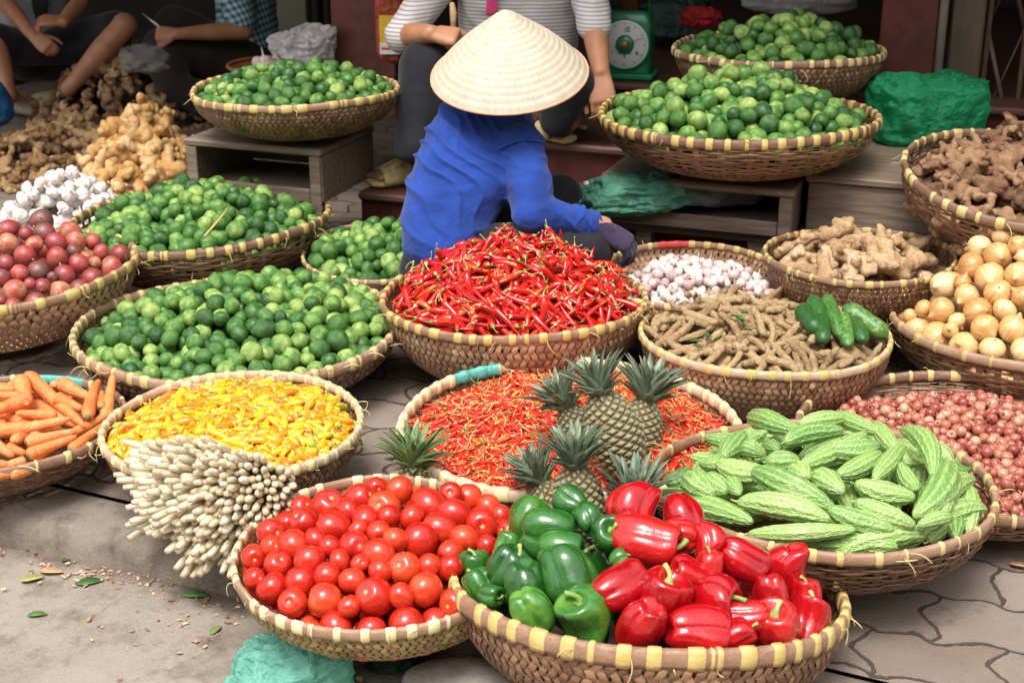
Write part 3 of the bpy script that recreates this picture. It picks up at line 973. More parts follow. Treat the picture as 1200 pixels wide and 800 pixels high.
def rim_mesh(name, mats, nb=46, w=.026, h=.047, seed=3, bw=.42, paint=None, frays=16, dw=.003):
    """double hoop with straw bindings round it, as one ring; unit radius"""
    r0 = np.random.default_rng(seed)
    A, Sc, Mt = [], [], []
    step = 2 * PI / nb
    for i in range(nb):
        a0 = i * step + r0.normal(0, step * .13)
        bwi = step * bw * r0.choice([.5, .8, .95, 1.1, 1.35])
        if r0.random() < .06: continue
        e = step * .025
        for q, sc, mt in ((0, 1, 1), (e, 1.13, 1), (bwi * .5, 1.16, 1), (bwi - e, 1.13, 1), (bwi, 1, 0), (bwi + (step - bwi) * .33, 1, 0), (bwi + (step - bwi) * .66, 1, 0)):
            A.append(a0 + q); Sc.append(sc); Mt.append(mt)
    A = np.array(A); o = np.argsort(A); A = A[o]; Sc = np.array(Sc)[o]; Mt = np.array(Mt)[o]
    prof = np.array([(-.62, -1), (.0, -.86), (.62, -1), (1.0, -.55), (1.05, .0), (.9, .6), (.42, .98), (.02, .9), (-.42, .98), (-.9, .6), (-1.05, 0), (-1.0, -.55)])
    n, m = len(A), len(prof)
    wob = .009 * np.sin(2 * A + 1) + .006 * np.sin(3 * A + seed) + dw * np.sin(7 * A + seed)
    wz = .013 * np.sin(2 * A + seed) + .004 * np.sin(5 * A + 2 * seed)
    V = np.zeros((n, m, 3))
    rr = 1 + wob[:, None] + prof[None, :, 0] * (w / 2) * Sc[:, None]
    V[..., 0] = rr * np.cos(A)[:, None]; V[..., 1] = rr * np.sin(A)[:, None]
    V[..., 2] = wz[:, None] + prof[None, :, 1] * (h / 2) * Sc[:, None]
    F, mi = [], []
    for i in range(n):
        k = (i + 1) % n
        pm = None
        if paint:
            for (pa, pb, pmat) in paint:
                if pa <= (A[i] % (2 * PI)) <= pb: pm = pmat
        for j in range(m):
            l = (j + 1) % m
            F.append([i * m + j, k * m + j, k * m + l, i * m + l])
            mi.append(pm if pm is not None else int(Mt[i]))
    mb = Mesh(); mb.add((V.reshape(-1, 3), F), mi)
    for q in range(frays):                       # loose straw ends
        a = r0.uniform(0, 2 * PI); L = r0.uniform(.05, .16)
        p = np.array([math.cos(a), math.sin(a), 0]); t = np.array([-math.sin(a), math.cos(a), 0])
        pts = []
        d = p * r0.uniform(.2, 1) + t * r0.normal(0, .8) + np.array([0, 0, r0.uniform(-.9, .5)])
        d /= np.linalg.norm(d)
        c = p * (1 + w / 2 * 1.1) + np.array([0, 0, r0.uniform(-.4, .4) * h])
        bend = r0.normal(0, .35, 3)
        for s in range(7):
            pts.append(c.copy()); c = c + d * L / 6; d = d + bend * .5 + np.array([0, 0, -.12]); d /= np.linalg.norm(d)
        mb.add(tube(pts, [.0035] * 6 + [.001], 4, flat=.35), 1)
    return mb.mesh(name, mats)


WV = {'diag': weave_diag(108, .46, .74, 1).mesh('weave_diagonal', [M['weave']]),
      'open': weave_diag(84, .5, .62, 4).mesh('weave_open', [M['weave']]),
      'rows': weave_rows(50, 26, 2).mesh('weave_rows', [M['weave']])}


def wv(style, mat):
    k = (style, mat)
    if k not in WV:
        me = WV[style].copy(); me.materials[0] = M[mat]; WV[k] = me
    return WV[k]


BK = {}


def basket(key, u, v, a, zr, base, label, style='diag', wmat='weave', rim=('hoop', 'tie'), pitch=0, roll=0, spin=0, nb=46, bw=.42, seed=3, paint=None, w=.04, h=.07, frays=16, dw=.003, depth=None):
    c = at(u, v, zr)
    t = (c - CAM).dot(Vector((0, CT, -ST)))
    R = a / FPX * t - .010
    root = empty('basket', (c.x, c.y, base), label, 'basket', 'woven bamboo baskets of produce')
    rot = Matrix.Rotation(R_(pitch), 4, 'X') @ Matrix.Rotation(R_(roll), 4, 'Y') @ Matrix.Rotation(R_(spin), 4, 'Z')
    root.matrix_world = Matrix.Translation((c.x, c.y, base)) @ rot
    D = depth if depth else (zr - base)
    bo = link('bowl', wv(style, wmat), root); bo.location = (0, 0, D); bo.scale = (R, R, D)
    mats = [M[rim[0]], M[rim[1]], M['paint_teal'], M['paint_red']]
    ri = link('rim', rim_mesh('rim', mats, nb, w, h, seed, bw, paint, frays, dw), root); ri.location = (0, 0, D); ri.scale = (R, R, R)
    Mb = root.matrix_world @ Matrix.Translation((0, 0, D))
    BK[key] = dict(M=Mb, Mi=Mb.inverted(), R=R, D=D, root=root, t=t, label=label)
    return BK[key]


basket('pepper', 754, 696, 236, .13, -.07, 'basket of green and red bell peppers at the very front', 'diag', 'weave', ('hoop', 'tie'), -10.5, 3.5, 20, 44, .42, 5, h=.095, w=.045)
basket('tomato', 448, 644, 178, .14, .005, 'round basket full of red tomatoes with striped rim', 'diag', 'weave_green', ('hoop', 'tie_pale'), 2, 0, 70, 44, .4, 6, h=.08)
basket('melon', 962, 568, 203, .19, .03, 'wide basket heaped with pale green bitter melons', 'rows', 'weave_dark', ('hoop', 'tie'), -3, 0, 10, 34, .2, 7, h=.07, frays=26)
basket('shallot', 1138, 515, 206, .13, .0, 'wide basket of small pink shallots behind the bitter melons', 'rows', 'weave_dark', ('hoop_dark', 'tie'), 0, 0, 40, 40, .3, 8, h=.065, frays=24)
basket('onion', 1214, 372, 172, .2, .0, 'basket heaped with golden onions at the right edge', 'rows', 'weave_dark', ('hoop', 'tie_old'), 0, 0, 0, 32, .2, 9, frays=22)
basket('bird', 668, 498, 201, .15, .0, 'wide basket of tiny red chillies behind the pineapples', 'diag', 'weave', ('hoop_pale', 'tie_pale'), 0, 0, 0, 50, .45, 10, paint=[(R_(116), R_(136), 2), (R_(48), R_(62), 3)], h=.075, w=.046)
basket('yellow', 274, 497, 153, .165, .0, 'basket of bright yellow chillies beside the bundled lemongrass', 'diag', 'weave', ('hoop_pale', 'tie_pale'), 1, 0, 0, 46, .4, 11, h=.08, w=.05, frays=22)
basket('carrot', -14, 498, 158, .12, .0, 'basket of orange carrots at the left edge', 'rows', 'weave_dark', ('hoop', 'tie_pale'), -2, 0, 0, 26, .16, 12, frays=30, h=.08, paint=[(R_(60), R_(84), 2)])
basket('lime_near', 279, 383, 190, .165, .0, 'widest basket of limes, nearest of the lime baskets, behind the yellow chillies', 'diag', 'weave_dark', ('hoop', 'tie'), 0, 0, 0, 52, .32, 13, frays=34)
basket('passion', -4, 316, 165, .23, .03, 'basket heaped with red passion fruit at the left edge', 'open', 'weave', ('hoop', 'tie'), 0, -2, 0, 40, .5, 14, frays=24)
basket('lime_mid', 238, 256, 151, .25, .06, 'basket of limes in front of the left wooden crate', 'rows', 'weave_dark', ('hoop_dark', 'tie'), 0, -2, 0, 46, .36, 15, frays=30)
basket('lime_back', 451, 293, 97, .19, .0, 'small basket of limes tucked beside the person in blue', 'rows', 'weave_dark', ('hoop', 'tie'), 5, 0, 0, 40, .4, 16, frays=20)
basket('chili', 603, 347, 157, .23, .0, 'basket piled with long red chillies in front of the person in blue', 'diag', 'weave', ('hoop', 'tie'), 0, 0, 15, 46, .45, 17, frays=24)
basket('clove', 808, 322, 113, .24, .08, 'basket with dry pinkish garlic between chillies and ginger', 'open', 'weave', ('hoop', 'tie'), 3, 0, 0, 36, .4, 18, paint=[(R_(84), R_(104), 3)])
basket('tamarind', 896, 389, 149, .2, .0, 'basket of brown tamarind pods and green cucumbers', 'diag', 'weave', ('hoop_pale', 'tie'), 0, 0, 33, 46, .5, 19, frays=12)
basket('ginger', 1008, 299, 113, .3, .12, 'small basket of pale ginger in front of the right crate', 'diag', 'weave_dark', ('hoop', 'tie'), 0, -1, 0, 36, .4, 20, frays=18)
basket('galangal', 1212, 206, 160, .5, .3, 'large basket of knobbly brown roots at the right edge', 'rows', 'weave_dark', ('hoop_dark', 'tie'), 8, 2, 0, 46, .46, 21, frays=20)
basket('lime_crate', 865, 135, 163, .585, .417, 'lime basket standing on the right wooden crate', 'rows', 'weave', ('hoop_dark', 'tie'), 0, 0, 0, 52, .42, 22, frays=10)
basket('lime_far', 912, 58, 124, .71, .532, 'farthest lime basket, beside the dark red pillar and the green scale', 'diag', 'weave_dark', ('hoop_dark', 'tie'), 0, 0, 0, 52, .42, 23, frays=8)
basket('lime_left', 347, 105, 123, .6, .452, 'lime basket standing on the left wooden crate', 'diag', 'weave_dark', ('hoop', 'tie'), 0, 0, 50, 44, .5, 24, frays=14)
basket('ginger_left', 168, 205, 53, .13, .0, 'shallow basket under the pile of fresh ginger at left', 'diag', 'weave', ('hoop', 'tie'), 0, 0, 0, 36, .45, 25, frays=8)
# ------------------------------------------------------------------ shapes of the produce


class Shape:
    """one variant of a piece: mesh data plus raw arrays for merging"""

    def __init__(self, name, mb, mats, many=None, attr=False):
        self.me = mb.mesh(name, [M[m] for m in mats], True, attr)
        self.V = np.concatenate(mb.v); self.F = mb.f; self.m = mb.m
        self.mats = mats; self.many = many or mats


def sh_lime(q):
    r0 = np.random.default_rng(q)
    el = r0.uniform(.97, 1.25); ir = r0.uniform(.01, .05); p = r0.uniform(0, 6)
    def fn(a, t):
        s, c = np.sin(PI * t), np.cos(PI * t)
        b = 1 + ir * np.sin(2 * a + p) * s
        nip = .13 * np.exp(-((PI - PI * t) / .22) ** 2) - .05 * np.exp(-((PI * t) / .2) ** 2)
        return s * np.cos(a) * b, s * np.sin(a) * b, c * el + np.sign(c) * nip
    return Shape('lime', Mesh().add(surf(18, 12, fn)), ['lime'], ['lime_many'])


def sh_tomato(q):
    r0 = np.random.default_rng(q)
    el = r0.uniform(.82, 1.22); nl = r0.integers(4, 7); p = r0.uniform(0, 6); am = r0.uniform(.01, .055); r_pw = r0.uniform(.78, .98)
    def fn(a, t):
        s, c = np.sin(PI * t), np.cos(PI * t)
        r = np.abs(s) ** r_pw * (1 + am * np.cos(nl * a + p) * np.exp(-(t * 2.6) ** 2) + .02 * np.sin(2 * a + p))
        dip = .16 * np.exp(-(s / .3) ** 2) * (t < .5)
        return r * np.cos(a), r * np.sin(a), c * el * .94 - dip
    b = Shape('tomato', Mesh().add(surf(28, 18, fn)), ['tomato'])
    V, F = [(0, 0, .03)], []
    for i in range(10):
        rr = .17 if i % 2 == 0 else .08
        V.append((rr * math.cos(i * PI / 5), rr * math.sin(i * PI / 5), .012 if i % 2 == 0 else .02))
    for i in range(10): F.append([0, 1 + i, 1 + (i + 1) % 10])
    V = np.array(V) + np.array([0, 0, el * .94 - .155])
    V[1:, 2] += .006
    return b, Shape('stem_scar', Mesh().add((V, F)).add(ball((0, 0, el * .94 - .15), (.05, .05, .03), 8, 5)), ['scar'])


def sh_pepper(q, mat):
    r0 = np.random.default_rng(q)
    nl = r0.choice([3, 4, 4]); p = r0.uniform(0, 6); el = r0.uniform(.82, 1.08); tap = r0.uniform(.05, .26)
    dep = r0.uniform(.15, .25); bx, by = r0.normal(0, .16, 2); lob = r0.uniform(.78, 1.16, 5)
    def fn(a, t):
        f = PI * t
        s, c = np.sin(f), np.cos(f)
        L = np.abs(np.cos(nl * a / 2 + p)) ** .6
        k = np.floor(((nl * a / 2 + p) / PI + .5) % nl).astype(int) % 5
        r = np.abs(s) ** .58 * (1 - tap * t ** 1.3) * (1 - dep * (1 - L) * (.35 + .65 * np.abs(s)) - .04 * (t > .7) * (1 - L))
        r = r * (1 + (lob[k] - 1) * L * .6 * s)
        z = np.sign(c) * np.abs(c) ** .8 * el
        z = z - .42 * np.exp(-(r / .38) ** 2) * (t < .5) + .2 * np.exp(-(r / .3) ** 2) * (t > .5)
        z = z + (t > .5) * -.1 * L * np.exp(-((r - .5) / .25) ** 2)
        x = r * np.cos(a) + bx * (z / el) ** 2; y = r * np.sin(a) + by * (z / el) ** 2
        Pq = np.stack([np.ravel(x), np.ravel(y), np.ravel(z)], -1)
        dn = (vnoise(Pq * 1.3, q) * .085 + vnoise(Pq * 2.6, q + 7) * .012).reshape(np.shape(x))
        return x * (.93 + dn), y * (.93 + dn), z * (1 + dn * .4)
    b = Shape('pepper', Mesh().add(surf(56, 30, fn)), [mat])
    mb = Mesh()
    top = el - .38
    n = 7
    bend = r0.normal(0, .16, 2); pts = []
    x = np.array([0, 0, top - .02]); d = np.array([0, 0, 1.0])
    for i in range(n):
        pts.append(x.copy()); x = x + d * .105; d = d + np.array([bend[0], bend[1], 0]) * 1.3; d /= np.linalg.norm(d)
    mb.add(tube(pts, [.17, .1, .082, .08, .08, .09, .1], 10))
    def cal(a, t):
        rr = (t ** .8) * (.3 + .035 * np.cos(6 * a)) * (t < .9) + (t >= .9) * .27
        return rr * np.cos(a), rr * np.sin(a), top + .015 + .06 * (rr / .3) ** 2 + .05 * np.exp(-(rr / .1) ** 2) - (t >= .9) * .03
    mb.add(surf(24, 8, cal))
    return b, Shape('stem', mb, ['pstem'])


def curve_pts(r0, L, n, bend, wig=.0):
    pts = []; x = np.zeros(3); ax = r0.normal(0, 1, 3); ax[2] = 0; ax /= np.linalg.norm(ax) + 1e-9
    d = np.array([0, 0, 1.0])
    for i in range(n):
        pts.append(x.copy()); x = x + d * L / (n - 1)
        d = d + ax * bend / (n - 1) + r0.normal(0, wig, 3); d /= np.linalg.norm(d)
    P = np.array(pts)
    return P - P.mean(0)


def sh_chili(q, L=.09, r=.0062, mats=('chili', 'cstem'), many=('chili_many', 'cstem_many'), bend=.9, stem=.028, sr=.0011, n=9, ns=7, blunt=0, wig=.05):
    r0 = np.random.default_rng(q)
    L = L * r0.uniform(.82, 1.18)
    P = curve_pts(r0, L, n, r0.normal(0, bend), wig)
    x = np.linspace(0, 1, n)
    prof = np.clip(np.minimum(1, (x + .08) * 7), 0, 1) * (1 - x ** (2.2 + blunt)) ** .75
    prof[-1] = .1; prof *= 1 + r0.normal(0, .05, n)
    b = Shape('chili', Mesh().add(tube(P, prof * r, ns)), [mats[0]], [many[0]])
    d = P[0] - P[1]; d /= np.linalg.norm(d); pts = [P[0] - d * .002]
    bendv = r0.normal(0, .6, 3)
    for i in range(5):
        pts.append(pts[-1] + d * stem / 5); d = d + bendv * .3; d /= np.linalg.norm(d)
    s = Shape('stem', Mesh().add(tube(pts, [r * .8, sr * 1.7, sr, sr, sr, sr * 1.5], 5)), [mats[1]], [many[1]])
    return b, s


def sh_carrot(q):
    r0 = np.random.default_rng(q)
    n = 26
    P = curve_pts(r0, 1, n, r0.normal(0, .22), .006)
    x = np.linspace(0, 1, n)
    prof = .1 * (1 - .55 * x ** 1.1) * np.clip((x + .012) * 14, .3, 1) ** .5 * np.clip((1 - x) * 9, 0, 1) ** .5
    prof *= 1 + .012 * np.sin(x * 70 + r0.uniform(0, 6)) + r0.normal(0, .006, n)
    prof[-1] = .006
    b = Shape('carrot', Mesh().add(tube(P, prof, 20)), ['carrot'])
    d = P[0] - P[1]; d /= np.linalg.norm(d)
    s = Shape('crown', Mesh().add(tube([P[0] - d * .004, P[0] + d * .012, P[0] + d * .022], [.05, .036, .02], 12)), ['carrot_end'])
    return b, s


def sh_melon(q, mat='melon'):
    r0 = np.random.default_rng(q)
    bend = r0.normal(0, .24); nr = int(r0.choice([9, 10, 11])); ph = r0.uniform(0, 6)
    tp = r0.uniform(.7, 1.0)
    def fn(a, t):
        r = .2 * np.sin(PI * np.clip(t, 0, 1) ** (.85 + .25 * tp)) ** .46 * (1 - .2 * t)
        w = np.cos(nr * a + .5 * np.sin(t * 9 + ph) + ph)
        ridge = np.clip(w, -.4, 1)
        seg = .5 + .5 * np.sin(t * 46 + 4 * np.sin(a * 3 + ph) + 2 * np.sin(t * 17 + a * 2) + a * 5)
        seg2 = .5 + .5 * np.sin(t * 90 + a * 11)
        wart = ridge * (.45 + .55 * seg) + .5 * (w < .2) * seg2 * (.5 + .5 * np.sin(a * 7 + t * 31 + ph))
        r = r * (1 + .1 * wart)
        z = t - .5
        sh = np.clip(.24 * ridge + .22 * seg * (ridge > 0) + .12 * seg2 + .42, 0, 1)
        return r * np.cos(a) + bend * (1 - 4 * z * z) * .5, r * np.sin(a), z, sh
    b = Shape('bitter_melon', Mesh().add(surf(66, 64, fn)), [mat], attr=True)
    s = Shape('stem', Mesh().add(tube([(0, 0, -.49), (.005, 0, -.53), (.02, .01, -.57)], [.026, .014, .01], 7)), ['pstem'])
    return b, s


def sh_onion(q):
    r0 = np.random.default_rng(q)
    el = r0.uniform(.82, 1.02); nk = r0.uniform(.12, .3); bx, by = r0.normal(0, .1, 2); p = r0.uniform(0, 6)
    def fn(a, t):
        s, c = np.sin(PI * t), np.cos(PI * t)
        r = s * (1 + .015 * np.sin(3 * a + p) + .006 * np.sin(17 * a)); z = c * el
        k = np.exp(-(t / .13) ** 2)
        r = r * (1 - .55 * k) + .045 * k * (t > .005); z = z + nk * k ** 2 * 1.6
        return r * np.cos(a) + bx * k, r * np.sin(a) + by * k, z + .04 * np.exp(-((1 - t) / .06) ** 2)
    b = Shape('onion', Mesh().add(surf(30, 22, fn)), ['onion'])
    mb = Mesh()
    for i in range(9):
        a = r0.uniform(0, 6.28); rr = r0.uniform(.02, .1)
        mb.add(tube([(rr * .5 * math.cos(a), rr * .5 * math.sin(a), -el + .06), (rr * math.cos(a), rr * math.sin(a), -el - .01), (rr * 1.8 * math.cos(a + .4), rr * 1.8 * math.sin(a + .4), -el - .05)], [.02, .014, .006], 4))
    return b, Shape('roots', mb, ['onion_root'])


def sh_bulb(q, name, mats, many=None, nl=7, dep=.1, neck=.9, el=.82, seg=(22, 16), nr=.1):
    """garlic bulb or shallot: lobed body drawn out into a neck"""
    r0 = np.random.default_rng(q)
    el *= r0.uniform(.9, 1.12); neck *= r0.uniform(.5, 1.3); p = r0.uniform(0, 6); bx, by = r0.normal(0, .22, 2)
    def fn(a, t):
        tt = np.clip((t - .22) / .78, 0, 1)
        s, c = np.sin(PI * tt), np.cos(PI * tt)
        L = np.abs(np.cos(nl * a / 2 + p)) ** .6
        body = np.maximum(s, 0) * (1 - dep * (1 - L)) * (1 + .03 * np.sin(2 * a + p))
        nk = nr * (1 + 1.2 * np.clip((t - .12) / .1, 0, 1))
        r = np.where(t < .22, nk, np.maximum(body, np.where(tt < .3, nr * 2.2 * (1 - tt * 1.5), 0)))
        z = np.where(t < .22, el * .86 + neck * (1 - t / .22) ** 1.2, c * el * .92)
        k = np.where(t < .22, (1 - t / .22), 0)
        r = np.where(t < .02, nr * .6, r)
        return r * np.cos(a) + bx * k, r * np.sin(a) + by * k, z
    return Shape(name, Mesh().add(surf(seg[0], seg[1], fn)), mats, many)


def sh_root(q, name, mat, many=None, arms=6, fat=.19, long=.27, voxel=.045):
    """branched rhizome with knobbly fingers, about one unit long"""
    r0 = np.random.default_rng(q)
    pc = []
    x = np.array([-.4, 0, 0.0]); d = np.array([1.0, 0, 0])
    spine = []
    for i in range(4):
        spine.append(x.copy()); x = x + d * .27; d = d + r0.normal(0, .28, 3) * np.array([1, 1, .5]); d /= np.linalg.norm(d)
    for i in range(4):
        f = fat * r0.uniform(.8, 1.2)
        pc.append(ball(spine[i], (f * 1.25, f, f * .9), 10, 7))
        if i: pc.append(capsule(spine[i - 1], spine[i], fat * .8, fat * .8, 8))
    for k in range(arms):
        b = spine[r0.integers(0, 4)]
        d = r0.normal(0, 1, 3) * np.array([.6, 1, .55]); d /= np.linalg.norm(d)
        e = b + d * long * r0.uniform(.6, 1.15)
        pc.append(capsule(b, e, fat * .75, fat * r0.uniform(.6, .85), 8))
        if r0.random() < .6:
            d2 = d + r0.normal(0, .7, 3); d2 /= np.linalg.norm(d2)
            pc.append(capsule(e, e + d2 * long * .5, fat * .62, fat * .5, 8))
    me = fuse(name, pc, M[mat], voxel, 2, link_it=False)
    n = len(me.vertices); co = np.empty(n * 3); me.vertices.foreach_get('co', co); co = co.reshape(-1, 3)
    no = np.empty(n * 3); me.vertex_normals.foreach_get('vector', no)
    co = co + no.reshape(-1, 3) * (vnoise(co * 9, q) * .016)[:, None] + no.reshape(-1, 3) * (np.sin(co[:, :1] * 38 + vnoise(co * 4, q + 3)[:, None] * 3) * .006)
    me.vertices.foreach_set('co', co.ravel()); me.update()
    s = Shape.__new__(Shape)
    s.me = me; s.V = co; s.F = [list(p.vertices) for p in me.polygons]; s.m = [0] * len(s.F); s.mats = [mat]; s.many = [many or mat]
    return s


def sh_pod(q):
    r0 = np.random.default_rng(q)
    n = 30
    P = curve_pts(r0, 1, n, r0.normal(0, 1.1), .03)
    x = np.linspace(0, 1, n)
    prof = .085 * np.clip(x * 9 + .25, 0, 1) ** .6 * np.clip((1 - x) * 7, 0, 1) ** .6 * (1 + .09 * np.sin(x * r0.uniform(26, 40) + r0.uniform(0, 6)))
    prof[-1] = .01
    return Shape('tamarind_pod', Mesh().add(tube(P, prof, 12, flat=.85)), ['tamarind'])


def sh_cuke(q, mat='cucumber'):
    r0 = np.random.default_rng(q)
    P = curve_pts(r0, 1, 22, r0.normal(0, .2), .004)
    x = np.linspace(0, 1, 22)
    prof = .21 * (np.clip(x * 6, 0, 1) ** .5) * (np.clip((1 - x) * 6, 0, 1) ** .5) * (1 + r0.normal(0, .01, 22))
    prof[0] = .05; prof[-1] = .04
    return Shape('cucumber', Mesh().add(tube(P, prof, 20)), [mat])


def sh_passion(q):
    r0 = np.random.default_rng(q)
    el = r0.uniform(.98, 1.16); p = r0.uniform(0, 6); d1 = r0.uniform(0, .03)
    def fn(a, t):
        s, c = np.sin(PI * t), np.cos(PI * t)
        r = s * (1 + d1 * np.sin(3 * a + p) * s + .02 * np.sin(2 * a))
        return r * np.cos(a), r * np.sin(a), c * el - .07 * np.exp(-(s / .12) ** 2) * (t < .5)
    b = Shape('passion_fruit', Mesh().add(surf(24, 15, fn)), ['passion'])
    s = Shape('stem', Mesh().add(tube([(0, 0, el - .1), (.02, 0, el + .1), (.08, .03, el + .22)], [.09, .055, .04], 6)), ['cstem'])
    return b, s


def sh_stalk(q):
    r0 = np.random.default_rng(q)
    n = 16
    L = .3
    P = curve_pts(r0, L, n, r0.normal(0, .18), .012)
    P = P - P[0]
    x = np.linspace(0, 1, n)
    prof = .0086 * np.interp(x, [0, .015, .05, .13, .3, .6, 1], [.66, .92, .9, 1.0, 1.04, .85, .7])
    prof *= 1 + r0.normal(0, .03, n)
    mb = Mesh().add(tube(P, prof, 10))
    for k in range(2):                                 # sheath edges wrapped round the stalk
        a = r0.uniform(0, 6.28); i0 = int(r0.integers(1, 5))
        o = np.array([math.cos(a), math.sin(a), 0])
        mb.add(tube([P[i] + o * prof[i] * .35 for i in range(i0, i0 + 7)], [prof[i] * (.3 if i == i0 else .86) for i in range(i0, i0 + 7)], 8))
    return Shape('lemongrass_stalk', mb, ['lemongrass'])


# ------------------------------------------------------------------ heaps
def dome(bk, H, e=-.012, p=2.2, Rf=.93, nz=.012, seed=0, lean=(0, 0)):
    Ri = bk['R'] * Rf
    def f(x, y):
        x = np.asarray(x, float); y = np.asarray(y, float)
        rr = np.sqrt((x - lean[0] * Ri * .5) ** 2 + (y - lean[1] * Ri * .5) ** 2) / Ri
        r2 = np.sqrt(x * x + y * y) / Ri
        z = e + H * (1 - np.clip(rr, 0, 1.3) ** p)
        z = np.where(r2 > 1, z - (r2 - 1) * 2 * bk['R'], z)
        if nz:
            P = np.stack([x.ravel() * 9, y.ravel() * 9, x.ravel() * 0], -1)
            z = z + (vnoise(P, seed) * nz).reshape(z.shape)
        return z
    f.Ri = Ri
    return f


def hit(bk, f, u, v):
    """where a photo pixel's ray meets the heap, in the basket's frame"""
    o = bk['Mi'] @ CAM; d = (bk['Mi'].to_3x3() @ ray(u, v))
    ts = np.linspace(bk['t'] * .8, bk['t'] * 1.25, 400)
    X, Y, Z = o.x + d.x * ts, o.y + d.y * ts, o.z + d.z * ts
    g = Z - f(X, Y)
    k = np.where(g < 0)[0]
    k = k[0] if len(k) else int(np.argmin(np.abs(g)))
    return np.array([X[k], Y[k], Z[k]]), ts[k]


def relax(P, r, f, bk, hard=0, iters=70, slack=.93, top=0.0, depth=None, grav=.0005):
    """push overlapping balls apart below the heap surface; the first `hard` keep their place"""
    P = P.copy(); r = np.broadcast_to(r, len(P)).astype(float)
    n = len(P)
    w = np.ones(n); w[:hard] = .12
    ref = P[:hard].copy()
    for it in range(iters):
        if it % 6 == 0:
            d = P[:, None, :2] - P[None, :, :2]
            q = (np.abs(d[..., 0]) < 2.3 * r.max()) & (np.abs(d[..., 1]) < 2.3 * r.max())
            I, J = np.where(np.triu(q, 1))
        d = P[I] - P[J]
        L = np.linalg.norm(d, axis=1) + 1e-9
        ov = (r[I] + r[J]) * slack - L
        k = ov > 0
        if k.any():
            i, j = I[k], J[k]; dn = d[k] / L[k][:, None] * (ov[k] * .5)[:, None]
            s = w[i] + w[j]
            np.add.at(P, i, dn * (2 * w[i] / s)[:, None] * .7); np.add.at(P, j, -dn * (2 * w[j] / s)[:, None] * .7)
        P[:, 2] -= grav * w
        top_z = f(P[:, 0], P[:, 1]) - r * .9 + top
        P[:, 2] = np.minimum(P[:, 2], top_z)
        if depth is not None: P[:, 2] = np.maximum(P[:, 2], f(P[:, 0], P[:, 1]) - depth)
        rr = np.linalg.norm(P[:, :2], axis=1); lim = bk['R'] * .985 - r * np.where(np.arange(n) < hard, .9, 1.0)
        fl_ = -bk['D'] * .97 * np.clip(1 - (rr / bk['R']).clip(0, .999) ** PW, 0, 1) ** (1 / PW) + r
        P[:, 2] = np.where(rr < bk['R'] * .97, np.maximum(P[:, 2], np.minimum(fl_, top_z)), P[:, 2])
        # keep inside the bowl as well
        zz = np.clip(-P[:, 2] / bk['D'], 0, .98)
        lim = np.where(np.arange(n) < hard, lim, np.minimum(lim, bk['R'] * (1 - zz ** PW) ** (1 / PW) * .97 - r * 1.0))
        lim = np.maximum(lim, .02)
        k = rr > lim
        P[k, :2] *= (lim[k] / rr[k])[:, None]
        if hard: P[:hard, 2] = np.maximum(P[:hard, 2], -.012)
        if hard and it < iters - 1: P[:hard] += (ref - P[:hard]) * .3
    return P


def shell(f, n, d0, d1, Rmax):
    a = rng.uniform(0, 2 * PI, n); rr = Rmax * np.sqrt(rng.uniform(0, 1, n))
    x, y = rr * np.cos(a), rr * np.sin(a)
    return np.stack([x, y, f(x, y) - rng.uniform(d0, d1, n)], -1)


def poisson(n, Rmax, dmin, tries=30, keep=None):
    """well spread points in a disc"""
    out = []
    cell = {}
    k = 0
    while len(out) < n and k < n * tries:
        k += 1
        a = rng.uniform(0, 2 * PI); rr = Rmax * math.sqrt(rng.uniform(0, 1))
        x, y = rr * math.cos(a), rr * math.sin(a)
        if keep and not keep(x, y): continue
        ci, cj = int(x // dmin), int(y // dmin)
        if any((x - q[0]) ** 2 + (y - q[1]) ** 2 < dmin * dmin for i in (-1, 0, 1) for j in (-1, 0, 1) for q in cell.get((ci + i, cj + j), ())): continue
        cell.setdefault((ci, cj), []).append((x, y)); out.append((x, y))
    return np.array(out)


def normal_of(f, x, y, e=.01):
    gx = (float(f(x + e, y)) - float(f(x - e, y))) / (2 * e); gy = (float(f(x, y + e)) - float(f(x, y - e))) / (2 * e)
    return Vector((-gx, -gy, 1)).normalized()


def rand_rot():
    q = rng.normal(0, 1, 4); q /= np.linalg.norm(q)
    from mathutils import Quaternion
    return Quaternion(q).to_matrix().to_4x4()


def xform(loc, rot, s=1.0):
    m = rot.to_4x4() @ Matrix.Diagonal((s, s, s, 1)) if not hasattr(s, '__len__') else rot.to_4x4() @ Matrix.Diagonal((*s, 1))
    m.translation = Vector(loc)
    return m


def spot_words(bk, p):
    """where in its basket a piece lies, as the photo shows it"""
    w = bk['M'].to_3x3() @ Vector((p[0], p[1], 0))
    x, y = w.x / bk['R'], w.y / bk['R']
    rr = math.hypot(x, y)
    if rr < .3: return 'on the crown'
    if y < -.62: return 'along the front rim'
    if y > .5: return 'along the rear rim'
    if abs(x) > abs(y): return 'on the left slope' if x < 0 else 'on the right slope'
    return 'on the near slope' if y < 0 else 'on the far slope'


BINS = {}


def put(kind, shapes, mat, label, cat, group, pri=1.0, parts=True):
    """register one piece; the ones that show largest become objects of their own"""
    BINS.setdefault(kind, []).append((shapes, mat, label, cat, group, pri, parts))


def place(kind, shapes, mat, label, cat, group, parts=True):
    sh = shapes if isinstance(shapes, (tuple, list)) else (shapes,)
    o = link(kind, sh[0].me); o.matrix_world = mat
    tag(o, label, cat, group)
    if parts:
        for s in sh[1:]:
            c = link(s.me.name.split('.')[0], s.me, o)
    return o


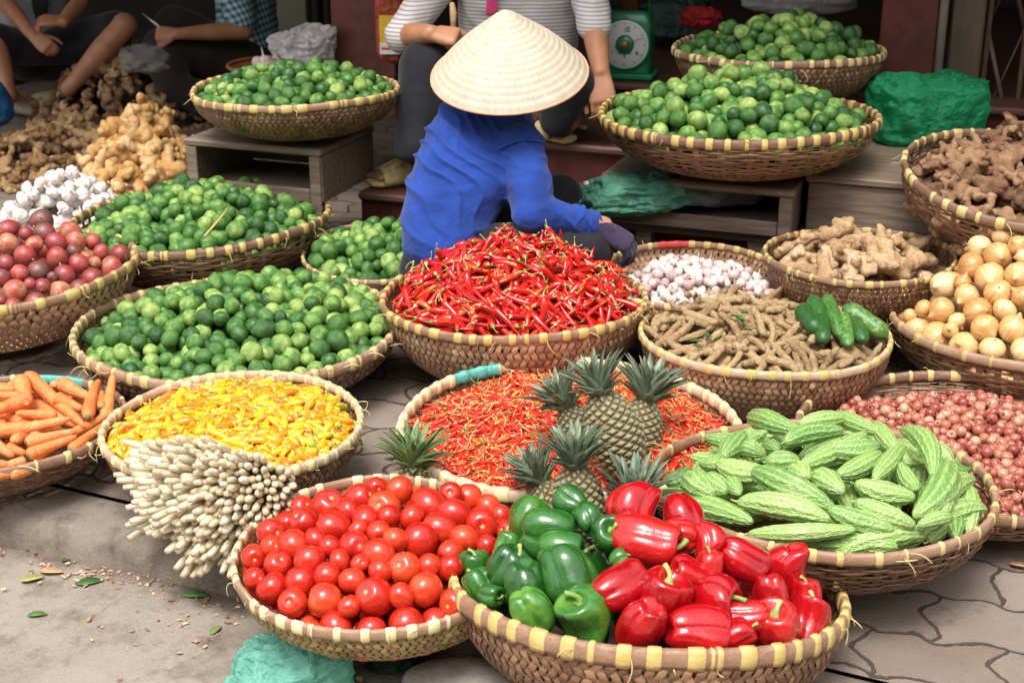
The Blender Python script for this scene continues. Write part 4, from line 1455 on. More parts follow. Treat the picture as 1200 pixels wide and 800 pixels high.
def flush(kind, cap, stuff_name=None, stuff_label=None):
    items = BINS.pop(kind)
    def big(it):
        p = it[1].translation - CAM
        return it[5] / max(p.length, .1)
    items.sort(key=big, reverse=True)
    for it in items[:cap]: place(kind, *it[:5], parts=it[6])
    rest = items[cap:]
    if not rest: return
    mats, mb, vs, n = [], Mesh(), [], 0
    for it in rest:
        sh = it[0] if isinstance(it[0], (tuple, list)) else (it[0],)
        for s in sh:
            mi = []
            for mm in s.many:
                if mm not in mats: mats.append(mm)
                mi.append(mats.index(mm))
            mb.add((s.V, s.F), [mi[q] for q in s.m], it[1])
    o = mb.build(stuff_name, [M[q] for q in mats])
    tag(o, stuff_label, None, None, 'stuff')
    return o
# ------------------------------------------------------------------ filling the baskets
ORD = ['first', 'second', 'third', 'fourth', 'fifth', 'sixth', 'seventh', 'eighth', 'ninth', 'tenth', 'eleventh', 'twelfth', 'thirteenth', 'fourteenth', 'fifteenth', 'sixteenth', 'seventeenth', 'eighteenth', 'nineteenth', 'twentieth']


def facing(bk, f, p):
    n = bk['M'].to_3x3() @ normal_of(f, p[0], p[1])
    return n.dot((CAM - bk['M'] @ Vector(p)).normalized())


# ---- limes
LIMES = [sh_lime(q) for q in range(9)]
for key, H, r, pw, words, lean in (
        ('lime_near', .11, .0222, 2.0, 'the wide lime basket behind the yellow chillies', (.1, .2)),
        ('lime_mid', .112, .0228, 2.0, 'the lime basket before the left crate', (0, .1)),
        ('lime_back', .1, .0225, 2.0, 'the small lime basket beside the person in blue', (0, 0)),
        ('lime_crate', .15, .0235, 1.7, 'the lime basket on the right crate', (-.1, 0)),
        ('lime_far', .14, .024, 1.7, 'the farthest lime basket beside the pillar', (.1, 0)),
        ('lime_left', .085, .0212, 2.3, 'the lime basket on the left crate', (.2, .1))):
    bk = BK[key]; f = dome(bk, H, .012, pw, .97, .014, len(key), lean)
    n = int(PI * (bk['R'] * .95) ** 2 * (4.2 * r) * .66 / (4.19 * r ** 3))
    P = shell(f, n, r, 4.6 * r, bk['R'] * .95)
    rad = r * np.clip(rng.normal(1, .12, n), .74, 1.3)
    P = relax(P, rad, f, bk, 0, 80, .95, 0, 4.8 * r)
    for p, q in zip(P, rad):
        dep = float(f(p[0], p[1])) - p[2]
        vis = (dep < 1.75 * r) and facing(bk, f, p) > .06
        m = bk['M'] @ xform(p, rand_rot(), q)
        put('lime', LIMES[rng.integers(0, 9)], m, 'lime %s of %s' % (spot_words(bk, p), words), 'lime', 'limes in ' + words, q if vis else q * .05, False)
flush('lime', 300, 'limes', 'the other green limes lying deeper or in the farther baskets')


# ---- listed round pieces (places read in the photograph), with buried ones below
def heap_of(kind, key, f, lst, zoom, u0, v0, shapes, fill, rfill, phrase, group, cat, buried, slackf=.95, sq=1.0, upright=.3, deep=3.0):
    bk = BK[key]; P, rad = [], []
    for (x, y, d) in lst:
        u, v = u0 + x / zoom, v0 + y / zoom
        h, t = hit(bk, f, u, v)
        r = d / zoom / 2 * t / FPX * (1.1 if kind in ('tomato', 'onion') else 1)
        dd = (bk['Mi'].to_3x3() @ ray(u, v)).normalized()
        P.append(h + np.array(dd[:]) * r * .8); rad.append(r)
    hard = len(P)
    if fill:
        Q = shell(f, fill, 1.3 * rfill, deep * rfill, bk['R'] * .94)
        P = np.vstack([P, Q]); rad = np.concatenate([rad, rfill * rng.uniform(.88, 1.1, fill)])
    P = np.array(P); rad = np.array(rad)
    Q = relax(P, rad, f, bk, hard, 60, slackf, .012)
    zones = {}
    for i in range(hard): zones.setdefault(spot_words(bk, Q[i]), []).append(i)
    for zname in list(zones):
        ids = zones[zname]
        if len(ids) > 10:
            ids.sort(key=lambda i: lst[i][1]); h_ = len(ids) // 2
            del zones[zname]; zones['higher ' + zname] = ids[:h_]; zones['lower ' + zname] = ids[h_:]
    lab = {}
    for zname, ids in zones.items():
        ids.sort(key=lambda i: lst[i][0])
        for k, i in enumerate(ids):
            lab[i] = ('%s %s from the left %s of the %s' % (ORD[k], cat, zname, phrase)) if len(ids) > 1 else '%s lying alone %s of the %s' % (cat, zname, phrase)
    for i in range(len(Q)):
        R3 = rand_rot()
        if rng.random() < upright:
            v = (bk['Mi'].to_3x3() @ (CAM - bk['M'] @ Vector(Q[i]))).normalized() + Vector(rng.normal(0, .6, 3))
            R3 = basis(v, rng.uniform(0, 6))
            R3.translation = (0, 0, 0)
        m = bk['M'] @ xform(Q[i], R3, rad[i] * sq)
        place(kind, shapes[rng.integers(0, len(shapes))], m, lab.get(i, buried), cat, group)


TOM = [sh_tomato(q) for q in range(9)]
heap_of('tomato', 'tomato', dome(BK['tomato'], .06, .015, 2.6, .97, .008, 2), [
    (365, 165, 130), (300, 170, 90), (510, 135, 110), (600, 175, 120), (660, 105, 105), (780, 170, 125), (930, 125, 110), (870, 200, 110), (980, 240, 130), (1030, 165, 90), (1080, 210, 80), (470, 195, 100), (285, 235, 110), (400, 255, 125), (520, 225, 100), (625, 215, 90), (700, 220, 100),
    (160, 275, 110), (245, 325, 120), (385, 335, 85), (480, 330, 110), (580, 280, 90), (500, 265, 80), (740, 300, 135), (815, 265, 120), (905, 300, 110), (1070, 270, 80), (585, 360, 130), (100, 370, 95), (185, 410, 105), (310, 395, 120), (170, 335, 80), (325, 310, 80), (420, 400, 90), (640, 320, 90), (860, 360, 90), (1000, 330, 80), (850, 410, 90),
    (385, 450, 100), (485, 470, 100), (595, 435, 90), (685, 420, 120), (770, 410, 90), (100, 460, 80), (160, 485, 120), (270, 480, 115), (250, 535, 110), (370, 530, 130), (465, 565, 90), (565, 515, 140), (660, 525, 90), (755, 500, 135), (510, 400, 70), (860, 120, 90), (560, 105, 80)],
    3.333, 270, 540, TOM, 130, .028, 'tomato basket', 'tomatoes in the round basket', 'tomato', 'red tomato half buried between the other tomatoes of the basket', .93, 1.0, .35)
ONI = [sh_onion(q) for q in range(5)]
heap_of('onion', 'onion', dome(BK['onion'], .29, .01, 1.3, .98, .012, 3), [
    (550, 65, 130), (690, 105, 110), (570, 165, 120), (680, 215, 140), (745, 180, 100), (540, 280, 150), (630, 340, 150), (770, 320, 140), (660, 420, 140), (395, 375, 140), (475, 370, 90), (175, 450, 140), (105, 545, 140), (275, 505, 90), (360, 510, 130), (200, 600, 150), (510, 440, 130), (560, 520, 150), (585, 600, 140), (340, 640, 170), (450, 570, 90), (490, 670, 150), (630, 690, 130), (715, 515, 120), (740, 600, 150), (780, 440, 110), (790, 690, 140), (215, 540, 70), (430, 610, 80), (795, 230, 80)],
    4.444, 1020, 250, ONI, 90, .034, 'onion basket', 'golden onions in the basket at the right edge', 'onion', 'golden onion half buried under the other onions of the heap', .95, .97, .35, 4.2)
PAS = [sh_passion(q) for q in range(5)]
heap_of('passion_fruit', 'passion', dome(BK['passion'], .165, .01, 1.6, .98, .012, 4), [
    (215, 65, 130), (45, 125, 110), (40, 205, 125), (135, 150, 80), (180, 205, 95), (230, 140, 120), (365, 125, 120), (395, 185, 115), (290, 190, 115), (480, 190, 90), (295, 275, 115), (410, 305, 115), (525, 245, 85), (625, 250, 115), (580, 330, 120), (490, 300, 70), (130, 265, 120), (195, 345, 115), (95, 360, 100), (30, 300, 85), (20, 380, 100), (340, 375, 120), (385, 240, 75), (480, 385, 120), (310, 450, 130), (410, 435, 110), (230, 430, 90), (90, 465, 130), (190, 505, 115), (80, 550, 120), (150, 420, 70), (275, 375, 60), (5, 500, 60)],
    4.444, 0, 240, PAS, 90, .032, 'passion fruit basket', 'passion fruit in the basket at the left edge', 'passion fruit', 'red passion fruit half buried under the other fruit of the heap', .95, .95, .35, 3.6)

# ---- bell peppers
bk = BK['pepper']; f = dome(bk, .165, .005, 2.0, .97, .006, 5)
GP = [sh_pepper(q, 'green_pepper') for q in range(20, 29)]; RP = [sh_pepper(q, 'red_pepper') for q in range(30, 41)]
A, Z = (520, 570, 4.21), (700, 570, 3.637)
PEP = [  # green?, place in the photo, size, stem direction on screen (degrees clockwise from up) and towards us, what tells it apart
    (1, A, 155, 390, 165, 0, 10, 'small square green pepper with upright stem by the left rim'), (1, A, 330, 400, 220, 35, 10, 'light green pepper with a soft blotch beside the small upright one'),
    (1, A, 420, 160, 200, 20, -20, 'tall dark green pepper at the upper left of the heap'), (1, A, 520, 220, 270, 100, 0, 'long glossy green pepper lying across the top, stem to the right'),
    (1, A, 585, 320, 230, 95, 10, 'green pepper squeezed under the long glossy one, stem to the right'), (1, A, 620, 80, 165, -60, -30, 'green pepper highest at the back, below the pineapple'),
    (1, A, 715, 150, 150, -40, -50, 'green pepper showing its lobed bottom near the top of the heap'), (1, A, 820, 235, 190, 10, 70, 'dark green pepper whose cut stem faces the viewer'),
    (1, A, 620, 440, 250, 160, 20, 'creased dark green pepper at the middle of the green heap'), (1, A, 410, 500, 215, 180, -20, 'smooth bright green pepper just behind the front rim row'),
    (1, A, 180, 480, 165, -30, -20, 'green pepper beneath the small upright one at the left rim'), (1, A, 235, 540, 130, 100, 40, 'knobbly green pepper with a pale stem against the front rim'),
    (1, A, 440, 615, 215, 150, -10, 'green pepper pressed low against the front rim'), (1, A, 700, 615, 285, -25, 30, 'big green pepper at the front rim touching the red ones'),
    (1, A, 310, 290, 130, 20, 0, 'green pepper peeping from behind the light green one'), (1, A, 865, 350, 100, 60, 0, 'dark green pepper wedged between green and red halves'),
    (0, Z, 145, 90, 215, 200, 20, 'curved red pepper topmost at the back of the heap'), (0, Z, 220, 240, 250, 100, 15, 'large smooth red pepper lying level near the top'),
    (0, Z, 100, 430, 220, 60, -30, 'red pepper with a dark crease beside the green half'), (0, Z, 370, 135, 180, 160, 30, 'red pepper at the back with a green stem pointing down'),
    (0, Z, 480, 235, 160, 170, 25, 'rounded red pepper on the far side beside the melon rim'), (0, Z, 345, 200, 140, 90, 0, 'red pepper hidden behind the large smooth one'),
    (0, Z, 615, 325, 190, 120, -10, 'slanting red pepper with a long groove at the far rim'), (0, Z, 795, 350, 225, 180, -15, 'blocky red pepper standing upside down at the right rim'),
    (0, Z, 270, 475, 230, 20, 25, 'red pepper with a curled pale stem in the middle'), (0, Z, 190, 585, 215, 200, -30, 'round red pepper at the front rim beside the big green one'),
    (0, Z, 430, 600, 245, 95, -10, 'plump red pepper lying along the middle of the front rim'), (0, Z, 590, 635, 150, 60, 0, 'red pepper tucked low behind the front rim'),
    (0, Z, 390, 385, 160, -70, 20, 'red pepper with stem to the left below the large smooth one'), (0, Z, 480, 340, 130, 0, 0, 'small red pepper deep in the gap of the heap'),
    (0, Z, 510, 465, 220, 85, 35, 'red pepper with a hooked green stem facing right'), (0, Z, 740, 480, 170, 175, 0, 'red pepper with a pale gleam under the upside down one'),
    (0, Z, 760, 605, 230, -10, 40, 'lobed red pepper with a short upright stem at the front right'), (0, Z, 900, 555, 190, 20, -10, 'tall red pepper leaning on the right rim'),
    (0, Z, 890, 470, 140, 0, 0, 'red pepper behind the one leaning on the right rim'), (0, Z, 640, 560, 150, 90, 0, 'red pepper half hidden between two lobed ones at the right')]
P, rad = [], []
for g, (a0, b0, zf), x, y, d, *_ in PEP:
    u, v = a0 + x / zf, b0 + y / zf
    h, t = hit(bk, f, u, v); r = d / zf / 2 * t / FPX
    dd = np.array((bk['Mi'].to_3x3() @ ray(u, v)).normalized()[:])
    P.append(h + dd * r * .35); rad.append(r * .86)
hard = len(P)
Q = shell(f, 46, .06, .15, bk['R'] * .88)
P = relax(np.vstack([P, Q]), np.concatenate([rad, np.full(46, .047)]), f, bk, hard, 60, .9, .03)
for i in range(len(P)):
    if i < hard:
        g, _, _, _, d, ang, tow, lab = PEP[i]
        r = rad[i] / .86
        wd = (RIGHT * math.sin(R_(ang)) + UP * math.cos(R_(ang))) * math.cos(R_(tow)) + TOWARD * math.sin(R_(tow))
        M3 = basis(bk['Mi'].to_3x3() @ wd, rng.uniform(0, 6))
    else:
        w = bk['M'].to_3x3() @ Vector((P[i][0], P[i][1], 0))
        g = w.x < 0.0; r = .041; M3 = rand_rot()
        lab = 'green pepper buried under the green half of the heap' if g else 'red pepper buried under the red half of the heap'
    sh = GP[rng.integers(0, len(GP))] if g else RP[rng.integers(0, len(RP))]
    M3.translation = (0, 0, 0)
    place('bell_pepper', sh, bk['M'] @ xform(P[i], M3, r * 1.14), lab, 'bell pepper', 'green bell peppers' if g else 'red bell peppers')


# ---- long pieces given by their two ends
def long_place(kind, key, f, lst, zoom, u0, v0, shapes, unitr, cat, group, sink=.5, lift=0.0):
    bk = BK[key]
    for (x0, y0, x1, y1, wd, *rest) in lst:
        lab = rest[0]; shp = rest[1] if len(rest) > 1 else shapes
        uv = [(u0 + x0 / zoom, v0 + y0 / zoom), (u0 + x1 / zoom, v0 + y1 / zoom)]
        (h0, t0), (h1, t1) = hit(bk, f, *uv[0]), hit(bk, f, *uv[1])
        r = wd / zoom / 2 * t0 / FPX
        c = (h0 + h1) / 2; d = h1 - h0; L = np.linalg.norm(d)
        if kind == 'cucumber':
            tv = bk['Mi'].to_3x3() @ (TOWARD * .45 - UP * .3); d = d + np.array(tv[:]) * L * .8; L = max(np.linalg.norm(d), 5.2 * r); d = d / np.linalg.norm(d) * L
        elif abs(x1 - x0) + abs(y1 - y0) < 1.5 * wd or (len(rest) > 2):      # end-on: it points at us
            tow = bk['Mi'].to_3x3() @ (TOWARD + UP * .1 + RIGHT * (rest[2] if len(rest) > 2 else 0))
            L = 5 * r; d = np.array(tow[:]) * L; c = c - d * .42
        dd = np.array((bk['Mi'].to_3x3() @ ray(*uv[0])).normalized()[:])
        r = r * (1.0 if kind == 'cucumber' else 1.08)
        c = c + dd * r * sink * .6 + np.array([0, 0, lift])
        m3 = basis(-Vector(d) if kind == 'carrot_x' else Vector(d), rng.uniform(0, 6)).to_3x3()
        m = m3.to_4x4() @ Matrix.Diagonal((r / unitr, r / unitr, L * 1.03, 1)); m.translation = Vector(c)
        place(kind, shp[rng.integers(0, len(shp))], bk['M'] @ m, lab, cat, group)


MEL = [sh_melon(q) for q in range(20, 31)]; MELD = [sh_melon(q, 'melon_dark') for q in (8, 9)]
fm = dome(BK['melon'], .085, .01, 2.4, .96, .006, 6)
bkm = BK['melon']
for i in range(64):                                     # lower layer that carries the listed ones
    a = rng.uniform(0, 6.28); rr = bkm['R'] * (.7 * math.sqrt(rng.uniform(0, 1)) if i < 44 else .8)
    x, y = rr * math.cos(a), rr * math.sin(a)
    th = rng.uniform(0, 6.28) if i < 44 else a + PI / 2 + rng.normal(0, .2)
    m = basis((math.cos(th), math.sin(th), rng.normal(0, .1)), rng.uniform(0, 6)).to_3x3().to_4x4() @ Matrix.Diagonal((.125, .125, rng.uniform(.16, .21), 1))
    m.translation = (x, y, float(fm(x, y)) - (rng.uniform(.055, .085) if i < 44 else .045))
    place('bitter_melon', MEL[i % 11], bkm['M'] @ m, 'pale green bitter melon buried under the top layer of melons', 'bitter melon', 'bitter melons in the wide basket')
long_place('bitter_melon', 'melon', fm, [
    (345, 40, 505, 90, 75, 'bitter melon at the rear rim, highest beside the tiny red chillies'), (190, 105, 395, 88, 62, 'bitter melon with its tip reaching left over the chilli basket rim'),
    (505, 62, 660, 45, 60, 'yellowish green bitter melon along the rear rim'), (620, 30, 775, 92, 58, 'pale ridged bitter melon slanting down from the rear rim'),
    (455, 125, 650, 85, 72, 'long bitter melon just below the rear row, blunt end left'), (505, 205, 725, 95, 70, 'pale bitter melon slanting from lower left to the crown of the heap'),
    (580, 150, 770, 135, 80, 'thick bitter melon lying level on the crown of the heap'), (635, 235, 775, 160, 72, 'bitter melon below the crown, tip towards the upper right'),
    (755, 60, 835, 165, 58, 'narrow bitter melon pointing down at the right of the rear row'), (755, 250, 850, 140, 62, 'smooth pale bitter melon standing slanted right of the crown'),
    (845, 85, 950, 240, 72, 'bitter melon along the right slope beside the shallot basket'), (985, 190, 890, 375, 105, 'biggest bitter melon at the right, blunt end down'),
    (1085, 250, 985, 375, 85, 'bitter melon against the right rim beside the biggest one'), (690, 265, 890, 310, 82, 'warty bitter melon lying right of the front middle'),
    (835, 195, 895, 285, 62, 'dark ridged bitter melon between the right slope melons'), (515, 230, 530, 245, 110, 'stubby bitter melon pointing at the viewer in the middle', MEL, 0),
    (638, 285, 645, 295, 95, 'greenish blunt bitter melon end facing the viewer', MEL, .1), (390, 192, 505, 188, 72, 'short pale bitter melon left of the crown'),
    (228, 195, 405, 235, 82, 'bitter melon lying left above the longest one'), (345, 220, 620, 350, 92, 'longest bright bitter melon across the front of the heap'),
    (20, 300, 345, 392, 88, 'very long pale bitter melon at the left front over the pepper basket'), (300, 325, 605, 385, 88, 'fat pale bitter melon in the front row, left of the middle'),
    (335, 432, 690, 418, 62, 'slim pale bitter melon lying along the front rim'), (600, 350, 820, 420, 80, 'almost white bitter melon in the front row'),
    (690, 325, 890, 405, 78, 'bitter melon bending down to the front rim at the right'), (900, 405, 1015, 378, 50, 'small bitter melon half hidden behind the right front rim'),
    (250, 175, 320, 95, 78, 'bitter melon standing up at the upper left of the heap'), (168, 200, 240, 165, 58, 'short bitter melon at the left rim under the reaching one'),
    (312, 150, 390, 165, 62, 'pale bitter melon tucked between the upper left ones'), (385, 152, 470, 148, 60, 'bitter melon with brownish end in the upper left'),
    (130, 240, 215, 305, 92, 'bitter melon over the left rim beside the long pale one'), (195, 235, 265, 290, 75, 'bitter melon pointing down right at the left slope'),
    (268, 285, 335, 310, 65, 'small bitter melon squeezed above the fat pale one'), (50, 255, 145, 215, 72, 'dark green bitter melon at the far left rim', MELD),
    (1022, 180, 1080, 215, 62, 'dark green bitter melon at the far right rim', MELD), (905, 130, 1015, 205, 80, 'bitter melon behind the biggest one at the right')],
    2.857, 760, 480, MEL, .2, 'bitter melon', 'bitter melons in the wide basket', .45, .01)

CAR = [sh_carrot(q) for q in range(5)]
fc = dome(BK['carrot'], .075, .012, 2.0, .97, .005, 7)
bkc = BK['carrot']
for i in range(46):
    a = rng.uniform(0, 6.28); rr = bkc['R'] * .7 * math.sqrt(rng.uniform(0, 1)); th = rng.uniform(0, 6.28)
    m = basis((math.cos(th), math.sin(th), 0), rng.uniform(0, 6)).to_3x3().to_4x4() @ Matrix.Diagonal((.19, .19, .2, 1))
    x, y = rr * math.cos(a), rr * math.sin(a)
    m.translation = (x, y, float(fc(x, y)) - rng.uniform(.035, .06))
    place('carrot', CAR[i % 5], bkc['M'] @ m, 'orange carrot buried under the top layer of carrots', 'carrot', 'carrots in the basket at the left edge')
long_place('carrot', 'carrot', fc, [
    (185, 205, -60, 275, 100, 'carrot with a green grey top end, lying left'), (130, 188, -30, 175, 62, 'slim carrot lying level at the left edge'),
    (120, 95, 165, 240, 105, 'thick carrot with its broad end at the rear rim'), (165, 70, 495, 355, 88, 'longest carrot slanting across the basket'),
    (300, 55, 325, 180, 105, 'stout carrot standing up at the rear rim'), (365, 110, 520, 195, 92, 'stout carrot slanting right near the rear rim'),
    (530, 330, 562, 45, 78, 'carrot whose tip sticks straight up at the right'), (620, 290, 662, 95, 78, 'rightmost carrot with its tip sticking up'),
    (330, 190, 490, 270, 80, 'carrot partly under the longest one'), (330, 300, 95, 285, 75, 'pale carrot lying level below the middle'),
    (-60, 372, 415, 352, 90, 'long carrot lying level across the front'), (90, 430, 100, 440, 125, 'carrot seen end on at the front', CAR, .1),
    (160, 455, 450, 388, 72, 'carrot slanting up right behind the front pair'), (165, 525, 450, 425, 78, 'carrot above the one along the front rim'),
    (215, 545, 660, 262, 80, 'carrot lying along the front rim to the right'), (-30, 470, 80, 535, 78, 'carrot pointing down right at the left edge'),
    (40, 490, 155, 520, 72, 'short carrot tip below the one seen end on'), (-40, 580, 70, 590, 70, 'carrot lowest at the left edge'),
    (-40, 120, 70, 165, 75, 'carrot at the rear of the left edge'), (590, 250, 600, 160, 60, 'thin carrot between the two upright tips'), (60, 640, 430, 530, 76, 'carrot just inside the front rim at the left'), (420, 500, 640, 330, 70, 'carrot inside the right part of the front rim'), (-40, 640, 150, 630, 80, 'carrot deep behind the front rim at the left edge'), (150, 560, -30, 610, 60, 'carrot low against the front rim')],
    5, 0, 430, CAR, .1, 'carrot', 'carrots in the basket at the left edge', .4, .006)

# ---- tamarind pods and cucumbers
ft = dome(BK['tamarind'], .06, .006, 2.2, .97, .006, 8)
bt = BK['tamarind']; POD = [sh_pod(q) for q in range(6)]
pts = poisson(260, bt['R'] * .88, .026)
for k, (x, y) in enumerate(pts):
    right = x > bt['R'] * .3 and y > -bt['R'] * .75
    nrm = normal_of(ft, x, y); th = rng.normal(0, 1.0)
    d = Vector((math.cos(th), math.sin(th), 0)); d = (d - nrm * d.dot(nrm)).normalized() + nrm * rng.normal(0, .12)
    dep = rng.uniform(0, .035) + (.02 if right else 0)
    m = basis(d, rng.uniform(0, 6)).to_3x3().to_4x4() @ Matrix.Diagonal((rng.uniform(.105, .125),) * 2 + (rng.uniform(.09, .13), 1))
    m.translation = (x, y, float(ft(x, y)) - .008 - dep)
    p = (x, y, 0)
    place('tamarind_pod', POD[k % 6], bt['M'] @ m, 'brown tamarind pod %s of its basket' % spot_words(bt, p), 'tamarind pod', 'tamarind pods in the basket')
CUK = [sh_cuke(q) for q in range(4)]
long_place('cucumber', 'tamarind', ft, [
    (420, 320, 462, 365, 62, 'small dark cucumber leftmost of the cucumbers'), (455, 290, 485, 345, 56, 'small cucumber second from the left at the back'),
    (490, 345, 488, 405, 54, 'small yellowish cucumber in front of the others', [sh_cuke(11)]), (512, 285, 542, 375, 54, 'longest slanting cucumber in the middle of the cucumbers'),
    (555, 340, 582, 415, 52, 'dark cucumber pointing at the front rim'), (605, 350, 625, 410, 56, 'striped pale green cucumber near the front rim'),
    (585, 325, 695, 375, 72, 'thick dark cucumber lying level at the right')],
    3, 800, 267, CUK, .21, 'cucumber', 'cucumbers in the tamarind basket', .2, .016)
lf = Mesh()
for (u, v) in ((815, 405), (828, 398), (820, 412), (868, 380), (876, 392), (872, 372), (862, 376)):
    h, t = hit(bt, ft, u, v)
    for k in range(2):
        th = rng.uniform(0, 6.28); d = Vector((math.cos(th), math.sin(th), rng.uniform(-.3, .3))).normalized() * .02
        s = Vector((-d.y, d.x, 0)).normalized() * .008
        c = Vector(h) + Vector((0, 0, .012))
        lf.add((np.array([(c - d)[:], (c + s + Vector((0, 0, .003)))[:], (c + d)[:], (c - s + Vector((0, 0, .003)))[:]]), [[0, 1, 2, 3]]))
o = lf.build('leaf_sprig', M['leaf'], smooth=False); o.matrix_world = bt['M']
tag(o, 'scraps of green tamarind leaf on the brown pods', 'leaves', kind='stuff')

# ---- chillies


def strew(kind, key, f, pts, shapes, depth, tilt, label, cat, group, axis=None, spread=3.2, cap=300, stuff=('', ''), sc=(1, 1), core=None, partsok=True, off=.004):
    bk = BK[key]
    for (x, y) in pts:
        nrm = normal_of(f, x, y)
        th = rng.uniform(0, 6.28) if axis is None else axis + rng.normal(0, spread)
        d = Vector((math.cos(th), math.sin(th), 0)); d = (d - nrm * d.dot(nrm)).normalized()
        d = (d + nrm * rng.normal(0, tilt)).normalized()
        dep = depth * rng.uniform(0, 1) ** 1.0
        s = rng.uniform(*sc)
        m = basis(d, rng.uniform(0, 6.28), s); m.translation = (x, y, float(f(x, y)) - dep - off)
        p = (x, y, 0)
        pri = (1.0 if facing(bk, f, p) > .08 else .05) * (1 - .9 * dep / max(depth, 1e-6))
        put(kind, shapes[rng.integers(0, len(shapes))], bk['M'] @ m, label % spot_words(bk, p), cat, group, pri, partsok)
    if core:
        n = 36; mb = Mesh(); V, F = [], []
        rs = np.linspace(0, 1, 12) * bk['R'] * .93
        for rr in rs:
            for j in range(n):
                a = 2 * PI * j / n; x, y = rr * math.cos(a), rr * math.sin(a)
                V.append((x, y, float(f(x, y)) - core[0]))
        for i in range(11):
            for j in range(n):
                k2 = (j + 1) % n; F.append([i * n + j, (i + 1) * n + j, (i + 1) * n + k2, i * n + k2])
        c = Shape.__new__(Shape); c.V = np.array(V); c.F = F; c.m = [0] * len(F); c.many = [core[1]]; c.mats = [core[1]]
        BINS[kind].append((c, bk['M'].copy(), '', '', '', -1, False))
    flush(kind, cap, *stuff)


fch = dome(BK['chili'], .15, .008, 1.55, .98, .016, 9, (0, .15))
strew('long_chili', 'chili', fch, poisson(900, BK['chili']['R'] * .85, .016), [sh_chili(q, .105, .0088) for q in range(9)], .03, .3,
      'long glossy red chilli %s of its heap', 'chilli', 'long red chillies in front of the person in blue', None, 1, 300, ('long_chilies', 'red chillies lying deeper in the heap before the person in blue'), (.85, 1.15), (.04, 'chili_many'))
fb = dome(BK['bird'], .04, -.006, 2.5, .95, .012, 10)
strew('bird_chili', 'bird', fb, poisson(3000, BK['bird']['R'] * .92, .0100), [sh_chili(q, .046, .0046, ('bird', 'cstem'), ('bird_many', 'cstem_many'), .5, .026, .0009, 6, 6) for q in range(8)], .012, .22,
      'tiny red chilli %s of the basket behind the pineapples', 'chilli', 'tiny red chillies behind the pineapples', None, 1, 300, ('bird_chilies', 'tiny red chillies spread behind and between the others'), (.8, 1.2), (.012, 'bird_many'))
fy = dome(BK['yellow'], .04, -.006, 2.5, .95, .012, 11)
strew('yellow_chili', 'yellow', fy, poisson(1300, BK['yellow']['R'] * .92, .0125), [sh_chili(q, .05, .0086, ('yellow', 'cstem'), ('yellow_many', 'cstem_many'), .5, .018, .001, 8, 8, 1.0) for q in range(8)], .018, .25,
      'plump yellow chilli %s of the yellow chilli basket', 'chilli', 'yellow chillies behind the lemongrass', None, 1, 300, ('yellow_chilies', 'yellow chillies lying under and between the others'), (.8, 1.2), (.018, 'yellow_many'))

# ---- shallots, garlic


def bulbs(kind, key, f, r, Rf, shapes, label, cat, group, layers=2.4, keep=None, pri=True, cap=None, stuff=None, density=.6, jr=(.82, 1.15)):
    bk = BK[key]
    n = int(PI * (bk['R'] * Rf) ** 2 * (layers * 2 * r) * density / (4.19 * r ** 3))
    P = shell(f, n, r, layers * 2 * r, bk['R'] * Rf)
    rad = r * rng.uniform(jr[0], jr[1], n)
    P = relax(P, rad, f, bk, 0, 60, .92, 0, (layers + .4) * 2 * r)
    for p, q in zip(P, rad):
        if keep and not keep(p): continue
        dep = float(f(p[0], p[1])) - p[2]
        vis = dep < 1.7 * r
        m = bk['M'] @ xform(p, rand_rot(), q)
        if callable(label): lab = label(p)
        else: lab = label % spot_words(bk, p) if '%s' in label else label
        put(kind, shapes[rng.integers(0, len(shapes))], m, lab, cat, group, q if vis else q * .05, False)


SHA = [sh_bulb(q, 'shallot', ['shallot'], ['shallot_many'], 2, .06, .75, 1.0, (14, 13), .13) for q in range(6)]
bulbs('shallot', 'shallot', dome(BK['shallot'], .05, -.002, 2.3, .95, .012, 12), .0127, .92, SHA, 'small pink shallot %s of the shallot basket', 'shallot', 'shallots in the wide basket at right', 2.0)
flush('shallot', 300, 'shallots', 'small pink shallots lying under and beyond the others')
GAR = [sh_bulb(q, 'garlic_bulb', ['garlic'], None, 8, .26, 1.0, .78, (32, 18)) for q in range(5)]
GARP = [sh_bulb(q, 'garlic_bulb', ['garlic_pink'], ['garlic_pink_many'], 6, .12, 1.5, .85, (16, 14), .09) for q in range(40, 45)]
basket('garlic', 80, 254, 86, .12, .0, 'basket under the white garlic heap at left', 'diag', 'weave', ('hoop', 'tie'), 0, 0, 0, 40, .4, 27, frays=8)
bulbs('garlic_bulb', 'garlic', dome(BK['garlic'], .19, .02, 1.4, 1.0, .012, 13), .026, .98, GAR, 'white garlic bulb %s of the white garlic heap', 'garlic bulb', 'white garlic behind the passion fruit', 2.3)
fcl = dome(BK['clove'], .085, -.02, 2.0, .96, .014, 14, (.1, -.25))
bulbs('garlic_bulb', 'clove', fcl, .0155, .84, GARP, 'small pinkish garlic bulb %s of its basket', 'garlic bulb', 'small dry garlic beside the red chillies', 1.7)
flush('garlic_bulb', 300, 'garlic_bulbs', 'small garlic bulbs buried under the others')

# ---- ginger and other roots
GIN = [sh_root(q, 'ginger_root', 'ginger') for q in range(5)]
GINO = [sh_root(q, 'ginger_root', 'ginger_orange', None, 7, .22, .25) for q in range(10, 15)]
GAL = [sh_root(q, 'galangal_root', 'galangal', 'galangal_many', 7, .17, .28, .05) for q in range(20, 25)]
GALL = [sh_root(q, 'galangal_root', 'root_left', 'root_left_many', 7, .18, .27, .05) for q in range(26, 31)]


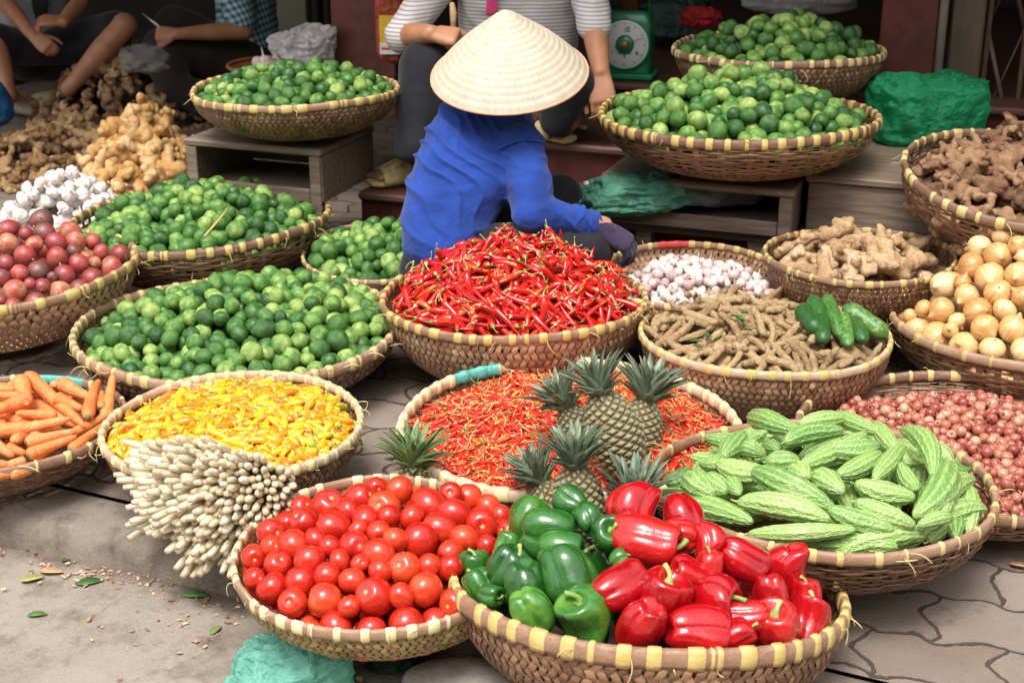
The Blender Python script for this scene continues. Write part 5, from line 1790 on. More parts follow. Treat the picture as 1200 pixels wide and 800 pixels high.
def roots(kind, bkd, f, n, shapes, sc, layers, label, cat, group, Rf=.86, keep=None, r=None):
    r = r or sc * .37
    P = shell(f, n, r * .6, layers * 2 * r, bkd['R'] * Rf)
    P = relax(P, np.full(n, r), f, bkd, 0, 50, .8, 0.01, (layers + .3) * 2 * r)
    for p in P:
        nrm = normal_of(f, p[0], p[1])
        m3 = basis(nrm + Vector(rng.normal(0, .35, 3)), rng.uniform(0, 6.28)).to_3x3()
        m = bkd['M'] @ xform(p, m3, sc * rng.uniform(.8, 1.2))
        dep = float(f(p[0], p[1])) - p[2]
        lab = label % spot_words(bkd, p) if '%s' in label else label
        put(kind, shapes[rng.integers(0, len(shapes))], m, lab, cat, group, 1 if dep < 2 * r else .1, False)


def pile(u, v, z, R):
    c = at(u, v, z)
    return dict(M=Matrix.Translation(c), Mi=Matrix.Translation(-c), R=R, D=.6, t=(c - CAM).dot(Vector((0, CT, -ST))))


roots('ginger_root', BK['ginger'], dome(BK['ginger'], .115, .0, 1.9, .95, .012, 15), 75, GIN, .1, 2.0, 'pale ginger root %s of the small ginger basket', 'ginger root', 'ginger in the small basket before the right crate')
bg_ = pile(172, 203, .12, .25)
roots('ginger_root', bg_, dome(bg_, .30, .0, 1.35, 1.0, .02, 16), 170, GINO, .105, 1.8, 'fresh ginger %s of the tall ginger pile', 'ginger root', 'fresh ginger piled beside the left crate', .98)
flush('ginger_root', 300, 'ginger_roots', 'ginger roots buried in the piles')
roots('galangal_root', BK['galangal'], dome(BK['galangal'], .14, .0, 1.6, .95, .02, 17, (.3, .5)), 210, GAL, .095, 1.8, 'knobbly brown root %s of the large root basket', 'root', 'brown roots in the large basket at right', .9)
bl1 = pile(62, 200, .0, .42)
roots('galangal_root', bl1, dome(bl1, .22, .02, 1.6, 1.0, .02, 18), 150, GALL, .1, 1.2, 'brown root %s of the pile behind the white garlic', 'root', 'brown roots piled on the pavement at left', .98)
bl2 = pile(150, 140, .0, .5)
roots('galangal_root', bl2, dome(bl2, .42, .02, 1.4, 1.0, .02, 19), 210, GALL, .1, 1.1, 'dark root %s of the pile before the seated people', 'root', 'brown roots piled before the seated people', .98)
flush('galangal_root', 300, 'galangal_roots', 'brown roots lying deeper in the heaps')


# ---- pineapples
def sh_pine(q):
    r0 = np.random.default_rng(q)
    nu, nv = 150, 120
    k1, k2 = 8, 13                                    # the two spirals of eyes
    def fn(a, t):
        z = .5 - t
        r = .29 * np.sin(PI * np.clip(t * .96 + .02, 0, 1)) ** .42 * (1 - .12 * np.abs(t - .55))
        p = (a * k1 / (2 * PI) + t * 11.5); s = (a * k2 / (2 * PI) - t * 8.5)
        fp = np.abs((p % 1) - .5) * 2; fs = np.abs((s % 1) - .5) * 2       # 1 at the borders
        d = np.maximum(fp, fs)
        eye = np.clip((1 - d) * 2.6, 0, 1)
        mid = np.exp(-((1 - d) - .75) ** 2 / .03)
        r = r + .026 * eye + .01 * mid
        sh = np.clip(.12 + .62 * eye + .3 * mid * (1 - fp * .5), 0, 1)
        return r * np.cos(a), r * np.sin(a), z + .008 * eye, sh
    return Shape('fruit', Mesh().add(surf(nu, nv, fn)), ['pine'], attr=True)


def sh_crown(q, mat, n=58, L=.72, spread=.62):
    r0 = np.random.default_rng(q)
    mb = Mesh()
    for i in range(n):
        k = i / n                                      # outer leaves first
        a = i * 2.39996 + r0.normal(0, .15)
        el = .5 + .95 * k + r0.normal(0, .08)
        l = L * (.62 + .5 * math.sin(PI * min(k * 1.1 + .15, 1))) * r0.uniform(.85, 1.1) * (.7 if k < .15 else 1)
        d = np.array([math.cos(a) * math.cos(el) * spread, math.sin(a) * math.cos(el) * spread, math.sin(el)]); d /= np.linalg.norm(d)
        x = np.array([math.cos(a) * .1 * (1 - k), math.sin(a) * .1 * (1 - k), .18 * k])
        m = 8; V, F = [], []
        side = np.cross(d, [0, 0, 1.0]); side /= np.linalg.norm(side) + 1e-9
        for j in range(m):
            s = j / (m - 1)
            wdt = .08 * (1 - s) ** .7 * (.75 + .6 * s) * (.75 + .5 * (1 - k)) * L / .55
            upv = np.cross(side, d)
            V += [x + side * wdt + upv * wdt * .35, x - upv * wdt * .25, x - side * wdt + upv * wdt * .35, x - upv * (wdt * .25 + .008)]
            x = x + d * l / (m - 1)
            out = np.array([math.cos(a), math.sin(a), 0])
            d = d + out * .06 * (1 + s) * (1.3 - k) + np.array([0, 0, -.03 * (1.2 - k) * (1 + s)]); d /= np.linalg.norm(d)
        for j in range(m - 1):
            b0, b1 = j * 4, j * 4 + 4
            F += [[b0, b0 + 1, b1 + 1, b1], [b0 + 1, b0 + 2, b1 + 2, b1 + 1], [b0 + 2, b0 + 3, b1 + 3, b1 + 2], [b0 + 3, b0, b1, b1 + 3]]
        mb.add((np.array(V), F))
    mb.add(ball((0, 0, .05), (.11, .11, .14), 10, 6))
    return Shape('crown', mb, [mat])


CR = [sh_crown(q, 'crown') for q in range(3)]; CRG = sh_crown(5, 'crown_green', 46, .66, .95)
PF = [sh_pine(0)]


def pineapple(u, v, t, ang, tow, size, label, crown, cs=1.0, csq=1.0):
    """(u, v, t): where fruit and crown meet; ang: screen direction of the crown"""
    wd = (RIGHT * math.sin(R_(ang)) + UP * math.cos(R_(ang))) * math.cos(R_(tow)) + TOWARD * math.sin(R_(tow))
    m = basis(wd, rng.uniform(0, 6)).to_3x3().to_4x4() @ Matrix.Diagonal((size, size, size, 1))
    m.translation = pt(u, v, t)
    root = link('pineapple', None); root.matrix_world = m
    tag(root, label, 'pineapple', 'pineapples between the chilli and pepper baskets')
    fr = link('fruit', PF[0].me, root); fr.location = (0, 0, -.49)
    c = link('crown', crown.me, root); c.location = (0, 0, -.02); c.scale = (cs, cs, cs)


pineapple(704, 462, 2.86, -20, 12, .183, 'tallest pineapple, its whole scaly fruit showing, before the tiny chillies', CR[0], .66)
pineapple(674, 548, 2.7, -4, 14, .17, 'pineapple with a short fruit and upright crown behind the green peppers', CR[1], .7)
pineapple(757, 470, 3.06, 14, 8, .17, 'pineapple with a broad pale crown at the right of the tallest', CR[2], .8)
pineapple(664, 478, 3.02, -30, 10, .15, 'pineapple whose crown peeps out left behind the tallest', CR[2], .8)
pineapple(634, 566, 2.86, -25, 6, .15, 'pineapple at the left of the group, only its crown showing', CR[0], .78)
pineapple(740, 592, 2.7, 8, 22, .16, 'pineapple with a dark crown between the melons and red peppers', CR[1], .8)
pineapple(482, 545, 2.98, 8, 15, .16, 'pineapple with fresh green crown apart behind the tomato basket', CRG, .85)

# ---- lemongrass bundle
from mathutils.geometry import intersect_point_line
poly = [(133, 520), (170, 514), (235, 512), (262, 524), (296, 530), (322, 540), (344, 560), (352, 590), (338, 612), (300, 650), (283, 668), (262, 672), (240, 668), (222, 682), (208, 664), (192, 645), (172, 632), (157, 628), (150, 600), (140, 570)]


def inside(x, y):
    c = False
    for i in range(len(poly)):
        (x0, y0), (x1, y1) = poly[i - 1], poly[i]
        if (y0 > y) != (y1 > y) and x < (x1 - x0) * (y - y0) / (y1 - y0) + x0: c = not c
    return c


T = pt(312, 562, 3.06)
LS = [sh_stalk(q) for q in range(6)]
pix, tries = [], 0
while len(pix) < 300 and tries < 40000:
    tries += 1
    u, v = rng.uniform(130, 354), rng.uniform(508, 684)
    if not inside(u, v): continue
    dm = 7.6 if u > 250 else 7.2
    if any((u - a) ** 2 + (v - b) ** 2 < dm ** 2 for a, b in pix): continue
    pix.append((u, v))
Lg = .30
for (u, v) in pix:
    d = ray(u, v); dl = d.length; d = d / dl
    oc = CAM - T; b = oc.dot(d); q = b * b - (oc.length_squared - Lg * Lg)
    s = -b - math.sqrt(q) if q > 0 else -b
    p = CAM + d * s
    if q <= 0: p = T + (p - T).normalized() * Lg * (1 + .25 * ((p - T).length / Lg - 1))
    if p.z < .012: p.z = .012 + rng.uniform(0, .01)
    p = p + (p - T).normalized() * rng.uniform(-.02, .018)
    # the stalks gather towards the tie: aim at a disc round T
    aim = T + (p - T).cross(Vector(rng.normal(0, 1, 3))).normalized() * rng.uniform(0, .03) + (p - T) * -.12
    m = basis(aim - p, rng.uniform(0, 6.28)).to_3x3() @ Matrix.Diagonal((1, 1, 1.12)); s_ = rng.uniform(.86, 1.12)
    m = m @ Matrix.Diagonal((s_, s_, 1))
    m = m.to_4x4(); m.translation = p
    where = 'facing the viewer at the right of the bundle' if u > 285 else 'splayed left at the upper side of the bundle' if (u < 200 and v < 570) else 'splayed down at the lower side of the bundle' if v > 620 else 'in the middle of the bundle'
    place('lemongrass_stalk', LS[rng.integers(0, 6)], m, 'pale lemongrass stalk ' + where, 'lemongrass', 'lemongrass stalks of the bundle by the yellow chillies')
lv = Mesh()
for k in range(46):                                     # the cut green leaf ends past the tie
    d = (pt(268 + rng.uniform(0, 60), 512 + rng.uniform(-8, 14), 3.36) - T).normalized() + Vector(rng.normal(0, .12, 3))
    a0 = T + Vector(rng.normal(0, .02, 3)) - d * .05; L = rng.uniform(.1, .2); pts = []
    for j in range(6):
        pts.append(a0 + d * L * j / 5 + Vector((0, 0, .02 * math.sin(j / 5 * 2) - .03 * (j / 5) ** 2)))
    lv.add(tube(pts, [.004, .005, .005, .0045, .003, .001], 5, flat=.3))
tag(lv.build('lemongrass_leaves', M['grass_leaf']), 'cut green leaf ends of the lemongrass over the yellow chillies', 'leaves', kind='stuff')
# ------------------------------------------------------------------ people


def hand(w, fdir, back, L=.18, curl=(.5, .6, .5), k=1.0, thumb=.7, tside=1):
    """palm, four fingers and a thumb; w wrist, fdir along the hand, back = normal of the back of the hand"""
    w = Vector(w); f = Vector(fdir).normalized(); b = Vector(back); b = (b - f * b.dot(f)).normalized(); s = f.cross(b) * tside
    k = k * L / .18
    pc = []
    secs = []
    for q, hw, th in ((-.02, .026, .021), (.01, .029, .02), (.04, .037, .0185), (.07, .042, .0165), (.092, .041, .0135), (.1, .034, .009)):
        secs.append((w + f * q * k, s * hw * k, b * th * k, 2.6))
    pc.append(loft(secs, 20))
    for i, (o, l, r) in enumerate(((.03, .074, .0092), (.0105, .083, .0096), (-.0095, .077, .0092), (-.0285, .06, .0082))):
        p = w + (f * (.088 - abs(o) * .15) + s * o) * k
        d = (f + s * o * 1.6).normalized(); up = b
        pts, rad = [p], [r * k * 1.08]
        for j, (fr, cu) in enumerate(zip((.46, .3, .24), curl)):
            c = cu * (1 + .08 * i)
            d2 = d * math.cos(c) - up * math.sin(c); up = up * math.cos(c) + d * math.sin(c); d = d2
            pts.append(pts[-1] + d * l * fr * k); rad.append(r * k * (1 - .1 * (j + 1)))
        pc += limb(pts, rad, 10)
    p = w + (f * .028 + s * .028 - b * .004) * k
    d = (f * math.cos(thumb) + s * math.sin(thumb) - b * .35).normalized()
    pts = [p, p + d * .04 * k]; d2 = (d * .8 + f * .45 - b * .3 * (curl[0] > .4)).normalized(); pts.append(pts[-1] + d2 * .032 * k); pts.append(pts[-1] + (d2 * .9 - s * .35).normalized() * .024 * k)
    pc += limb(pts, [.0155 * k, .0125 * k, .011 * k, .0095 * k], 10)
    return pc


def head(c, face, up=(0, 0, 1), r=.098):
    c = Vector(c); fz = Vector(face).normalized(); u = Vector(up); u = (u - fz * u.dot(fz)).normalized(); s = fz.cross(u)
    m = Matrix((s, fz, u)).transposed()
    pc = [ball(c + u * .025, (r * .78, r * .95, r * 1.02), 18, 12, m), ball(c - u * .04 + fz * .02, (r * .62, r * .72, r * .85), 16, 10, m)]
    pc.append(capsule(c + fz * r * .88 + u * .012, c + fz * r * 1.08 - u * .022, .008, .014, 8))
    pc.append(ball(c + fz * r * .82 - u * .055, (.024, .012, .009), 10, 6, m))
    for q in (-1, 1):
        pc.append(ball(c + s * q * r * .79 - fz * .012 - u * .005, (.01, .02, .032), 8, 6, m))
        pc.append(ball(c + s * q * .034 + fz * r * .8 + u * .018, (.017, .01, .009), 8, 6, m))
    return pc


def hairpiece(name, c, face, parent, r=.098, up=(0, 0, 1)):
    c = Vector(c); fz = Vector(face).normalized(); u = Vector(up); u = (u - fz * u.dot(fz)).normalized(); s = fz.cross(u)
    m = Matrix((s, fz, u)).transposed()
    pc = [ball(c + u * .04 - fz * .018, (r * .86, r * .98, r * 1.02), 18, 12, m), ball(c - fz * .075 - u * .035, (r * .62, r * .45, r * .7), 14, 8, m)]
    return fuse('hair', pc, M['hair'], .01, 3, parent)


def foot(heel, toe, up=(0, 0, 1), k=1.0):
    h, t = Vector(heel), Vector(toe); f = (t - h); L = f.length; f.normalize(); u = Vector(up); u = (u - f * u.dot(f)).normalized(); s = f.cross(u)
    pc = [loft([(h + f * L * q + u * z * k, s * w * k, u * th * k, 2.4) for q, z, w, th in ((-.02, .035, .022, .026), (.1, .036, .033, .034), (.3, .036, .034, .036), (.55, .03, .04, .026), (.78, .02, .046, .016), (.92, .015, .04, .012))], 16)]
    for i in range(5):
        o = (.034, .016, 0, -.015, -.029)[i]
        pc.append(capsule(h + f * L * .86 + s * o * k + u * .013, h + f * L * (1.0 - .025 * i) + s * o * 1.1 * k + u * .011, .0125 if i == 0 else .009, .011 if i == 0 else .008, 8))
    return pc


def slipper(name, heel, toe, mat, parent, k=1.0, holes=True):
    """open-toed foam clog"""
    h, t = Vector(heel), Vector(toe); f = (t - h); L = f.length; f.normalize(); u = Vector((0, 0, 1)); u = (u - f * u.dot(f)).normalized(); s = f.cross(u)
    sole = [loft([(h + f * L * q + u * z, s * w * k, u * th, 3) for q, z, w, th in ((-.06, .012, .02, .008), (-.02, .012, .036, .014), (.25, .012, .04, .014), (.6, .012, .048, .013), (.9, .014, .05, .012), (1.06, .018, .038, .01), (1.12, .02, .02, .006))], 20)]
    o = fuse('slipper', sole, M[mat], .006, 3, parent)
    V, F = [], []
    n, m = 18, 10
    for i in range(m):
        q = .28 + .58 * i / (m - 1)
        hw = .056 * k; ht = .086 - .038 * i / (m - 1)
        for j in range(n):
            a = PI * j / (n - 1)
            V.append((h + f * L * q + s * math.cos(a) * hw * 1.03 + u * (.014 + math.sin(a) ** .8 * ht))[:])
    for i in range(m - 1):
        for j in range(n - 1):
            if holes and 2 <= j <= n - 4 and i in (2, 4, 6) and j % 3 == 0: continue
            a = i * n + j; F.append([a, a + 1, a + n + 1, a + n])
    up_ = Mesh().add((np.array(V), F)).build('strap', M[mat], o)
    sd_ = up_.modifiers.new('t', 'SOLIDIFY'); sd_.thickness = .007; sd_.offset = 1
    return o


def folds(amp, sx, seed, stretch=(1, 1, 1)):
    st = np.array(stretch)
    def g(co):
        n = vnoise(co * sx * st, seed) * .6 + vnoise(co * sx * 2.3 * st, seed + 1) * .4
        return (1 - np.abs(n) * 2.2).clip(-1, 1) * amp
    return g


def person(loc, label):
    o = empty('person', loc, label, 'person')
    return o


def under(root, o):
    o.parent = root; o.matrix_parent_inverse = root.matrix_world.inverted()
    return o


def settle():
    bpy.context.view_layer.update()


# ---- the person in blue under the conical hat
pA = person(at(560, 318, 0.0), 'person in blue shirt and conical straw hat crouching with back turned')
settle()
px = 3.95 / FPX
sdir = (RIGHT * .36 + UP * .93).normalized(); sx = (RIGHT * .93 - UP * .36); sy = sx.cross(sdir)
secs = []
for u, v, hw, ry, t, p in ((512, 326, 40, .09, 4.0, 2.6), (516, 314, 50, .115, 3.98, 2.8), (518, 296, 53, .125, 3.97, 2.6), (521, 268, 55, .125, 3.97, 2.5), (530, 238, 58, .12, 3.97, 2.5), (545, 205, 62, .118, 3.98, 2.5), (562, 172, 66, .112, 4.0, 2.5), (574, 148, 62, .1, 4.02, 2.4), (584, 130, 44, .08, 4.04, 2.3), (592, 118, 26, .06, 4.06, 2)):
    secs.append((pt(u, v, t), sx * hw * px, sy * ry, p))
sh_r, el_r, wr_r = pt(607, 176, 3.95), pt(624, 250, 3.89), pt(694, 264, 3.96)
sh_l, el_l, wr_l = pt(545, 150, 4.12), pt(575, 245, 4.3), pt(640, 292, 4.3)
shirt = [loft(secs, 32)] + limb([sh_r, (sh_r + el_r) / 2 + RIGHT * .004, el_r, (el_r + wr_r) / 2, wr_r], [.074, .073, .066, .05, .04], 16) + limb([sh_l, el_l, wr_l], [.07, .058, .04], 14)
fA = folds(.0085, 8, 3, (1, .6, 1.5))
def wrinkA(co):
    d = np.array([.62, .1, .78]); q = co @ d
    p = co @ np.array([.78, 0, -.62])
    w = np.sin(q * 58 + vnoise(co * 9, 5) * 3.6 + p * 9)
    n = (1 - np.abs(w)) ** 2.5 * np.clip(vnoise(co * 5, 6) * 1.6 + .1, 0, 1) * .0125
    w2 = np.sin((co @ np.array([.95, .1, .3])) * 66 + vnoise(co * 12, 15) * 3.5)
    n = n + (1 - np.abs(w2)) ** 2.5 * np.clip(vnoise(co * 6, 16) * 1.5, 0, 1) * .009
    return n + fA(co) * .5 + vnoise(co * 3.5, 8) * .008 - .008
o = under(pA, fuse('shirt', shirt, M['blue'], .005, 10, None, wrinkA)); o['label'] = 'loose bright blue cotton shirt'
ax_ = (el_r - sh_r).normalized(); b0_ = ax_.cross(TOWARD).normalized(); b1_ = ax_.cross(b0_)
sm_ = Mesh()
for off_, rr_ in ((.012, .0795),):
    sm_.add(tube([sh_r + ax_ * off_ + (b0_ * math.cos(a) + b1_ * math.sin(a)) * rr_ for a in np.linspace(0, 2 * PI, 40)], .0028, 6, False))
under(pA, sm_.build('sleeve_seam', M['blue']))
under(pA, fuse('cuff', [tube([el_r.lerp(wr_r, q) for q in (.86, .93, 1.02)], [.043, .042, .041], 18)], M['blue'], .005, 2))
hips = pt(528, 318, 4.0)
tro = limb([hips, pt(600, 296, 3.93), pt(690, 290, 3.98)], [.125, .085, .07], 16) + limb([pt(690, 290, 3.98), pt(672, 330, 4.08), pt(668, 372, 4.1)], [.068, .055, .05], 14) + limb([pt(545, 305, 4.08), pt(655, 232, 4.28), pt(650, 290, 4.36), pt(652, 330, 4.36)], [.11, .072, .058, .052], 16) + [ball(hips, (.15, .13, .11), 16, 10)]
under(pA, fuse('trousers', tro, M['black'], .01, 5, None, folds(.004, 10, 9)))
hA = pt(606, 108, 4.12)
faceA = (SN * .8 + SW * .45 + Vector((0, 0, -.35))).normalized()
body = head(hA, faceA) + limb([pt(590, 135, 4.07), hA], [.052, .05], 12) + limb([el_r, wr_r + RIGHT * .03], [.036, .028], 12)
body += hand(wr_l, RIGHT - UP * .4, UP + TOWARD * .4, .17, (.6, .7, .5)) + limb([el_l, wr_l], [.035, .028], 12)
ftA = at(668, 378, .03); ftB = at(655, 330, .03)
body += foot(ftA - SN * .05, ftA + SW * .18 + SN * .02) + foot(ftB - SN * .05, ftB + SW * .18)
body += limb([hA, pt(580, 140, 4.06), hips], [.05, .07, .08], 12) + limb([pt(580, 145, 4.06), sh_r, el_r], [.05, .045, .04], 12) + limb([pt(580, 145, 4.06), sh_l, el_l], [.05, .045, .038], 12)
body += limb([hips, pt(690, 290, 3.98), pt(668, 372, 4.1), ftA], [.07, .05, .035, .035], 12) + limb([hips, pt(655, 232, 4.28), pt(652, 330, 4.36), ftB], [.07, .05, .035, .035], 12)
under(pA, fuse('body', body, M['skin'], .006, 3))
gd = (RIGHT * .85 - UP * .5 + TOWARD * .05)
under(pA, fuse('glove', hand(wr_r + RIGHT * .012, gd, UP * .6 + TOWARD * .55 + RIGHT * .3, .185, (.55, .7, .5), 1.06, .6, -1) + [capsule(wr_r - RIGHT * .012, wr_r + gd * .04, .036, .036)], M['purple'], .0045, 3))
under(pA, hairpiece('hair', hA, faceA, None))
# hat
hn = (UP * math.cos(R_(40)) + TOWARD * math.sin(R_(40)) - RIGHT * .06).normalized()
hc = pt(597, 86, 3.95); HR = 92 * px
mh = Mesh()
V, F = [], []
nr, ns = 34, 96
for side in (0, 1):
    for i in range(nr):
        q = i / (nr - 1)
        for j in range(ns):
            a = 2 * PI * j / ns
            r = HR * max(q, .004) * (1 + .002 * math.sin(5 * a))
            z = HR * .93 * (1 - q) + HR * .085 * math.sin(PI * q) * q - HR * .05 * max(0, 1 - q / .16) ** 2 + .0012 * math.sin(q * 2 * PI * 16) - side * .004
            V.append((r * math.cos(a), r * math.sin(a), z))
b0 = nr * ns
for i in range(nr - 1):
    for j in range(ns):
        k = (j + 1) % ns
        F.append([i * ns + j, (i + 1) * ns + j, (i + 1) * ns + k, i * ns + k])
        F.append([b0 + i * ns + j, b0 + i * ns + k, b0 + (i + 1) * ns + k, b0 + (i + 1) * ns + j])
for j in range(ns):
    k = (j + 1) % ns
    F.append([(nr - 1) * ns + j, b0 + (nr - 1) * ns + j, b0 + (nr - 1) * ns + k, (nr - 1) * ns + k])
F.append(list(range(ns)))
mh.add((np.array(V), F))
hat = mh.build('conical_hat', M['hat']); hat.matrix_world = basis(hn, .4, 1, hc); settle(); under(pA, hat)
rim_ = Mesh().add(tube([(HR * math.cos(a), HR * math.sin(a), -.001) for a in np.linspace(0, 2 * PI, 97)], .0034, 8, False)).build('hat_rim', simple('hat_rim_cane', (.6, .32, .2), .5, .2, 60), hat)
tag(Mesh().box(-.13, .13, -.1, .1, .11, .135).box(-.12, -.09, -.09, .09, 0, .109).box(.09, .12, -.09, .09, 0, .109).build('low_stool', M['stool'], None, False, False, at(530, 322, 0) + Vector((0, .05, 0))), 'low wooden stool under the crouching person in blue', 'stool')

# ---- the seller in the striped shirt on the steps
zB = .53
pB = person(at(600, 110, zB), 'person in striped shirt with pink ribbon sitting behind the conical hat')
settle()
q5 = 5.0 / FPX
spB = (UP * .97 + TOWARD * .22).normalized(); syB = RIGHT.cross(spB)
secs = []
for u, v, hw, ry, t in ((600, 118, 62, .12, 5.12), (602, 98, 72, .14, 5.1), (604, 70, 70, .135, 5.06), (608, 38, 70, .13, 5.02), (610, 5, 72, .13, 4.98), (610, -30, 76, .12, 4.95), (610, -58, 70, .1, 4.93), (610, -78, 44, .075, 4.92), (610, -90, 24, .055, 4.92)):
    secs.append((pt(u, v, t), RIGHT * hw * q5, syB * ry, 2.5))
shr, elr, wrr = pt(684, -48, 4.95), pt(694, 16, 4.76), pt(704, 84, 4.64)
shl, ell, wrl = pt(536, -48, 4.95), pt(472, 42, 4.74), pt(504, 40, 4.58)
cfr, cfl = elr.lerp(wrr, .24), ell.lerp(wrl, .12)
top_ = [loft(secs, 28)] + limb([shr, elr, cfr], [.075, .06, .056], 16) + limb([shl, shl.lerp(ell, .5), ell, cfl], [.075, .064, .06, .05], 16)
under(pB, fuse('shirt', top_, M['striped'], .009, 5, None, folds(.006, 9, 21)))
rb = [loft([(pt(577, -60, 4.77), RIGHT * .02, TOWARD * .006, 3), (pt(577, -20, 4.8), RIGHT * .021, TOWARD * .006, 3), (pt(576, 14, 4.845), RIGHT * .021, TOWARD * .006, 3), (pt(575, 18, 4.85), RIGHT * .019, TOWARD * .004, 3)], 12)]
rib = fuse('ribbon', rb, M['pink'], .005, 1); under(pB, rib); rib['label'] = 'bright pink neck ribbon'
kl, al = pt(500, 78, 4.66), pt(486, 172, 4.64)
kr, ar = pt(668, 96, 4.66), pt(652, 140, 4.72)
tr_ = limb([pt(570, 108, 5.05), kl, al], [.115, .088, .06], 18) + limb([pt(630, 108, 5.05), kr, ar], [.115, .085, .06], 18) + [ball(pt(600, 112, 5.08), (.17, .13, .1), 16, 10)]
tr_ += [tube([al.lerp(kl, .3), al, al + Vector((0, 0, -.03))], [.066, .066, .068], 18)]
under(pB, fuse('trousers', tr_, M['black'], .01, 5, None, folds(.006, 9, 22)))
hB = pt(612, -128, 4.85)
body = head(hB, TOWARD * .8 - UP * .5) + limb([pt(610, -88, 4.93), hB], [.055, .052], 12)
body += limb([elr, elr.lerp(wrr, .45), wrr], [.043, .042, .031], 14) + limb([ell, ell.lerp(wrl, .5), wrl], [.043, .041, .032], 14)
body += hand(wrr, -UP * 1.0 + RIGHT * .05 + TOWARD * .1, TOWARD * .9 + UP * .2 - RIGHT * .2, .185, (.35, .5, .4), 1.05, .5, 1)
body += hand(wrl, RIGHT * .85 - UP * .15 + TOWARD * .25, TOWARD * .8 + UP * .5, .175, (1.25, 1.35, .9), 1.0, .5, -1)
f0 = at(492, 204, .29); f1 = at(437, 213, .282)
body += foot(f0, f1, (0, 0, 1), 1.0) + limb([al, f0 + Vector((-.03, 0, .07)), f0 + Vector((-.01, 0, .04))], [.045, .042, .036], 12)
g0, g1 = at(668, 160, .425), at(630, 153, .42)
body += foot(g0, g1) + limb([ar, g0 + Vector((0, 0, .06))], [.045, .04], 12)
body += limb([pt(610, -88, 4.93), pt(604, 60, 5.04), pt(600, 108, 5.08)], [.055, .08, .08], 12) + limb([pt(610, -60, 4.94), shr, elr], [.05, .048, .043], 12) + limb([pt(610, -60, 4.94), shl, ell], [.05, .048, .043], 12)
body += limb([pt(600, 108, 5.08), kl, al], [.07, .055, .042], 12) + limb([pt(600, 108, 5.08), kr, ar], [.07, .055, .042], 12)
under(pB, fuse('body', body, M['skin_dark'], .0055, 3))
under(pB, hairpiece('hair', hB, TOWARD * .8 - UP * .5, None))
for a_, b_ in ((f0, f1), (g0, g1)):
    c_ = slipper('slipper', a_ - Vector((0, 0, .022)), b_ - Vector((0, 0, .02)), 'sandal', None); under(pB, c_)
kn = Mesh().add(tube([wrl + RIGHT * .075 + UP * .02, wrl + RIGHT * .075 + UP * .07, wrl + RIGHT * .07 + UP * .1], [.009, .012, .008], 8))
tag(kn.build('peeled_root', M['ginger']), 'stub of root held in the fist of the striped shirt person', 'root')

# ---- two people sitting further back at the left
pC = person(at(70, 112, 0), 'person in grey top and dark shorts sitting on a small wooden stool')
settle()
q7 = 7.2 / FPX
secs = [(pt(u, v, t), RIGHT * hw * q7, (RIGHT.cross(UP)) * ry, 2.5) for u, v, hw, ry, t in ((42, 75, 38, .12, 7.3), (42, 55, 42, .14, 7.28), (42, 30, 40, .13, 7.22), (42, 0, 42, .12, 7.18), (42, -35, 46, .11, 7.14), (42, -62, 40, .09, 7.12), (42, -75, 16, .06, 7.12))]
slc, src_ = pt(-2, -50, 7.12), pt(88, -50, 7.12)
elc, erc = pt(6, 2, 6.95), pt(94, 4, 6.95)
wlc, wrc = pt(40, 44, 6.78), pt(74, 26, 6.8)
under(pC, fuse('top', [loft(secs, 24)] + limb([slc, slc.lerp(elc, .6)], [.075, .07], 14) + limb([src_, src_.lerp(erc, .5)], [.075, .07], 14), M['grey_cloth'], .012, 4, None, folds(.006, 8, 31)))
sc_ = [loft([(pt(48, -70, 6.98), RIGHT * .03, TOWARD * .012, 2.5), (pt(46, -30, 6.98), RIGHT * .035, TOWARD * .012, 2.5), (pt(47, 5, 7.02), RIGHT * .045, TOWARD * .012, 2.5), (pt(48, 24, 7.05), RIGHT * .03, TOWARD * .01, 2.5)], 14)]
under(pC, fuse('scarf', sc_, M['black'], .008, 3))
k1, a1 = pt(146, 30, 6.85), pt(80, 104, 6.8)
k0, a0_ = pt(-8, 48, 6.8), pt(10, 112, 6.75)
under(pC, fuse('shorts', limb([pt(55, 66, 7.25), k1.lerp(pt(55, 66, 7.25), .12)], [.13, .095], 16) + limb([pt(30, 66, 7.25), k0.lerp(pt(30, 66, 7.25), .1)], [.13, .1], 16) + [ball(pt(42, 66, 7.25), (.2, .15, .12), 16, 10)] + [capsule(pt(30, 60, 6.95), pt(90, 60, 6.98), .075, .075)], M['black'], .014, 5))
hd = pt(44, -112, 7.05)
body = head(hd, TOWARD * .7 - UP * .6) + limb([pt(42, -70, 7.12), hd], [.055, .05])
body += limb([slc.lerp(elc, .5), elc, elc.lerp(wlc, .4), wlc], [.05, .044, .042, .03], 14) + limb([src_.lerp(erc, .4), erc, erc.lerp(wrc, .4), wrc], [.05, .044, .042, .03], 14)
body += hand(wlc, RIGHT * .7 - UP * .5 + TOWARD * .2, TOWARD + UP * .2, .18, (.6, .8, .5), 1, .6, -1) + hand(wrc, -RIGHT * .9 + UP * .05 + TOWARD * .2, TOWARD * .8 + UP * .6, .18, (.5, .8, .6), 1, .6, 1)
body += limb([k1, k1.lerp(a1, .35), a1], [.062, .06, .036], 14) + limb([k0, k0.lerp(a0_, .35), a0_], [.062, .06, .036], 14)
s0_, s1_ = at(82, 118, .045), at(56, 117, .04)
t0_, t1_ = at(14, 124, .045), at(40, 128, .04)
body += foot(s0_, s1_ + (s1_ - s0_).normalized() * .1) + foot(t0_, t1_ + (t1_ - t0_).normalized() * .08) + limb([a1, s0_ + Vector((0, 0, .05))], [.038, .036]) + limb([a0_, t0_ + Vector((0, 0, .05))], [.038, .036])
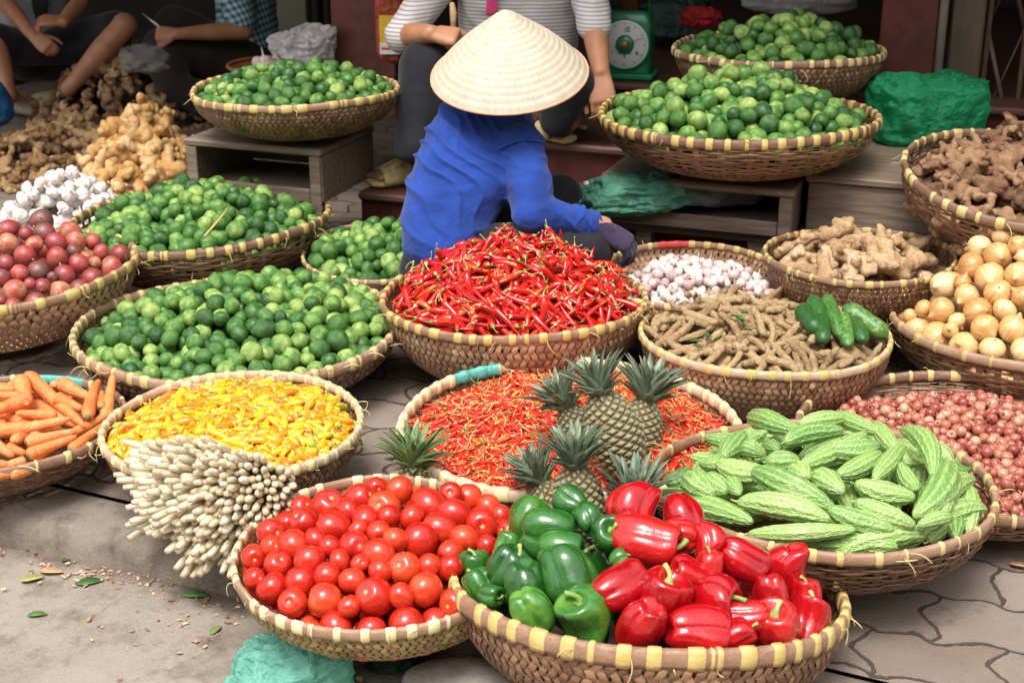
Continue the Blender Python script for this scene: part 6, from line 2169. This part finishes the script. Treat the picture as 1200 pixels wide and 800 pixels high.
body += limb([pt(42, -70, 7.12), pt(42, 40, 7.25)], [.055, .08], 12) + limb([pt(42, -48, 7.14), slc, slc.lerp(elc, .6)], [.05, .05, .045], 12) + limb([pt(42, -48, 7.14), src_, src_.lerp(erc, .6)], [.05, .05, .045], 12) + limb([pt(42, 40, 7.25), pt(42, 66, 7.25), k1], [.08, .08, .05], 12) + limb([pt(42, 66, 7.25), k0], [.08, .05], 12)
under(pC, fuse('body', body, M['skin_dark'], .008, 3))
under(pC, hairpiece('hair', hd, TOWARD * .7 - UP * .6, None))
for a_, b_ in ((s0_, s1_ + (s1_ - s0_).normalized() * .1), (t0_, t1_ + (t1_ - t0_).normalized() * .08)):
    under(pC, slipper('slipper', a_ - Vector((0, 0, .03)), b_ - Vector((0, 0, .028)), 'sandal_grey', None, 1.1, False))
stl = empty('wooden_stool', at(62, 112, 0) + Vector((-.12, .35, 0)), 'small brown wooden stool under the person in dark shorts', 'stool', None, R_(-12)); settle()
Mesh().box(-.22, .22, -.13, .13, .27, .3).build('seat', M['stool'], stl, False)
for x in (-.18, .18):
    Mesh().box(x - .02, x + .02, -.12, .12, 0, .268).build('leg', M['stool'], stl, False)
Mesh().box(-.158, .158, -.012, .012, .12, .17).build('stretcher', M['stool'], stl, False)

pD = person(at(280, 100, 0), 'person in teal checked shirt and dark trousers sitting behind the root pile')
settle()
secs = [(pt(u, v, t), (RIGHT * .85 + RIGHT.cross(UP) * .3) * hw * q7, (RIGHT.cross(UP) * .85 - RIGHT * .3) * ry, 2.5) for u, v, hw, ry, t in ((296, 72, 30, .1, 7.2), (294, 58, 36, .14, 7.2), (290, 30, 37, .15, 7.18), (288, 0, 38, .15, 7.15), (284, -35, 42, .14, 7.12), (280, -60, 38, .1, 7.1), (276, -74, 16, .06, 7.1))]
shd, eld, wrd = pt(268, -45, 7.0), pt(286, 36, 6.92), pt(208, 40, 6.8)
under(pD, fuse('shirt', [loft(secs, 26)] + limb([shd, shd.lerp(eld, .5), shd.lerp(eld, .84)], [.085, .085, .078], 16), M['checked'], .012, 4, None, folds(.006, 8, 41)))
td_ = limb([pt(300, 74, 7.2), pt(190, 58, 6.9), pt(205, 104, 6.85), pt(252, 122, 6.85)], [.14, .1, .085, .07], 16) + limb([pt(290, 74, 7.3), pt(205, 30, 7.2), pt(190, 96, 7.2)], [.13, .1, .07], 16) + [ball(pt(296, 80, 7.2), (.17, .16, .12), 16, 10)]
under(pD, fuse('trousers', td_, M['brown_cloth'], .014, 5, None, folds(.007, 7, 42)))
hD = pt(262, -112, 7.02); fD = Vector((-.8, -.4, -.5))
body = head(hD, fD) + limb([pt(276, -72, 7.1), hD], [.055, .05]) + limb([eld.lerp(shd, .3), eld, eld.lerp(wrd, .4), wrd], [.052, .046, .044, .03], 14)
body += hand(wrd, -RIGHT, TOWARD + UP * .4, .18, (1.2, 1.3, .9), 1.05, .5, -1) + foot(at(252, 128, .05), at(225, 128, .04))
body += limb([pt(276, -72, 7.1), pt(292, 70, 7.2), pt(200, 62, 6.9), pt(205, 104, 6.85), at(252, 128, .08)], [.055, .08, .06, .05, .04], 12) + limb([pt(280, -55, 7.1), shd, eld], [.05, .05, .046], 12)
under(pD, fuse('body', body, M['skin_dark'], .008, 3))
under(pD, hairpiece('hair', hD, fD, None))
kf = Mesh().add(tube([wrd - RIGHT * .06, wrd - RIGHT * .1 + UP * .045, wrd - RIGHT * .17 + UP * .1], [.009, .008, .003], 6, flat=.4))
tag(kf.build('paring_knife', M['steel']), 'small paring knife in the fist of the checked shirt person', 'knife')
# ------------------------------------------------------------------ scale, bags, basin, litter
sc = empty('spring_scale', at(737, 93, .532) + Vector((0, .06, 0)), 'green spring scale with a round white dial on the top step', 'scale', None, R_(-14)); settle()
V, F = loft([((0, 0, .02), (.088, 0, 0), (0, .07, 0), 8), ((0, 0, .03), (.092, 0, 0), (0, .073, 0), 8), ((0, 0, .2), (.086, 0, 0), (0, .064, 0), 8), ((0, 0, .235), (.075, 0, 0), (0, .052, 0), 7), ((0, 0, .242), (.066, 0, 0), (0, .046, 0), 7)], 40)
Mesh().add((V, F)).build('housing', M['scale_green'], sc)
Mesh().box(-.105, .105, -.09, .085, 0, .022, bev=.008).build('base', M['scale_green'], sc, False)
dl = Mesh().add(tube([(0, -.068, .128), (0, -.08, .128), (0, -.083, .128)], [.088, .088, .084], 48)).build('dial', M['dial'], sc)
Mesh().add(tube([((.0885) * math.cos(a), -.081, .128 + .0885 * math.sin(a)) for a in np.linspace(0, 2 * PI, 49)], .0035, 8, False)).build('bezel', M['scale_green'], dl)
tk = Mesh()
for i in range(60):
    a = 2 * PI * i / 60; l = .012 if i % 5 == 0 else .006
    r0_, r1_ = .079, .079 - l
    c, s = math.cos(a), math.sin(a); w_ = .0012 if i % 5 == 0 else .0006
    tk.add((np.array([(r0_ * c - w_ * s, -.0845, .128 + r0_ * s + w_ * c), (r0_ * c + w_ * s, -.0845, .128 + r0_ * s - w_ * c), (r1_ * c + w_ * s, -.0845, .128 + r1_ * s - w_ * c), (r1_ * c - w_ * s, -.0845, .128 + r1_ * s + w_ * c)]), [[0, 1, 2, 3]]))
def strokes(cx, cz, k, segs):
    for x0, z0, x1, z1 in segs:
        tk.add(tube([(cx + x0 * k, -.0843, cz + z0 * k), (cx + x1 * k, -.0843, cz + z1 * k)], .0011, 5))
strokes(.008, .184, .011, ((-.9, .5, -.6, .2), (-.9, -.1, -.6, -.3), (-.8, -.9, -.5, -.4), (-.3, .5, .9, .5), (.3, .9, .3, -.2), (-.4, 0, 1, 0), (.2, -.1, -.3, -.9), (-.3, -.9, .8, -.8), (.6, -.4, .9, -1)))
strokes(.045, .098, .008, ((-.5, .7, .5, .7), (-.5, .7, -.5, 0), (-.5, 0, .4, .1), (.4, .1, .5, -.5), (.5, -.5, -.5, -.7)))
strokes(-.045, .098, .008, ((0, .8, 0, -.8), (-.4, .4, 0, .8)))
strokes(0, .09, .016, ((-1.6, .4, 1.5, .4), (-.3, 0, .3, 0), (-.3, -.4, .3, -.4), (0, .2, 0, -.7)))
tk.build('dial_marks', M['ink'], dl, False)
Mesh().add(tube([(0, -.083, .128), (0, -.092, .128)], [.034, .031], 32)).build('green_disc', M['scale_green'], dl)
Mesh().add(tube([(0, -.092, .128), (0, -.1, .128)], [.015, .012], 20)).build('boss', M['brass'], dl)
Mesh().add(tube([(-.02, -.0905, .119), (.068, -.0895, .156)], [.0016, .0007], 6)).build('needle', M['needle'], dl)
Mesh().add(tube([(0, 0, .235), (0, 0, .275), (0, 0, .28)], [.03, .03, .05], 20)).build('neck', M['brass'], sc)
for x in (-.07, .07):
    Mesh().add(tube([(x, 0, .22), (x, 0, .29)], .008, 8)).build('bracket', M['scale_green'], sc)
Mesh().add(surf(36, 10, lambda a, t: (.15 * np.sin(PI * t) ** .6 * np.cos(a), .15 * np.sin(PI * t) ** .6 * np.sin(a), .3 + .012 * np.cos(PI * t) + .03 * (np.sin(PI * t) ** 6)))).build('pan', M['steel'], sc)


def blob(name, c, r, seed, mat, label, cat, amp=.22, sc_=5, parent=None, nu=72, nv=52, flatb=.55, crease=.5, corner=None, p=.8):
    """crumpled film bag: flattened underside, knobbly folds"""
    c = Vector(c); r = Vector(r)
    def fn(a, t):
        s, k = np.abs(np.sin(PI * t)) ** p, np.cos(PI * t)
        return s * np.cos(a), s * np.sin(a), np.sign(k) * np.abs(k) ** p
    V, F = surf(nu, nv, fn)
    n = vnoise(V * sc_ * .35, seed) + .5 * vnoise(V * sc_ * .8, seed + 1)
    cr = 1 - 2 * np.abs(vnoise(V * sc_ * .6, seed + 2)); cr2 = 1 - 2 * np.abs(vnoise(V * sc_ * 1.5, seed + 3))
    V = V * (1 + amp * (.5 * n + crease * (.3 * cr + .16 * cr2)))[:, None]
    if corner:
        for (cx, cy, cz, l) in corner:
            d = np.array([cx, cy, cz]) / np.linalg.norm([cx, cy, cz])
            k = np.clip((V @ d - .55) / .5, 0, 1.5) ** 1.6
            V = V + d * (k * l)[:, None]
    V[:, 2] = np.where(V[:, 2] < 0, V[:, 2] * flatb, V[:, 2])
    V = V * np.array(r[:])
    o = Mesh().add((V, F)).build(name, M[mat], parent, True, False, c)
    if parent is None: tag(o, label, cat)
    return o


gb = at(1086, 172, .442)
blob('plastic_bag', gb + Vector((.012, .08, .085)), (.165, .12, .128), 3, 'bag_green', 'full green plastic bag lying on the dark box in front of the red pillar', 'plastic bag', .22, 6, None, 130, 90, .8, .75, [(-1, -.6, .55, .18), (1, -.2, .5, .12)], .5)
jb = at(752, 243, .33)
blob('netting_bag', jb + Vector((.0, .05, .025)), (.155, .09, .062), 7, 'bag_jade', 'crumpled jade green netting spilling from the left of the right crate', 'net bag', .4, 7, None, 90, 60, .7, .9, [(-1, -.5, -.3, .35)])
blob('netting_bag', at(805, 236, .35) + Vector((.02, .1, .01)), (.1, .08, .05), 17, 'bag_jade', 'smaller bunch of green netting deeper in the right crate', 'net bag', .4, 7, None, 70, 50, .7, .9)
blob('clear_bag', at(850, 244, .33) + Vector((0, .1, .025)), (.13, .1, .055), 12, 'bag_clear', 'clear plastic bag inside the right crate beside the netting', 'plastic bag', .35, 6)
blob('clear_bag', at(815, 275, .2) + Vector((0, .12, 0)), (.11, .06, .05), 22, 'bag_clear', 'clear plastic scrap hanging under the right crate', 'plastic bag', .4, 6)
blob('plastic_bag', at(340, 800, -.07) + Vector((0, .0, .012)), (.105, .085, .062), 31, 'bag_teal', 'crumpled turquoise plastic bag on the road at the front', 'plastic bag', .36, 6, None, 100, 70, .4, .9, [(.4, .3, .6, .2)], .7)
blob('plastic_bag', at(462, 782, -.07) + Vector((0, .03, .01)), (.06, .05, .03), 33, 'bag_dark', 'dark shiny scrap of film on the road beneath the tomato basket', 'plastic bag', .45, 7)
blob('stone', at(540, 806, -.07) + Vector((0, 0, .005)), (.105, .06, .045), 41, 'stone', 'flat grey stone on the road before the pepper basket', 'stone', .12, 3, None, 60, 40, .6, .2)
blob('plastic_bag', pt(-12, 128, 6.2), (.09, .12, .13), 51, 'bag_blue', 'blue plastic bag at the far left edge', 'plastic bag', .25, 5)
blob('clear_bag', pt(168, 74, 6.5), (.11, .08, .07), 52, 'bag_clear', 'clear plastic bag on top of the dark root pile', 'plastic bag', .45, 6)
# basin with a white bag
bc = pt(326, 76, 5.6)
bs = empty('basin', bc, 'brown plastic basin behind the left lime basket', 'basin'); settle()
Mesh().add(surf(40, 22, lambda a, t: ((np.where(t < .5, .19 * (t / .5) ** .55, .2 - .2 * (t - .5) * 2 * .42)) * np.cos(a) * np.where(t > .97, .2, 1), (np.where(t < .5, .19 * (t / .5) ** .55, .2 - .2 * (t - .5) * 2 * .42)) * np.sin(a) * np.where(t > .97, .2, 1), np.where(t < .5, -.1 + .1 * (t / .5) ** 2.2, -.13 * (t - .5) * 2)))).build('bowl', M['basin'], bs)
Mesh().add(tube([(.196 * math.cos(a), .196 * math.sin(a), 0) for a in np.linspace(0, 2 * PI, 49)], .008, 8, False)).build('rim', M['basin'], bs)
st2 = empty('side_stool', bc - Vector((0, 0, bc.z)), 'low stand holding the brown basin behind the limes', 'stand'); settle()
Mesh().box(-.15, .15, -.15, .15, bc.z - .165, bc.z - .135).build('top', M['stool'], st2, False)
for x in (-.12, .12):
    for y in (-.12, .12): Mesh().box(x - .02, x + .02, y - .02, y + .02, 0, bc.z - .166).build('leg', M['stool'], st2, False)
for k, (u, v) in enumerate(((302, 74), (310, 72), (318, 75), (312, 77), (322, 72))):
    place('garlic_bulb', GARP[k % 5], basis(rng.normal(0, 1, 3), 0, .026, pt(u, v, 5.55)), 'small pale garlic bulb in the brown basin beside the white bag', 'garlic bulb', 'garlic in the brown basin')
blob('plastic_bag', pt(357, 58, 5.62), (.11, .1, .085), 61, 'bag_white', 'white plastic bag resting on the brown basin', 'plastic bag', .26, 6, None, 110, 80, .8, .9, [(1, 0, .8, .3), (-1, -.2, .1, .15)])
# things behind the seller
pk = empty('snack_packet', pt(461, 66, 5.2), 'orange red packet with a yellow label standing behind the left lime basket', 'packet'); settle()
blob('pouch', (0, 0, .115), (.062, .03, .135), 71, 'bag_orange', '', '', .1, 4, pk, 50, 40, 1, .5, None, .5)
lb = Mesh()
lb.box(-.045, .045, -.0345, -.0315, .03, .15)
lb.build('label', M['label_yellow'], pk, False)
Mesh().box(-.045, .045, -.0375, -.0348, .012, .052).build('label_band', M['label_white'], pk, False)
Mesh().box(-.04, .04, -.0395, -.0378, .03, .037).build('label_stripe', M['paint_red'], pk, False)
blob('plastic_bag', pt(822, 22, 5.4), (.075, .05, .04), 81, 'bag_red', 'shiny red plastic bag at the back beside the farthest limes', 'plastic bag', .35, 6, None, 70, 50, .8, .9)
blob('sack', pt(940, 2, 6.1), (.24, .16, .08), 82, 'bag_white', 'pale sack behind the farthest limes', 'sack', .2, 5)
blob('sack', pt(790, 30, 5.9), (.16, .14, .12), 83, 'bag_dark', 'dark sack behind the scale on the shop floor', 'sack', .25, 5)
# a yellow chilli among the tomatoes, a straw on the limes
tb = BK['tomato']
place('yellow_chili', sh_chili(77, .06, .0085, ('yellow', 'cstem'), None or ('yellow_many', 'cstem_many'), .4, .015), basis(RIGHT * 1 + UP * .1, 0, 1.0, pt(452, 722, 2.62)), 'single yellow chilli lying on the front rim of the tomato basket', 'chilli', 'yellow chilli in the tomato basket')
tag(Mesh().add(tube([pt(240, 277, 4.1), pt(258, 256, 4.15), pt(268, 243, 4.2)], [.004, .003, .002], 6)).build('straw', M['tie']), 'pale straw lying across the limes before the left crate', 'straw')


# ---- leaves and litter on the ground
def leaf(u, v, z, L, ang, mat, label):
    z = z - .004 if z < 0 else z
    c = at(u, v, z)
    n = 9; V, F = [], []
    for i in range(n):
        q = i / (n - 1); w_ = L * .24 * math.sin(PI * q ** .8) ** .8
        for s in (-1, 0, 1):
            V.append(((q - .5) * L, s * w_, abs(s) * L * .03 + .004 * math.sin(q * 3)))
    for i in range(n - 1):
        for s in (0, 1): F.append([i * 3 + s, (i + 1) * 3 + s, (i + 1) * 3 + s + 1, i * 3 + s + 1])
    o = Mesh().add((np.array(V), F)).build('fallen_leaf', M[mat], None, True, False, c + Vector((0, 0, .003))); o.rotation_euler = (0, 0, R_(ang))
    md = o.modifiers.new('t', 'SOLIDIFY'); md.thickness = .001
    tag(o, label, 'leaf', 'leaves fallen on the road')


M['dry'] = simple('dry_leaf', (.5, .27, .15), .7, .4, 40)
M['yleaf'] = simple('yellow_green_leaf', (.32, .33, .1), .6, .3, 40)
for a in ((38, 680, -.07, .05, 20, 'yleaf', 'yellowish leaf on the road by the left edge'), (60, 671, -.068, .055, -10, 'dry', 'brown dry leaf next to the yellowish one on the road'), (105, 684, -.07, .06, 12, 'leaf', 'dull green leaf in the gutter below the kerb'),
          (230, 699, -.07, .06, -8, 'leaf', 'dark green leaf on the road below the lemongrass'), (253, 740, -.07, .034, 60, 'leaf', 'small bright green leaf left of the tomato basket'), (44, 722, -.07, .04, 5, 'leaf', 'thin green leaf lying on the bare road at the left'),
          (80, 657, -.07, .03, 30, 'leaf', 'small green leaf close under the kerb'), (78, 458, .004, .06, 10, 'yleaf', 'pale leaf on the pavers between limes and carrots'), (1194, 664, .004, .04, -30, 'dry', 'small brown leaf on the pavers at the right edge')):
    leaf(*a)
lit = Mesh()
for k in range(330):                                    # crumbs of husk and peel along the gutter
    a = rng.uniform(0, 1)
    if k < 270:
        p = K0 + KD * rng.uniform(-.1, 1.2) - KN * abs(rng.normal(.01, .05)); p.z = -.073
        if rng.random() < .5: p = at(rng.normal(150, 60), rng.normal(672, 9), -.072)
    elif k < 310: p = at(rng.normal(215, 60), rng.normal(735, 14), -.072)
    else: p = at(rng.uniform(0, 520), rng.uniform(640, 798), -.072)
    r = rng.uniform(.0012, .0045)
    b_ = rbox(r * rng.uniform(1, 4), r * rng.uniform(.8, 2), r * .7, r * .2)
    m = Matrix.Translation(p + Vector((0, 0, .004))) @ Matrix.Rotation(rng.uniform(0, 6), 4, 'Z') @ Matrix.Rotation(rng.normal(0, .3), 4, 'X')
    lit.add(b_, 0, m)
tag(lit.build('litter', M['litter'], smooth=False), 'crumbs of husk and peel scattered along the gutter', 'litter', kind='stuff')
for k, (u, v, z) in enumerate(((690, 217, .27), (684, 152, .405), (410, 219, .27), (418, 222, .27))):
    o = blob('garlic_peel', at(u, v, z) + Vector((0, 0, .006)), (.016, .012, .008), 90 + k, 'bag_white', ['scrap of white garlic peel on the lowest step beside the crate', 'white garlic peel on the second step', 'pale peel left of the yellow slipper', 'tiny peel just before the yellow slipper'][k], 'peel', .5, 6, None, 20, 14)
# ------------------------------------------------------------------ unseen house that blocks low sky, light, camera
ob = empty('sky_block_house', (0, -9, 0), 'plain unseen house behind the viewer, added to block the low sky', 'house')  # never in view; added to cut low sky and deepen reflections
settle()
Mesh().box(-16, 16, -4, 0, -.09, 7.5).build('wall', simple('house_wall', (.3, .26, .2), .9, .2, 1), ob, False)
Mesh().box(-16.3, 16.3, -4.2, .5, 7.51, 7.8).build('roof', M['roof'], ob, False)
for x in range(-14, 15, 4):
    for z in (.2, 3.6):
        Mesh().box(x - .7, x + .7, .002, .06, z + .6, z + 2.4).build('window', simple('dark_pane', (.03, .03, .035), .2, .2, 2) if 'dark_pane' not in bpy.data.materials else bpy.data.materials['dark_pane'], ob, False)
cam = bpy.data.cameras.new('camera'); cam.lens = 50; cam.sensor_width = 36; cam.clip_end = 400; cam.clip_start = .05
co = link('camera', cam, None, CAM); co.rotation_euler = (PI / 2 - TH, 0, 0)
cam.dof.use_dof = True; cam.dof.focus_distance = 3.0; cam.dof.aperture_fstop = 7.0
SC.camera = co
w = bpy.data.worlds.new('World'); SC.world = w; w.use_nodes = True
nt = w.node_tree; bg = nt.nodes['Background']
sky = nt.nodes.new('ShaderNodeTexSky'); sky.sky_type = 'NISHITA'; sky.sun_disc = False
SUN_EL, SUN_AZ = R_(66), R_(200)            # azimuth clockwise from +Y: behind the photographer, to the left
sky.sun_elevation = SUN_EL; sky.sun_rotation = SUN_AZ; sky.dust_density = 4; sky.air_density = 1.0
hs = nt.nodes.new('ShaderNodeHueSaturation'); hs.inputs['Saturation'].default_value = .14
nt.links.new(sky.outputs[0], hs.inputs['Color']); nt.links.new(hs.outputs[0], bg.inputs[0])
bg.inputs[1].default_value = .15
sd = bpy.data.lights.new('sun', 'SUN'); sd.energy = 1.2; sd.angle = R_(22); sd.color = (1, .94, .87)
so = link('sun', sd)
dirv = Vector((math.sin(SUN_AZ) * math.cos(SUN_EL), math.cos(SUN_AZ) * math.cos(SUN_EL), math.sin(SUN_EL)))
so.rotation_euler = dirv.to_track_quat('Z', 'Y').to_euler()
so.location = (-3, -6, 8)
vs = SC.view_settings
vs.view_transform = 'Standard'; vs.look = 'None'; vs.exposure = 1.15; vs.gamma = 1; vs.use_curve_mapping = False
SC.cycles.use_denoising = True
SC.cycles.max_bounces = 6
